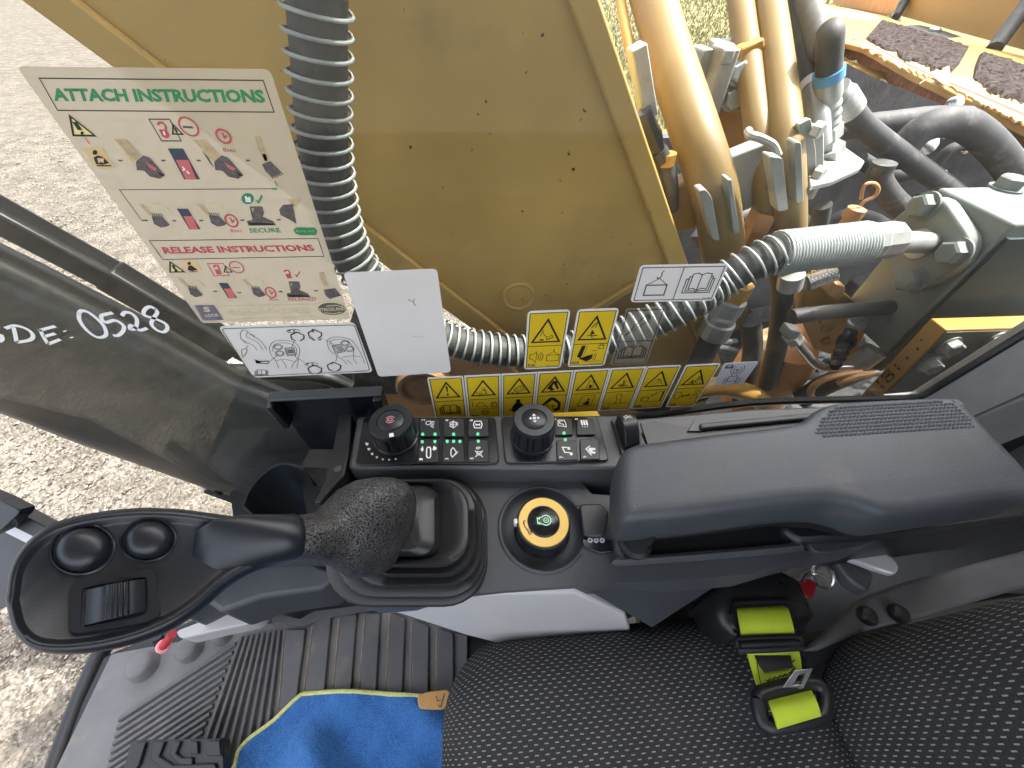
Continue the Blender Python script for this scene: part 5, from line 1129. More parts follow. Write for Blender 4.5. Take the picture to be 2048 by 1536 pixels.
# pocket of points in true plan, then a padded section all round
apl = ap[:17] + [(2068,958),(2082,982),(2070,996),(2030,1003),(1900,1021),(1825,1032),(1772,1034),(1712,1014),(1655,1006),(1560,1012),(1407,1033),(1300,1043),(1262,1046),(1244,1036),(1237,1008)]
plan = [PZ(x, y, ZA-.004) for x, y in apl]
plan = [p for p in catmull(plan+[plan[0]], 4)][:-1]
plan = [p for i, p in enumerate(plan) if i == 0 or np.linalg.norm(p-plan[i-1]) > .0015]
pc = sum(plan)/len(plan)
def inset(P, d_):
    out = []; n_ = len(P); area = sum(P[i-1][0]*P[i][1]-P[i][0]*P[i-1][1] for i in range(n_)); sg = 1 if area > 0 else -1
    for i in range(n_):
        t = nrm(P[(i+1) % n_]-P[i-1]); nn = V(-t[1], t[0], 0)*sg; out.append(P[i]+nn*d_)
    return out
secs = [[q+V(0,0,z_) for q in inset(plan, d_)] for d_, z_ in ((.012,-.050),(.005,-.049),(.0012,-.044),(0,-.036),(0,-.014),(.0008,-.005),(.0026,-.0005),(.0055,.0022),(.0095,.0033),(.014,.0038))]
mb = MB(); mb.loft(secs); mb.build('pad', MT['armrest'], arm, smooth=70)
# dimpled pad
g = [(1628,868),(1650,830),(1672,812),(1730,806),(1880,800),(1908,806),(1950,848),(1955,856),(1660,878)]
gp = [PZ(x, y, ZA+.0008) for x, y in g]
mb = MB(); gx = np.arange(min(p[0] for p in gp), max(p[0] for p in gp), .0046); gy = np.arange(min(p[1] for p in gp), max(p[1] for p in gp), .0042)
for x in gx:
    for y in gy:
        if inside((x, y), gp): mb.add([(x-.0019,y-.0016,ZA),(x+.0019,y-.0016,ZA),(x+.0019,y+.0016,ZA),(x-.0019,y+.0016,ZA),(x,y,ZA+.0010)], [(0,1,4),(1,2,4),(2,3,4),(3,0,4)])
mb.build('dimple_grip', MT['armrest'], arm, smooth=0, kind='stuff')
mb = MB(); mb.prism([V(p[0], p[1], ZA-.0525) for p in [pc+(q-pc)*.88 for q in plan[::6]]], V(0,0,-.012)); mb.build('under_plate', MT['black'], arm)

# ---- black bin, tray and upright bracket at the front of the console
tray = thing('storage_tray', 'open black storage tray standing against the window at the console front', 'tray', PY(650,840,.31))
tb_ = [PY(x, y, .322) for x, y in ((538,795),(762,783),(778,840),(772,850),(600,850),(575,842))]
mb = MB(); mb.prism([PY(x, y, .322) for x, y in ((537,793),(764,781),(790,850),(800,900),(620,900),(578,846))], V(0,.006,0)); mb.build('back_plate', MT['gloss_black'], tray, bevel=.002)
def bar3(a, b, w_, th, nm, m=MT['gloss_black'], par=None):
    d = nrm(b-a); s_ = nrm(np.cross(d, EY)); mb = MB(); mb.box((a+b)/2, (np.linalg.norm(b-a), th, w_), d, EY, s_); return mb.build(nm, m, par or tray, bevel=.0015)
bar3(PY(541,803,.312), PY(578,846,.312), .008, .018, 'side_flange'); bar3(PY(755,789,.312), PY(768,830,.312), .010, .018, 'side_flange')
bar3(PY(537,794,.316), PY(764,782,.316), .004, .014, 'top_lip', MT['console'])
bin_ = thing('storage_bin', 'deep black curved bin between the front pillar and the joystick collar', 'bin', PZ(570,1000,.3))
wall = [(488,1012),(498,985),(518,958),(548,935),(575,930),(605,940),(640,948),(690,900),(700,960),(690,1030),(600,1080),(520,1060)]
W_ = catmull([PZ(x, y, .545) for x, y in wall[:6]], 5)
mb = MB(); mb.loft([[p, p+nrm(V(p[0]-PZ(580,1010,.545)[0], p[1]-PZ(580,1010,.545)[1], 0))*.004, p+nrm(V(p[0]-PZ(580,1010,.545)[0], p[1]-PZ(580,1010,.545)[1], 0))*.004-V(0,0,.20), p-V(0,0,.20)] for p in W_]); mb.build('curved_wall', MT['black'], bin_, smooth=40)
mb = MB(); mb.prism([PZ(x, y, .36) for x, y in ((460,985),(560,930),(700,940),(710,1050),(560,1090),(470,1060))], V(0,0,-.01)); mb.build('bin_floor', MT['black'], bin_)
mb = MB(); mb.prism([PZ(x, y, .50) for x, y in ((602,942),(640,950),(660,985),(640,1050),(620,1050),(606,990))], V(0,0,-.13)); mb.build('inner_panel', MT['black'], bin_)
brd = thing('console_bracket', 'black upright bracket strip on the front end of the keypad housing', 'bracket', PZ(660,1000,.55))
L_ = [(678,827),(703,827),(698,905),(688,950),(640,1005),(628,1005),(650,960),(664,905)]
mb = MB(); mb.prism(round_poly([PZ(x, y, ZK+.004) for x, y in L_], .002), V(0,0,-.05)); mb.build('strip', MT['black'], brd, bevel=.002)
mb = MB(); mb.lathe(PZ(676,938,ZK+.004), EZ, [(.004,0),(.004,.0006)], 16); mb.build('strip_rivet', MT['console'], brd)
# ================================================================ SEAT, BELT, FLOOR
seat = thing('operator_seat', 'black operator seat in fabric woven with small white dashes', 'seat', V(.12,-.15,.2))
def pad(name, org, ax, ay, az, w, h, r, prof, parent, m, n=10, uvoff=(0,0), bulge=.0, hollow=None):
    """upholstered pad: rounded rectangle w x h centred at org, prof = list of (inset, height, unrolled distance)"""
    mb = MB(); uvs = []; secs = []
    for ins, z, arc in prof:
        ww, hh, rr = w-2*ins, h-2*ins, max(.004, r-ins*.75); P = rrect(ww, hh, min(rr, ww*.49, hh*.49), n)
        s_ = []; k_ = len(P)
        for i_, (x, y) in enumerate(P):
            (xa, ya), (xb, yb) = P[i_-1], P[(i_+1) % k_]; l_ = math.hypot(xb-xa, yb-ya) or 1; ox, oy = (yb-ya)/l_, -(xb-xa)/l_
            zz = z + (hollow(x, y) if hollow and z > -.02 else 0)
            s_.append(org+ax*x+ay*y+az*zz); uvs.append((x+ox*-z*.6+uvoff[0], y+oy*-z*.6+uvoff[1]))
        secs.append(s_)
    mb.loft(secs, True, False, True)
    return mb.build(name, m, parent, smooth=80, uv=uvs)
ZS = .455
def cprof(R, depth, w, h):
    out = [(0, -depth, depth+R*.55)]
    for k in range(9):
        a = rad(90*k/8); out.append((R*(1-math.cos(a)), -R*(1-math.sin(a)), R*(.55-(math.pi/2*k/8)*.62)))
    i0, a0 = out[-1][0], out[-1][2]; m_ = min(w, h)/2
    for q in np.linspace(.06, .94, 12): out.append((i0+(m_-i0)*q, 0, a0-(m_-i0)*q))
    return out
x0 = PZ(872,1500,ZS)[0]; x1 = .385; y1 = PZ(1180,1262,ZS)[1]+.012; y0 = y1-.52
holl = lambda x, y: .010*math.cos(x*6) - .012*max(0, 1-abs(y)/.18)
pad('seat_cushion', V((x0+x1)/2, (y0+y1)/2, ZS), EX, EY, EZ, x1-x0, y1-y0, .085, cprof(.058, .06, x1-x0, y1-y0), seat, MT['fabric'], hollow=holl)
MB().box(((x0+x1)/2+.02, (y0+y1)/2, ZS-.15), (x1-x0-.10, y1-y0-.10, .10)).build('seat_base', MT['black'], seat, bevel=.02)
MB().box(((x0+x1)/2+.02, (y0+y1)/2, .14), (.30, .34, .26)).build('suspension', MT['black'], seat, bevel=.02)
# backrest leaning back behind the cushion
bo = V(.318, 0, ZS-.04); ub = nrm(V(.20,0,1)); nb = nrm(V(-1,0,.20))
yb1 = PX(1900,1212,.40)[1]; H_ = .62
pad('backrest', bo+ub*(H_/2-.02)+V(.035, yb1-.235, 0), ub, -EY, nb, H_, .47, .10, cprof(.060, .07, H_, .47), seat, MT['fabric'], hollow=lambda x, y: -.014*max(0, 1-abs(y)/.16))
# grey side cover of the seat frame with two bolts, lower tube
mb = MB(); pts = [(1610,1300),(1690,1235),(1735,1192),(1800,1166),(1920,1134),(2060,1098),(2240,1060),(2240,1180),(2048,1175),(1860,1230),(1730,1262),(1640,1300)]
zs_ = [.46,.47,.48,.49,.505,.52,.54,.50,.46,.45,.445,.44]
mb.prism([PZ(x, y, .475) for x, y in pts], V(0,0,-.03)); scv = mb.build('side_cover', mat('seat_cover_plastic', (.12,.12,.125), .5, dirt=((.2,.18,.15), .2, 14), bump=.3, bs=1200, bd=.0005), seat, bevel=.006)
for x, y in ((1732,1232),(1795,1228)):
    m2 = MB(); m2.lathe(PZ(x, y, .476), EZ, [(.011,0),(.011,.004),(.008,.008),(.003,.009)], 18); m2.build('cover_bolt', MT['black'], scv)
MB().tube(catmull([PZ(x, y, .45) for x, y in ((1590,1310),(1650,1290),(1720,1268),(1790,1250))], 4), .016, 14).build('frame_tube', MT['rubber'], seat)
mb = MB(); mb.prism([PZ(x, y, .40) for x, y in ((1560,1170),(1680,1110),(1900,1060),(2200,1010),(2200,1130),(1800,1180),(1700,1270),(1600,1280))], V(0,0,-.05)); mb.build('frame_side', MT['console'], seat, bevel=.006)
mb = MB(); mb.prism([PZ(x, y, .34) for x, y in ((1290,1180),(1680,1100),(2300,960),(2300,1150),(1700,1240),(1300,1300))], V(0,0,-.02)); mb.build('lower_guard', MT['dark'], seat)
mb = MB(); mb.prism([PZ(x, y, .30) for x, y in ((1270,1200),(1380,1170),(1400,1260),(1290,1290))], V(0,0,-.02)); mb.build('dusty_tray', MT['wood'], seat)
# silver adjusting lever
lev = thing('adjusting_lever', 'silver paddle lever sticking out from under the armrest', 'lever', PZ(1720,1110,.50))
mb = MB(); mb.prism(round_poly([PZ(x, y, .535) for x, y in ((1690,1104),(1742,1092),(1786,1112),(1801,1133),(1793,1150),(1752,1138),(1694,1116))], .006, 4), V(0,0,-.010)); mb.build('paddle', MT['lever'], lev, bevel=.003, bseg=3)
mb = MB(); mb.prism(round_poly([PZ(x, y, .52) for x, y in ((1668,1118),(1720,1122),(1750,1150),(1738,1186),(1700,1160))], .006), V(0,0,-.02)); mb.build('lever_arm', MT['console_light'], lev, bevel=.004)
# key ring with red fob
kr = thing('key_ring', 'small steel ring with a red fob beside the belt reel', 'keys', PZ(1640,1160,.47))
c = PZ(1646,1152,.50); mb = MB(); mb.tube([c+.013*(math.cos(a)*nrm(V(.2,.9,.3))+math.sin(a)*nrm(V(.2,-.3,.9))) for a in np.linspace(0, 2*math.pi, 25)], .0022, 8); mb.build('ring', MT['steel'], kr)
mb = MB(); mb.prism(round_poly([PZ(x, y, .475) for x, y in ((1592,1160),(1622,1156),(1636,1172),(1626,1196),(1612,1196))], .006), V(0,0,-.006)); mb.build('fob', MT['red'], kr, bevel=.002)
mb = MB(); mb.tube(catmull([c, PZ(1630,1148,.50), PZ(1612,1150,.49), PZ(1606,1162,.48)], 4), .0025, 8); mb.build('link', MT['steel'], kr)

# ---- seat belt
sb = thing('seat_belt', 'bright yellow green seat belt coming out of a black reel on the seat side', 'seat belt', PZ(1520,1200,.43))
ZR = .50
mb = MB(); reel = [(1420,1196),(1440,1166),(1500,1152),(1562,1143),(1596,1162),(1626,1232),(1612,1252),(1585,1262),(1466,1276),(1440,1250)]
rp = [PZ(x, y, ZR) for x, y in reel]; rc = sum(rp)/len(rp)
mb.loft([[rc+(p-rc)*1.02-V(0,0,.06) for p in rp], [rc+(p-rc)*1.04-V(0,0,.02) for p in rp], rp, [rc+(p-rc)*.93+V(0,0,.006) for p in rp], [rc+(p-rc)*.8+V(0,0,.008) for p in rp]][::1]); mb.build('reel_cover', mat('reel_black', (.014,.014,.014), .3, dirt=((.14,.10,.06), .3, 22)), sb, smooth=50)
sl_ = [(1464,1232),(1468,1212),(1478,1206),(1560,1202),(1574,1206),(1578,1222)]
mb = MB(); mb.tube(catmull([PZ(x, y, ZR+.009) for x, y in sl_], 4), .0035, 8); mb.build('slot_bezel', MT['gloss_black'], sb)
def ribbon(name, L_, R_, th, m, par=sb):
    """strap: left and right edge points"""
    Lc, Rc = catmull(L_, 5), catmull(R_, 5); secs = []
    for i in range(len(Lc)):
        t = nrm(Lc[min(i+1, len(Lc)-1)]-Lc[max(0, i-1)]); n_ = nrm(np.cross(t, Rc[i]-Lc[i]))
        if n_[2] < 0: n_ = -n_
        secs.append([Lc[i], Rc[i], Rc[i]+n_*th, Lc[i]+n_*th])
    mb = MB(); mb.loft(secs); return mb.build(name, m, par, smooth=30)
def zb(x, y, z): return PZ(x, y, z)
ribbon('webbing', [zb(1474,1216,.500), zb(1474,1224,.511), zb(1478,1250,.514), zb(1483,1280,.509), zb(1488,1296,.504)], [zb(1574,1210,.500), zb(1576,1219,.511), zb(1584,1248,.514), zb(1590,1277,.509), zb(1596,1294,.504)], .0015, MT['belt'])
ribbon('webbing_lower', [zb(1488,1290,.503), zb(1497,1320,.496), zb(1509,1360,.492), zb(1521,1395,.490)], [zb(1594,1290,.503), zb(1600,1320,.496), zb(1603,1350,.494), zb(1606,1385,.492)], .0015, MT['belt'])
gd = [(1474,1283),(1484,1278),(1590,1274),(1601,1280),(1602,1290),(1594,1295),(1486,1300),(1476,1296)]
mb = MB(); mb.tube(catmull([PZ(x, y, .513) for x, y in gd+[gd[0]]], 3), .0034, 8); mb.build('belt_guide', MT['black'], sb)
MB().tube([PZ(1480,1290,.516), PZ(1597,1285,.516)], .0030, 8).build('guide_bar', MT['black'], sb)
mb = MB(); mb.prism([PZ(x, y, .4995) for x, y in ((1502,1299),(1578,1293),(1586,1336),(1530,1346),(1520,1332))], V(0,0,-.0012)); mb.build('belt_label', MT['rubber'], sb)
st = Ink(lambda x, y: PZ(x, y, .4965), EZ)
for k, (a, b) in enumerate((((1530,1362),(1590,1344)),((1534,1372),(1586,1360)),((1536,1382),(1574,1372)))):
    st.line([(a[0]+(b[0]-a[0])*i/12, a[1]+(b[1]-a[1])*i/12+(2 if i % 2 else -2)) for i in range(13)], .0011, MT['ink'], lift=.0005)
st.line([(1585+4*math.sin(i*1.6), 1300+i*4) for i in range(14)], .0010, MT['ink'], lift=.0012)
st.line([(1512+.22*i*4, 1318+i*5) for i in range(13)], .0009, MT['ink'], lift=.0005); st.done(sb, 'stitching')
# tongue: black plastic loop, bright tongue plate, folded end of the strap
tg = [(1516,1400),(1524,1388),(1560,1378),(1612,1366),(1638,1372),(1650,1390),(1648,1420),(1634,1436),(1546,1452),(1524,1440)]
mb = MB(); mb.tube(catmull([PZ(x, y, .503) for x, y in tg+[tg[0]]], 3), .0075, 10); mb.build('tongue_body', MT['black'], sb)
mb = MB(); o_ = [PZ(x, y, z_) for x, y, z_ in ((1556,1388,.508),(1590,1340,.516),(1627,1336,.516),(1608,1376,.510))]; i_ = [PZ(x, y, z_) for x, y, z_ in ((1585,1370,.511),(1597,1348,.515),(1612,1346,.515),(1601,1368,.511))]
mb.prism(o_, V(0,0,-.003), [i_]); mb.build('tongue_plate', MT['steel'], sb, bevel=.0006)
ribbon('strap_end', [zb(1536,1405,.506), zb(1542,1420,.514), zb(1550,1445,.513), zb(1553,1464,.502), zb(1545,1455,.494)], [zb(1624,1384,.506), zb(1630,1398,.514), zb(1637,1420,.513), zb(1640,1438,.502), zb(1632,1432,.494)], .0018, MT['belt'])

# ---- floor mat with raised slats, thin ribs and domes
mat_t = thing('floor_mat', 'grey ribbed rubber floor mat with wide slats and fine grooves', 'floor mat', PZ(600,1350,-.01))
mo_ = [(222,1308),(330,1288),(470,1262),(545,1246),(620,1252),(660,1222),(745,1208),(790,1220),(935,1262),(935,1700),(20,1750),(110,1540)]
mb = MB(); mb.prism([PZ(x, y, .002) for x, y in mo_], V(0,0,-.012)); bsh = mb.build('base_sheet', MT['mat'], mat_t, bevel=.002)
ST = [((570,1259,556,1450),(611,1257,586,1450)), ((628,1236,600,1450),(663,1230,642,1450)), ((680,1230,661,1450),(714,1227,696,1450)), ((731,1226,714,1450),(761,1224,748,1450)), ((781,1224,768,1450),(811,1236,802,1450)), ((825,1238,820,1450),(858,1252,856,1450)), ((875,1256,873,1450),(907,1266,908,1450))]
for (a, b, c_, d_), (e, f_, g_, h_) in ST:
    mb = MB(); mb.prism([PZ(a, b, .011), PZ(c_, d_, .011), PZ(g_, h_, .011), PZ(e, f_, .011)], V(0,0,-.010)); mb.build('slat', MT['mat_rib'], bsh, bevel=.0025)
    q = MB(); q.prism([PZ(a-3, b+2, .0032), PZ(c_-3, d_, .0032), PZ(c_-1, d_, .0032), PZ(a-.5, b+2, .0032)], V(0,0,-.001)); q.build('dust_line', MT['dust'], bsh)
for k in range(8):
    x0_, x1_ = 480+k*11.5, 455+k*12.5
    a, b = PZ(484+k*10.8, 1273-k*1.6, .007), PZ(392+k*19, 1540, .007); mb = MB(); mb.tube([a, b], .0045, 6); mb.build('thin_rib', MT['mat_rib'], bsh)
for k in range(13):
    f_ = k/12.; a = (470-f_*58, 1286+f_*190); b = (236+f_*6-18*f_, 1436+f_*120) if k < 11 else (222, 1560)
    a = (472-f_*78, 1288+f_*210); b = (238-f_*45, 1440+f_*190)
    mb = MB(); mb.tube([PZ(*a, .005), PZ(*b, .005)], .0045, 6); mb.build('slanted_rib', MT['mat_rib'], bsh)
for x, y, r_ in ((290,1333,.026),(383,1300,.023),(448,1272,.018)):
    mb = MB(); mb.lathe(PZ(x, y, .0015), EZ, [(r_*1.1,0),(r_,.006),(r_*.92,.022),(r_*.7,.027),(r_*.2,.028)], 28); mb.build('dome', MT['mat'], bsh, smooth=60)
mb = MB(); mb.prism(round_poly([PZ(x, y, .016) for x, y in ((540,1224),(600,1238),(628,1222),(760,1206),(766,1216),(640,1238),(610,1252),(545,1246))], .004), V(0,0,-.014)); mb.build('raised_edge', MT['mat_rib'], mat_t, bevel=.003)

# ---- panels below the joystick, down to the floor
kp = thing('side_kick_panel', 'dark grey plastic panel between the floor mat and the joystick console', 'panel', PZ(640,1210,.02))
b0, b1 = PZ(556,1208,.03), PZ(790,1200,.03)
mb = MB(); mb.prism([b0, b1, b1+V(0,.02,.22), b0+V(0,.02,.22)], V(0,.03,0)); mb.build('panel', MT['console'], kp, bevel=.006)
mb = MB(); q = [PZ(556,1208,.035), PZ(556,1208,.035)+V(0,.02,.24), PZ(430,1245,.10)+V(-.02,0,.30), PZ(430,1262,.06)]; mb.prism(q, V(.0,.03,0)); mb.build('corner_panel', MT['console'], kp, bevel=.005)
mb = MB(); q = [PZ(x, y, .10) for x, y in ((350,1262),(430,1232),(500,1218),(522,1228),(505,1246),(430,1262),(360,1278))]; mb.prism(round_poly(q, .01), V(0,0,-.05)); mb.build('grey_foot', MT['silver'], kp, bevel=.006)
mb = MB(); mb.prism([PZ(x, y, .22) for x, y in ((380,1180),(500,1130),(620,1120),(680,1150),(640,1180),(520,1196),(440,1225))], V(0,0,-.12)); mb.build('upper_cover', MT['console'], kp, bevel=.008)
# red handled pull by the front
rp_ = thing('red_pull', 'dark red rod with a pink cap below the joystick head', 'handle', PZ(327,1292,.03))
a, b = PZ(345,1268,.10), PZ(327,1292,.07); MB().cyl(a, b, .008, seg=14).build('rod', MT['red'], rp_); d = nrm(b-a); mb = MB(); mb.lathe(b, nrm(CAM-b), [(.0125,-.006),(.0125,.002),(.010,.004)], 20); mb.build('cap', MT['pink'], rp_)
mb = MB(); mb.tube([PZ(312,1272,.08), PZ(318,1284,.06)], .010, 12); mb.build('black_end', MT['black'], rp_)
# pedal
pdl = thing('foot_pedal', 'worn black rubber foot pedal with chevron tread at the bottom edge', 'pedal', PZ(350,1540,.05))
ZPd = .085
mb = MB(); mb.prism(round_poly([PZ(x, y, ZPd) for x, y in ((262,1480),(446,1476),(450,1620),(225,1620))], .006), V(0,0,-.025)); ppd = mb.build('pedal_pad', MT['rubber'], pdl, bevel=.004)
for pts in ([(272,1484),(292,1484),(278,1530),(250,1560)], [(304,1484),(330,1482),(318,1512),(345,1530),(430,1526),(436,1545),(340,1550),(300,1520)], [(345,1482),(362,1482),(352,1506),(364,1516),(385,1514),(384,1530),(358,1530),(338,1510)], [(378,1482),(396,1482),(396,1508),(380,1508)], [(410,1482),(440,1480),(442,1512),(412,1512)]):
    mb = MB(); mb.prism([PZ(x, y, ZPd+.006) for x, y in pts], V(0,0,-.0058)); mb.build('tread_block', MT['rubber'], ppd, bevel=.002)

# ---- blue towel
tw = thing('blue_towel', 'crumpled blue microfibre towel with pale yellow hem on the floor mat', 'towel', PZ(680,1480,.01))
ol = [(602,1388),(650,1384),(720,1384),(790,1390),(850,1394),(900,1398),(960,1400),(960,1660),(440,1660),(474,1530),(484,1498),(505,1474),(545,1442),(580,1408)]
ol = [tuple(p[:2]) for p in catmull([V(x, y, 0) for x, y in ol+[ol[0]]], 4)][:-1]
bw = [PZ(x, y, .018)[:2] for x, y in ol]
def tz(x, y):
    a, b = PZ(640,1430,.02), PZ(690,1536,.02); d = nrm((b-a)[:2]); t_ = (x-a[0])*d[0]+(y-a[1])*d[1]; s_ = (x-a[0])*-d[1]+(y-a[1])*d[0]
    f1_ = .036*math.exp(-((s_+.03)/.035)**2)*min(1, max(0, t_/.06+.3)); f2_ = .024*math.exp(-((s_-.09-.4*t_)/.03)**2)*min(1, max(0, t_/.12))
    return .016 + f1_ + f2_ + .006*math.sin(x*31+y*17)*math.sin(y*27-x*9) + .004*math.sin(x*52+1+4*y)*math.sin(y*47-2*x) + .0012*math.sin(x*160+y*60)*math.sin(y*140)
pts2 = [Vector(p) for p in bw]; nb_ = len(pts2); xs2 = [p[0] for p in bw]; ys2 = [p[1] for p in bw]
for x in np.arange(min(xs2), max(xs2), .0085):
    for y in np.arange(min(ys2), max(ys2), .0085):
        if inside((x, y), [(p[0], p[1]) for p in bw]): pts2.append(Vector((x+random.uniform(-.001,.001), y+random.uniform(-.001,.001))))
r_ = delaunay_2d_cdt(pts2, [(i, (i+1) % nb_) for i in range(nb_)], [list(range(nb_))], 2, 1e-6)
mb = MB(); mb.add([(p[0], p[1], tz(p[0], p[1])) for p in r_[0]], [tuple(f) for f in r_[2]])
cl = mb.build('cloth', MT['towel'], tw, smooth=180); sm = cl.modifiers.new('thick', 'SOLIDIFY'); sm.thickness = .004; sm.offset = 0
MB().tube([V(x, y, tz(x, y)) for x, y in bw]+[V(bw[0][0], bw[0][1], tz(*bw[0]))], .0042, 8).build('hem', MT['hem'], cl)
mb = MB(); mb.prism(round_poly([PZ(x, y, .060) for x, y in ((834,1390),(852,1384),(896,1378),(905,1400),(886,1420),(838,1418))], .006), V(0,0,-.012)); ctg = mb.build('care_tag', MT['leather_tag'], tw, bevel=.002)
ik = Ink(lambda x, y: PZ(x, y, .060), EZ); ik.line([(889,1387),(881,1415)], .002, MT['ink_grey']).line([(872,1392),(875,1402),(882,1400)], .0015, MT['ink_grey']).line([(876,1410),(880,1414)], .0015, MT['ink_grey']); ik.done(ctg, 'tag_print')
# ================================================================ STICKERS ON THE INSIDE OF THE WINDOW
YS = YW-.0002
def gy(px, py): return PY(px, py, YS)
def sticker(name, label, cat, corners, m, r=.003, group=None, lift=.0004):
    P = round_poly([gy(*p) for p in corners], r, 4); t = thing(name, label, cat, (sum(P)/len(P))*V(1,1,0)+V(0,0,min(p[2] for p in P)), group)
    mb = MB(); mb.prism([p-V(0,lift,0) for p in P], V(0,lift-.0001,0)); mb.build('film', m, t, smooth=0); return t
class ZI(ZInk):
    def __init__(s, ox, oy, sc): s.zf = lambda x, y: (ox+x/sc, oy+y/sc); s.b = Ink(gy, -EY); s.l = .0009
    def at(s, l): s.l = l; return s
K = MT['ink']
# ---- instruction sheet
sh = sticker('instruction_sheet', 'large translucent sheet headed attach instructions and release instructions', 'poster', [(405,646),(701,638),(540,138),(33,132)], MT['sheet'], .004)
z1 = ZI(80, 120, 4.096); z1.b = Ink(gy, -EY)
z1.at(.0007).line([(0,147),(1830,165),(1920,425),(150,410)], .0006, K, True)
z1.text('ATTACH INSTRUCTIONS', [(125,335),(1855,350),(1825,240),(90,228)], MT['green_ink'], .045)
def tri(Z, a, b, c, w=.0012, m=None): Z.at(.0007).fill([a, b, c], m or MT['pic_yellow']); Z.at(.0009).line([a, b, c], w, K, True)
def excl(Z, a, b, d, w=.0028): Z.at(.0010).line([a, b], w, K); Z.disc(d[0], d[1], 13, K)
tri(z1, (252,455), (455,617), (280,614)); excl(z1, (290,503), (335,570), (352,594))
z1.at(.0007).fill([(355,717),(515,715),(622,885),(470,885)], MT['pic_orange']).at(.0009).disc(456,754,20,K).fill([(445,795),(480,778),(520,790),(572,840),(520,855),(465,850)], K).at(.0010).fill([(475,800),(530,800),(528,840),(500,830),(488,845)], MT['pic_orange']).line([(472,862),(590,862)], .0008, K)
def arrow(Z, x, y, l=38, m=None): Z.at(.0009).line([(x,y),(x+l*.6,y)], .0011, m or MT['ink_grey']).fill([(x+l*.55,y-9),(x+l,y),(x+l*.55,y+9)], m or MT['ink_grey'])
for x in (648, 1000, 1288, 1690): arrow(z1, x, 820)
def coupler(Z, dx, arm):
    f = lambda L: [(x+dx, y) for x, y in L]
    Z.at(.0007).fill(f([(612,648),(720,650),(832,772),(795,830),(740,790),(700,740)]), arm).fill(f([(690,742),(740,790),(790,880),(760,850)]), MT['pic_orange'] if dx == 0 else MT['pic_grey'])
    Z.at(.0009).fill(f([(790,830),(850,778),(905,795),(1030,940),(990,970),(905,952),(860,905),(800,898)]), MT['pic_grey']).at(.0010).fill(f([(872,832),(965,885),(945,905),(905,880)]), MT['pic_red'])
    Z.at(.0010).fill(f([(960,905),(1030,940),(1000,950)]), MT['ink'])
coupler(z1, 0, MT['pic_tan']); coupler(z1, 640, MT['pic_tan'])
def switch(Z, q, r): Z.at(.0007).fill(q, MT['pic_navy']).at(.0009).fill(r, MT['pic_red'])
switch(z1, [(1050,722),(1175,722),(1315,975),(1185,975)], [(1118,815),(1220,815),(1285,972),(1198,972)]); z1.at(.0010).line([(1170,870),(1190,890),(1175,900)], .0010, MT['icon']).line([(1205,905),(1230,930)], .0012, MT['icon'])
z1.at(.0007).fill([(1755,622),(1802,622),(1880,812),(1845,830),(1800,750)], MT['pic_tan']).fill([(1820,770),(1850,765),(1870,825),(1850,838)], MT['pic_orange']).fill([(1820,850),(1890,825),(1985,922),(1900,958),(1850,912)], MT['pic_grey'])
for k in range(5): z1.at(.0009).line([(1905+k*20,955-k*8),(1912+k*20,968-k*8)], .0008, K)
def lockbox(Z, box, body, shackle, bm, sm): 
    if box: Z.at(.0007).line(box, .0008, bm, True)
    Z.at(.0009).fill(body, sm).line(shackle, .0014, sm)
lockbox(z1, [(897,483),(1065,483),(1160,660),(1000,660)], [(978,566),(1042,566),(1070,620),(1045,640),(1008,625)], [(968,528),(985,508),(1012,512),(1036,540),(1036,566)], MT['ink_grey'], MT['red_ink'])
z1.at(.0010).line([(1018,580),(1028,612)], .0010, MT['icon'])
tri(z1, (1095,527), (1175,605), (1093,603), .0009, MT['ghost_yellow']); z1.at(.0010).line([(1112,555),(1128,588)], .0010, K)
def ell(Z, cx, cy, rx, ry, sk, w, m): Z.at(.0009).line([(cx+rx*math.cos(rad(a))+sk*math.sin(rad(a)), cy+ry*math.sin(rad(a))) for a in range(0, 360, 15)], w, m, True)
ell(z1, 1222, 542, 70, 76, 38, .0011, MT['red_ink']); z1.at(.0009).line([(1175,545),(1258,550)], .0013, MT['ink_grey'])
def clock(Z, cx, cy, r, sk): ell(Z, cx, cy, r, r*1.03, sk, .0014, MT['red_ink']); Z.at(.0009).line([(cx-12,cy-32*r/56),(cx+8,cy+12),(cx+30*r/56,cy-8)], .0012, MT['red_ink'])
clock(z1, 1507, 622, 54, 25); z1.at(.0009).text('8sec', [(1508,750),(1612,750),(1604,716),(1496,716)], MT['red_ink'], .01)
z1.at(.0007).line([(1900,1052),(650,1060)], .0006, MT['ink_grey']); arrow(z1, 1900, 1052, 52, MT['green_ink']); z1.at(.0009).line([(1928,992),(1948,1028)], .0009, MT['green_ink'])
z1.line([(372,630),(412,685)], .0008, MT['pic_red']); z1.b.done(sh)
z2 = ZI(220, 360, 4.096)
z2.at(.0007).line([(80,75),(262,326)], .0006, MT['ink_grey']); arrow(z2, 262, 327, 60)
def digger(Z, dx, dy, s=1.):
    f = lambda L: [(dx+x*s, dy+y*s) for x, y in L]
    Z.at(.0007).fill(f([(0,0),(40,0),(130,95),(95,100)]), MT['pic_tan']).fill(f([(70,-5),(200,5),(270,75),(160,30)]), MT['ghost_yellow'])
    Z.at(.0009).fill(f([(105,95),(190,100),(255,165),(235,180),(180,190),(125,160)]), MT['pic_grey'])
    for k in range(5): Z.at(.0009).line(f([(118+k*18,98+k),(108+k*18,72+k)]), .0008, MT['pic_grey'])
digger(z2, 240, 196); digger(z2, 710, 192, .98); digger(z2, 560, 804, .8); digger(z2, 1080, 808, .78)
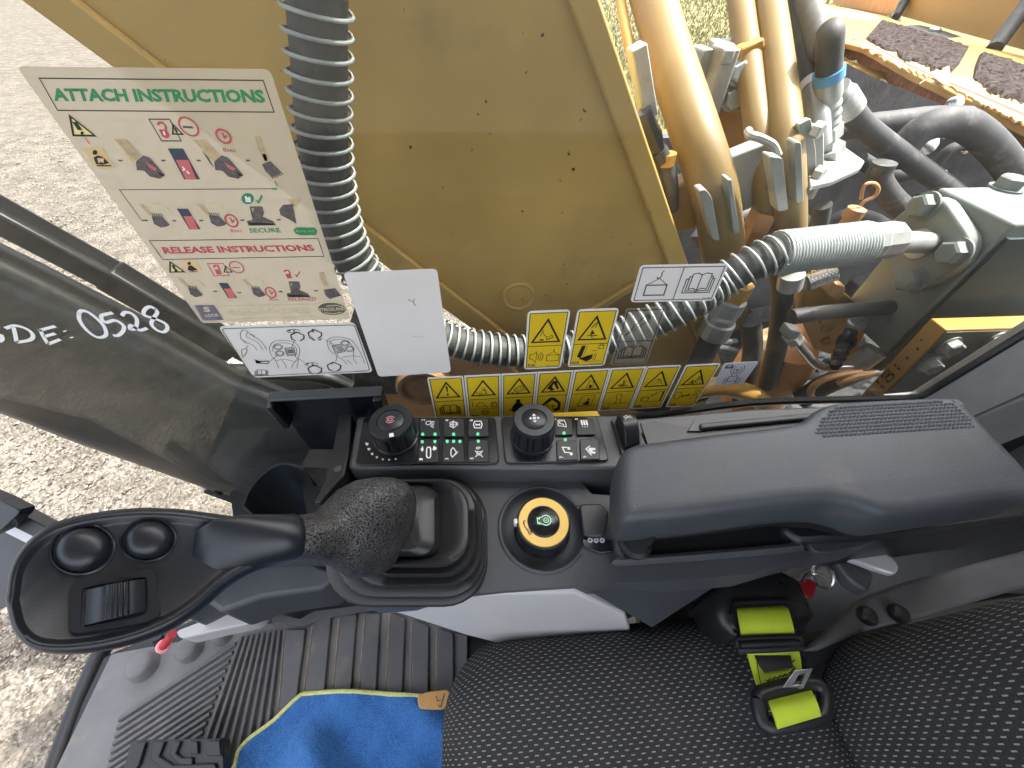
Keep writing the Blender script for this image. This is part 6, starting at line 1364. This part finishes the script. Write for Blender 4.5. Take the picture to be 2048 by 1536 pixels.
switch(z2, [(550,232),(640,232),(745,400),(655,402)], [(605,292),(678,292),(728,398),(662,400)]); switch(z2, [(892,840),(965,840),(1045,965),(972,966)], [(935,885),(1000,885),(1035,962),(982,964)])
for x, y in ((515,330),(735,328),(1070,325),(1370,322),(848,908),(1045,918),(1382,910),(1670,903)): arrow(z2, x, y, 36)
clock(z2, 998, 330, 48, 18); clock(z2, 1318, 918, 40, 14); z2.at(.0009).text('8sec', [(992,425),(1088,425),(1080,396),(986,396)], MT['red_ink'], .0).text('8sec', [(1310,985),(1388,985),(1380,962),(1304,962)], MT['red_ink'], .0)
def coup2(Z, dx, dy, s=1.):
    f = lambda L: [(dx+x*s, dy+y*s) for x, y in L]
    Z.at(.0007).fill(f([(20,0),(125,0),(140,50),(130,85),(210,120),(240,155),(10,158),(0,120),(45,110),(35,70)]), MT['pic_grey']).at(.0009).fill(f([(35,15),(60,12),(50,55)]), MT['sheet']).fill(f([(15,135),(70,130),(215,140),(225,152),(30,155)]), MT['ink'])
coup2(z2, 1125, 213); coup2(z2, 1448, 828, .82)
z2.at(.0007).fill([(1455,160),(1552,148),(1535,215),(1500,215)], MT['pic_tan']).fill([(1388,240),(1420,200),(1500,195),(1510,250),(1530,358),(1470,320),(1400,285)], MT['pic_grey'])
z2.at(.0007).disc(1130,150,52,MT['green_ink'],46).at(.0009).line([(1115,128),(1122,170),(1150,170),(1145,135)], .0013, MT['icon']).line([(1130,140),(1136,160)], .0012, MT['icon']).line([(1200,160),(1218,182),(1248,122)], .0012, MT['green_ink'])
z2.text('SECURE', [(1150,428),(1405,426),(1390,388),(1138,392)], MT['green_ink'], .02)
z2.at(.0007).fill([(1505,405),(1525,385),(1680,386),(1700,412),(1690,448),(1560,450),(1520,435)], MT['green_ink']).at(.0010).text('Bump test', [(1532,428),(1680,430),(1672,400),(1522,402)], MT['sheet'], .0)
z2.at(.0007).line([(325,494),(1705,476),(1755,622),(435,648)], .0006, K, True).text('RELEASE INSTRUCTIONS', [(450,602),(1685,578),(1655,526),(422,546)], MT['red_ink'], .04)
tri(z2, (497,668), (610,748), (496,750)); excl(z2, (518,692), (535,728), (545,738), .002)
z2.at(.0007).fill([(588,660),(705,658),(755,750),(645,752)], MT['pic_orange']).at(.0009).disc(652,679,14,K).fill([(645,700),(668,694),(722,732),(680,742),(640,735)], K).line([(650,748),(722,746)], .0007, K)
lockbox(z2, [(800,682),(930,680),(980,780),(855,782)], [(858,728),(905,728),(920,768),(880,772)], [(852,712),(862,695),(885,696),(900,728)], MT['red_ink'], MT['red_ink']); lockbox(z2, None, [(1438,765),(1480,763),(1495,800),(1455,802)], [(1428,750),(1440,735),(1465,738),(1478,763)], MT['red_ink'], MT['red_ink'])
tri(z2, (952,702), (1002,750), (938,750), .0008, MT['ghost_yellow']); ell(z2, 1040, 710, 54, 46, 20, .0010, MT['red_ink']); z2.at(.0009).line([(1005,712),(1065,714)], .0010, MT['red_ink']).line([(1520,770),(1532,788),(1558,745)], .0010, MT['red_ink'])
z2.text('RELEASED', [(1462,986),(1695,984),(1685,955),(1458,958)], MT['red_ink'], .01)
z2.at(.0007).fill([(1712,752),(1752,752),(1775,830),(1800,858),(1765,872),(1740,850)], MT['pic_tan']).fill([(1752,895),(1845,882),(1895,945),(1800,972),(1765,940)], MT['pic_grey'])
z2.at(.0007).fill([(695,1022),(855,1020),(935,1142),(765,1148)], MT['pic_purple']).at(.0009).text('S', [(775,1078),(830,1076),(815,1034),(760,1036)], MT['ghost_yellow'], .04).text('LOCK', [(790,1118),(900,1112),(888,1088),(778,1094)], MT['ghost_yellow'], .03)
z2.at(.0007).line([(860,1028),(1690,1014)], .0005, MT['pic_tan']).line([(935,1140),(1700,1112)], .0005, MT['pic_tan'])
z2.at(.0009).text('S-LOCK COUPLER', [(978,1102),(1660,1088),(1645,1042),(960,1058)], MT['ghost_yellow'], .02)
z2.at(.0007).line([(1820+122*math.cos(rad(a))+12*math.sin(rad(a)), 1052+54*math.sin(rad(a))) for a in range(0, 360, 12)], .0010, MT['ghost_yellow'], True).fill([(1820+112*math.cos(rad(a))+12*math.sin(rad(a)), 1052+50*math.sin(rad(a))) for a in range(0, 360, 15)], MT['pic_grey']).at(.0009).text('STRICKLAND', [(1718,1072),(1930,1062),(1924,1036),(1712,1046)], MT['ghost_yellow'], .02).line([(1770,1030),(1850,1022),(1910,1034)], .0008, MT['ghost_yellow']).line([(1760,1082),(1830,1092),(1900,1078)], .0008, MT['ghost_yellow'])
z2.b.done(sh)

# ---- handwriting on the glass
hw = thing('handwriting', 'white marker handwriting on the glass reading a four digit code', 'writing', gy(170,700))
zh = ZI(0, 400, 2.56); zh.l = .0004
def pen(pts, w=.0033): zh.b.line([zh.zf(*p[:2]) for p in catmull([V(x, y, 0) for x, y in pts], 5)], w, MT['marker'], False, .0004)
pen([(-40,680),(-20,712),(0,722),(14,708),(6,686)]); pen([(70,650),(80,690),(86,727)]); pen([(28,656),(80,642),(140,660),(170,690),(155,715),(86,728)])
pen([(205,662),(225,700),(247,737)]); pen([(200,668),(245,655),(285,645)], .003); pen([(228,698),(285,682)], .003); pen([(247,737),(310,712)], .003); pen([(330,668),(336,672)], .004); pen([(364,700),(371,705)], .004)
pen([(406,578),(408,612),(440,660),(490,698),(528,700),(545,682),(530,640),(490,600),(450,572),(418,566),(404,580)]); pen([(578,576),(520,592),(540,625),(590,615),(632,640),(632,668),(606,692),(580,692)])
pen([(625,592),(640,574),(675,580),(702,612),(694,655),(668,660),(672,640),(715,665),(755,655)]); pen([(800,560),(770,545),(742,560),(740,588),(790,605),(845,630),(858,655),(838,675),(800,662),(776,632),(790,600),(806,575),(796,556)])
zh.b.done(hw, 'stroke')

# ---- joystick diagram
jl = sticker('joystick_diagram', 'wide white sticker with line drawing of two joystick heads', 'sticker', [(508,755),(746,744),(709,644),(436,652)], MT['white'], .006)
z3 = ZI(420, 620, 4.096); z3.b.line([z3.zf(*p[:2]) for p in round_poly([V(95,150,0), V(1185,118,0), V(1312,495,0), V(345,538,0)], 30, 4)], .0008, K, True, .0008)
T_ = .0005
def L3(pts, w=T_, closed=False, sm=True): z3.at(.0008).line([tuple(p[:2]) for p in catmull([V(x, y, 0) for x, y in pts], 4)] if sm and len(pts) > 2 else pts, w, K, closed)
L3([(255,235),(250,190),(265,165),(290,160),(310,172),(345,205),(410,245),(440,280),(468,325)]); L3([(255,235),(300,262),(355,285),(388,328)]); L3([(310,172),(300,215),(350,240),(400,270),(435,325)]); L3([(262,240),(290,265),(310,270)]); L3([(315,285),(292,318)]); L3([(262,320),(300,315),(302,340),(272,382),(262,345),(260,322)], .0006); L3([(330,195),(350,200),(370,215)], .0007)
def grip3(cx, cy, fl):
    f = lambda L: [(cx+fl*x, cy+y) for x, y in L]
    L3(f([(-120,65),(-125,20),(-90,-25),(-20,-35),(60,-25),(110,10),(122,60),(105,110),(85,140)])); L3(f([(-75,130),(-110,90),(-120,65)])); L3(f([(-95,60),(-98,20),(-70,-8),(-10,-15),(50,-5),(88,20),(98,60),(85,95)]))
    L3(f([(-75,130),(0,120),(85,140)])); L3(f([(-75,130),(-60,165),(-52,195)])); L3(f([(-25,128),(5,165),(12,195)])); L3(f([(85,140),(62,165),(58,195)])); L3(f([(110,115),(105,160),(98,192)]))
    for bx, by_, r in ((-55,20,36),(-42,72,36)):
        q = f([(bx,by_)])[0]; z3.at(.0008).circ(q[0], q[1], r, r*.62, .0007, MT['ink_grey']).circ(q[0], q[1], r*.72, r*.45, .0005, K)
    L3(f([(0,28),(72,25),(88,85),(20,90)]), .0008, True, False); L3(f([(12,38),(64,35),(76,78),(28,80)]), .0005, True, False)
    for k in range(6): L3(f([(22+k*1.6,44+k*5),(62+k*1.6,42+k*5)]), .0006, False, False)
grip3(615, 280, 1)
def g2(L): return [(x, y) for x, y in L]
L3([(965,285),(962,250),(1000,222),(1070,218),(1150,240),(1200,290),(1240,360),(1270,438)]); L3([(965,285),(985,330),(1050,378),(1100,415),(1122,440)]); L3([(985,280),(990,250),(1040,235),(1120,250),(1170,300),(1180,345)]); L3([(1085,385),(1130,375),(1178,372),(1235,378)]); L3([(1120,405),(1168,442)]); L3([(1175,345),(1180,400),(1205,438)])
for x, y in ((1108,268),(1145,315)): z3.at(.0008).circ(x, y, 36, 22, .0007, MT['ink_grey']).circ(x, y, 25, 15, .0005, K)
L3([(1000,288),(1065,278),(1108,335),(1030,350)], .0008, True, False); L3([(1012,296),(1058,290),(1090,330),(1038,338)], .0005, True, False)
for k in range(5): L3([(1022+k*7,302+k*7),(1062+k*6,297+k*7)], .0006, False, False)
for (a, b) in (((692,252),(668,305)),((500,412),(565,355)),((690,370),(780,430)),((945,238),(1030,290)),((1032,420),(1048,345))): L3([a, b], T_, False, False)
def grab(cx, cy, op):
    z3.at(.0008).line([(cx-50,cy-20),(cx-30,cy-30),(cx,cy-45),(cx+35,cy-28),(cx+60,cy-20)], .0013, K).line([(cx-50,cy-20),(cx-40,cy+12),(cx-10,cy+28)], .0013, K).line([(cx+60,cy-20),(cx+58,cy+8),(cx+28,cy+28)], .0013, K)
grab(712, 222, 0); grab(855, 492, 0); grab(855, 202, 1); grab(1012, 468, 1)
z3.line([(850,180),(838,150)], .0013, K).line([(1005,440),(995,425)], .0012, K)
for cx, cy in ((690,170),(838,442)): z3.circ(cx, cy, 58, 14, .0007, K, 30, 330).line([(cx,cy-12),(cx,cy+10)], .0010, K).fill([(cx-48,cy-14),(cx-25,cy-10),(cx-42,cy+4)], K)
z3.line([(808,225),(860,242)], .0007, K).line([(925,225),(890,242)], .0007, K).fill([(845,230),(870,245),(842,246)], K).fill([(905,232),(882,244),(912,246)], K).line([(970,488),(1015,500),(1070,490)], .0006, K)
z3.fill([(370,400),(400,415),(400,435),(378,432)], K).line([(395,418),(490,415)], .0014, K).line([(410,432),(470,436),(488,425)], .0012, K).fill([(372,402),(420,418),(415,432),(392,436)], K)
def book(ink, x0, y0, x1, y1, w, m=K, lift=.0009, inner=True):
    f = lambda u, v: (x0+(x1-x0)*u, y0+(y1-y0)*v)
    ink.line([f(.18,.95),f(.36,1.),f(.5,.9),f(.64,1.),f(.84,.95),f(.84,.15),f(.64,.2),f(.5,.08),f(.36,.2),f(.18,.15)], w, m, True, lift).line([f(.5,.9),f(.5,.08)], w, m, False, lift)
    if inner: ink.line([f(.18,.82),f(.09,.82),f(.09,.06),f(.42,.06),f(.5,0),f(.58,.06),f(.92,.06),f(.92,.82),f(.84,.82)], w, m, False, lift).line([f(.09,.7),f(0,.7),f(0,-.04),f(1,-.04),f(1,.7),f(.92,.7)], w, m, False, lift)
bz = Ink(lambda x, y: gy(*z3.zf(x, y)), -EY); book(bz, 370, 530, 475, 485, .0006, MT['ink_grey'], .0008); bz.text('519-4345', [(1190,500),(1280,496),(1277,487),(1188,491)], MT['ink_grey'], .0008); bz.done(jl); z3.b.done(jl)

# ---- blank sheet
bs_ = sticker('blank_sheet', 'blank white sheet with rounded corners stuck on the window', 'sticker', [(757,753),(902,744),(874,537),(686,545)], MT['white'], .005)
zb_ = Ink(gy, -EY); zb_.line([(816,598),(826,603),(831,611)], .0008, MT['ink_grey'], lift=.0006).line([(829,597),(826,604)], .0006, MT['ink_grey'], lift=.0006).line([(826,672),(848,674)], .0006, MT['pale'], lift=.0006).line([(858,722),(866,726)], .0004, MT['pale'], lift=.0006); zb_.done(bs_, 'smudge')

# ---- labels drawn in their own unit square
def unit(corners):
    c = [gy(*p) for p in corners]; return quad_map(c)
def frame(ink, x0=.06, y0=.035, x1=.94, y1=.965, w=.0009): ink.line([(x0,y0),(x1,y0),(x1,y1),(x0,y1)], w, K, True, .0008)
def yfill(ink, m=MT['yellow']): ink.fill([(.06,.035),(.94,.035),(.94,.965),(.06,.965)], m, .0006)
# lifting sticker
cr = [(1040+1025/4.6545,500+485/4.6545),(1040+1795/4.6545,500+470/4.6545),(1040+1945/4.6545,500+125/4.6545),(1040+1120/4.6545,500+140/4.6545)]
cs_ = sticker('lifting_sticker', 'white sticker with a lifting hook and open book symbol', 'sticker', cr, MT['white'], .005)
ik = Ink(unit(cr), -EY); frame(ik, .035, .06, .965, .94); ik.line([(.5,.06),(.5,.94)], .0009, K, False, .0008)
ik.line([(.13,.20),(.37,.20),(.37,.48),(.13,.48)], .0013, K, True, .0008).line([(.13,.48),(.26,.66),(.37,.48)], .0007, K, False, .0008).line([(.285,.86),(.265,.80),(.275,.74),(.262,.66),(.236,.66),(.226,.70)], .0010, K, False, .0008)
book(ik, .575, .27, .905, .78, .0010); ik.text('553-4567', [(.85,.075),(.95,.075),(.95,.11),(.85,.11)], K, .0008); ik.done(cs_)
# two yellow labels above the row
def yl(name, label, corners, r=.0055, group=None):
    t = sticker(name, label, 'sticker', corners, MT['white'], r, group); ik = Ink(unit(corners), -EY); yfill(ik); frame(ik); return t, ik
def triangle(ik, y0=.54, y1=.90, x0=.16, x1=.84): ik.line([(x0,y0),(.5,y1),(x1,y0)], .0022, K, True, .0008)
def z5(x, y): return (1040+x/4.6545, 500+y/4.6545)
t, ik = yl('warning_label', 'yellow crane overload warning label with loudspeaker and load symbols', [z5(35,1110), z5(378,1095), z5(472,552), z5(72,568)])
ik.line([(.06,.43),(.94,.43)], .0009, K, False, .0008); triangle(ik, .50, .86)
ik.line([(.36,.60),(.40,.70),(.44,.62),(.52,.58)], .0008, K, False, .0008).line([(.52,.53),(.66,.57),(.64,.61),(.51,.57)], .0007, K, True, .0008).fill([(.33,.525),(.45,.525),(.43,.55),(.36,.55)], K, .0008).line([(.53,.54),(.68,.58)], .0008, K, False, .0008)
ik.fill([(.13,.20),(.20,.20),(.20,.28),(.13,.28)], MT['yellow'], .0007).line([(.13,.20),(.20,.20),(.30,.13),(.30,.33),(.20,.28),(.13,.28)], .0008, K, True, .0008)
for k in range(3): ik.circ(.28+k*.01, .235, .08+.05*k, .0008, K, .05+.025*k, -55, 55, lift=.0008)
ik.line([(.58,.15),(.90,.15),(.90,.26),(.58,.26)], .0008, K, True, .0008).line([(.58,.26),(.74,.32),(.90,.26)], .0006, K, False, .0008).line([(.755,.37),(.735,.35),(.755,.33),(.735,.32)], .0008, K, False, .0008)
book(ik, .10, .065, .28, .105, .0006, MT['ink_grey'], .0008); ik.text('565-9712', [(.60,.045),(.90,.045),(.90,.062),(.60,.062)], K, .0008); ik.done(t)
t, ik = yl('warning_label', 'yellow crushing warning label with bucket coupler and padlock symbols', [z5(440,1088), z5(783,1075), z5(925,538), z5(536,552)])
ik.line([(.06,.43),(.94,.43)], .0009, K, False, .0008); triangle(ik, .51, .88)
ik.line([(.46,.74),(.55,.80),(.52,.71)], .0012, K, False, .0008).line([(.43,.70),(.50,.77)], .0010, K, False, .0008).fill([(.42,.60),(.46,.67),(.52,.62),(.55,.60)], K, .0008).line([(.36,.57),(.44,.59),(.52,.57),(.62,.575)], .0012, K, False, .0008).line([(.44,.585),(.50,.54)], .0010, K, False, .0008)
ik.fill([(.20,.20),(.28,.40),(.38,.40),(.31,.17)], K, .0008).fill([(.26,.16),(.44,.21),(.62,.24),(.60,.15),(.48,.105)], K, .0008).line([(.42,.40),(.36,.20)], .0005, K, False, .0008).line([(.66,.24),(.64,.12)], .0006, K, False, .0008).line([(.70,.26),(.69,.12)], .0006, K, False, .0008).line([(.56,.30),(.70,.31)], .0007, K, False, .0008).line([(.40,.10),(.86,.105)], .0005, K, False, .0008)
ik.line([(.72,.34),(.85,.34),(.85,.395),(.72,.395)], .0008, K, True, .0008).circ(.785, .395, .045, .0008, K, .025, 0, 180, lift=.0008); book(ik, .10, .07, .28, .11, .0006, MT['ink_grey'], .0008); ik.text('520-0198', [(.62,.045),(.88,.045),(.88,.062),(.62,.062)], K, .0008); ik.done(t)
# clear sticker
cc = [z5(840,1072), z5(1178,1056), z5(1362,527), z5(986,542)]
t = sticker('clear_sticker', 'see-through sticker with black outline of a boom arm and open book', 'sticker', cc, MT['clear_film'], .005); ik = Ink(unit(cc), -EY); frame(ik)
ik.line([(.06,.45),(.94,.45)], .0009, K, False, .0008).line([(.16,.55),(.52,.86),(.60,.90),(.68,.86),(.66,.80),(.30,.62),(.16,.55)], .0009, K, False, .0008).circ(.60, .855, .035, .0007, K, .02, lift=.0008).circ(.63, .82, .035, .0007, K, .02, lift=.0008); book(ik, .14, .14, .86, .36, .0010, K, .0008); ik.done(t)

# ---- row of yellow warning labels along the bottom of the window
def z4(x, y): return (840+x/2.9257, 680+y/2.9257)
ZT = (gy(*z4(60,214))[2]+gy(*z4(1500,150))[2])/2; ZBm = gy(*z4(1320,399))[2]
xe = [gy(*z4(x, y))[0] for x, y in ((40,216),(252,208),(258,207),(472,198),(477,198),(686,189),(690,188),(897,182),(902,182),(1113,170),(1116,170),(1322,160),(1326,159),(1528,150))]
LB = ['first yellow label of the row, with exclamation mark above a thick open book', 'yellow label with arm in machinery symbol above padlock and engine symbols', 'yellow label with tipping machine symbol above a belted operator', 'yellow label with falling load symbol above bent boom and cab', 'yellow label with crushed operator symbol above a cab doorway', 'yellow label with bucket and cable symbol above a curved lever', 'yellow label with machine slope symbol above box, arrows and pole']
def row_label(i, c3, label):
    P = round_poly(c3, .004, 4) if i in (0, 6, 7) else c3
    t = thing('warning_label', label, 'sticker', sum(c3)/4*V(1,1,0)+V(0,0,c3[0][2]), 'yellow warning labels along the window bottom')
    mb = MB(); mb.prism([p-V(0,.0004,0) for p in P], V(0,.0003,0)); mb.build('film', MT['white'], t, smooth=0)
    ik = Ink(quad_map(c3), -EY); yfill(ik); frame(ik, w=.0010); ik.line([(.06,.47),(.94,.47)], .0010, K, False, .0008); triangle(ik, .56, .88, .17, .83); return t, ik
def P4(i):
    a, b = xe[2*i], xe[2*i+1]; return [V(a,YS,ZBm), V(b,YS,ZBm), V(b,YS,ZT), V(a,YS,ZT)]
for i in range(7):
    t, ik = row_label(i, P4(i), LB[i]); ln = lambda pts, w=.0008, cl=False: ik.line(pts, w, K, cl, .0008); fl_ = lambda pts: ik.fill(pts, K, .0008)
    if i == 0:
        ik.fill([(.47,.80),(.53,.80),(.515,.67),(.485,.67)], K, .0008).disc(.5, .62, .035, K, .022, .0008); book(ik, .2, .16, .8, .38, .0012, K, .0008)
    elif i == 1:
        ln([(.36,.58),(.62,.60)], .0008); ln([(.45,.66),(.52,.70),(.60,.66)], .0010); ln([(.42,.72),(.58,.74)], .0005); ln([(.50,.70),(.60,.60)], .0010); ln([(.30,.60),(.44,.60),(.44,.64),(.30,.64)], .0006, True)
        ln([(.06,.24),(.94,.24)], .0007); ln([(.16,.42),(.16,.30)], .0008); ln([(.26,.30),(.36,.40),(.46,.38),(.60,.28),(.26,.30)], .0008); ln([(.72,.28),(.88,.28),(.88,.36),(.72,.36)], .0010, True); ik.circ(.80,.36,.06,.0009,K,.035,0,180,lift=.0008); ik.circ(.52,.14,.10,.0010,K,.05,lift=.0008); ln([(.46,.14),(.58,.14)], .0012); book(ik, .12, .06, .30, .10, .0006, K, .0008)
    elif i == 2:
        ln([(.36,.66),(.58,.74),(.66,.66),(.46,.58)], .0010, True); ln([(.42,.68),(.52,.72),(.56,.67),(.47,.63)], .0008, True); ln([(.30,.58),(.42,.63)], .0008); ln([(.28,.60),(.36,.57)], .0008); ln([(.58,.60),(.70,.64)], .0006)
        ik.disc(.5,.38,.07,K,.045,.0008); fl_([(.34,.26),(.42,.34),(.58,.34),(.68,.26),(.70,.12),(.30,.12)]); ln([(.22,.18),(.62,.24)], .0016)
    elif i == 3:
        fl_([(.30,.62),(.46,.80),(.56,.80),(.66,.62),(.62,.60),(.50,.74),(.40,.62)]); fl_([(.36,.70),(.46,.66),(.54,.60),(.42,.58)]); ln([(.56,.66),(.66,.66)], .0010)
        fl_([(.16,.22),(.44,.42),(.58,.42),(.80,.28),(.80,.10),(.72,.10),(.72,.26),(.52,.36),(.24,.20)]); ln([(.36,.22),(.60,.22)], .0008); fl_([(.36,.22),(.42,.25),(.42,.19)]); fl_([(.60,.22),(.54,.25),(.54,.19)]); ln([(.56,.10),(.58,.20),(.72,.22)], .0008); fl_([(.60,.08),(.72,.08),(.72,.16),(.62,.15)])
    elif i == 4:
        ln([(.44,.60),(.50,.76),(.62,.74),(.64,.60)], .0008, True); fl_([(.50,.61),(.53,.68),(.58,.67),(.61,.61)]); ln([(.34,.585),(.74,.58)], .0006)
        ln([(.30,.18),(.40,.42),(.76,.42),(.72,.18)], .0008, True); ik.disc(.60,.33,.035,K,.022,.0008); fl_([(.44,.22),(.52,.26),(.58,.31),(.64,.28),(.66,.20),(.58,.18)]); ln([(.20,.15),(.90,.17)], .0006); book(ik, .12, .06, .30, .10, .0006, K, .0008)
    elif i == 5:
        ln([(.36,.64),(.44,.60),(.54,.62),(.66,.60)], .0014); ln([(.48,.74),(.54,.60)], .0016); ln([(.58,.72),(.44,.62)], .0008); fl_([(.40,.60),(.46,.66),(.50,.60)])
        ln([(.44,.18),(.48,.28),(.40,.38),(.46,.42),(.58,.40),(.58,.30),(.62,.18)], .0009); ln([(.22,.17),(.84,.19)], .0007); book(ik, .12, .06, .30, .10, .0006, K, .0008)
    else:
        ln([(.36,.64),(.46,.72),(.58,.70),(.62,.62),(.66,.60)], .0008); ln([(.40,.60),(.56,.66)], .0006); ln([(.50,.74),(.54,.66)], .0006)
        ln([(.22,.20),(.44,.20),(.44,.30),(.22,.30)], .0009, True); ln([(.48,.32),(.66,.40)], .0010); fl_([(.48,.32),(.52,.37),(.54,.33)]); fl_([(.66,.40),(.60,.40),(.62,.36)]); ln([(.84,.18),(.84,.44)], .0022); ln([(.44,.18),(.84,.18)], .0006); ln([(.70,.42),(.84,.40)], .0009); book(ik, .12, .06, .30, .10, .0006, K, .0008); ik.text('557-2314', [(.66,.055),(.86,.055),(.86,.07),(.66,.07)], K, .0008)
    ik.done(t)
c8 = [gy(*z4(x, y)) for x, y in ((1435,392),(1602,385),(1762,135),(1555,146))]
t, ik = row_label(7, c8, 'separate yellow label at the right, with shock symbol above a signal machine')
ik.line([(.34,.58),(.44,.66),(.48,.60),(.54,.66),(.56,.60),(.64,.60)], .0012, K, False, .0008).circ(.62,.70,.04,.0008,K,.03,lift=.0008).circ(.62,.70,.07,.0006,K,.05,lift=.0008).fill([(.40,.58),(.46,.63),(.52,.58)], K, .0008)
ik.line([(.14,.22),(.30,.22),(.30,.38),(.14,.38)], .0008, K, True, .0008).line([(.36,.28),(.58,.30)], .0016, K, False, .0008).fill([(.33,.28),(.40,.32),(.40,.24)], K, .0008).fill([(.61,.30),(.54,.34),(.54,.26)], K, .0008).line([(.66,.20),(.90,.20),(.86,.27),(.70,.27)], .0008, K, True, .0008).line([(.74,.27),(.76,.34),(.82,.34),(.84,.27)], .0008, K, False, .0008).circ(.79,.40,.07,.0007,K,.03,lift=.0008); book(ik, .12, .06, .30, .10, .0006, K, .0008); ik.done(t)
# grey radio label
cq = [z4(1718,264), z4(1888,258), z4(1984,124), z4(1778,134)]
t = sticker('radio_sticker', 'small pale grey sticker with a machine and radio waves symbol', 'sticker', cq, MT['paper'], .004); ik = Ink(unit(cq), -EY)
ik.line([(.30,.18),(.72,.18)], .0009, K, False, .0008).line([(.26,.10),(.36,.10),(.36,.30),(.26,.30)], .0008, K, True, .0008).line([(.66,.10),(.78,.10),(.78,.30),(.66,.30)], .0008, K, True, .0008).line([(.38,.20),(.36,.40),(.64,.40),(.66,.20)], .0008, K, False, .0008).line([(.42,.40),(.42,.55),(.58,.55),(.58,.40)], .0008, K, False, .0008).line([(.5,.55),(.5,.66)], .0008, K, False, .0008).disc(.5, .68, .03, K, .04, .0008)
for k in (1, 2):
    ik.circ(.5,.70,.08*k+.03,.0008,K,.09*k+.04,-50,50,lift=.0008).circ(.5,.70,.08*k+.03,.0008,K,.09*k+.04,130,230,lift=.0008)
book(ik, .10, .78, .30, .92, .0008, K, .0008); ik.text('442-5218', [(.62,.03),(.80,.03),(.80,.05),(.62,.05)], K, .0008); ik.done(t)
# strip of the yellow decal under the row
mb = MB(); mb.prism([kz(x, y, ZK-.004) for x, y in ((1096,826),(1194,822),(1200,832),(1096,834))], V(0,0,-.0006))
yd = mb.build('yellow_decal_strip', MT['yellow'], smooth=0); tag(yd, 'narrow yellow decal strip lying behind the second keypad', 'sticker')
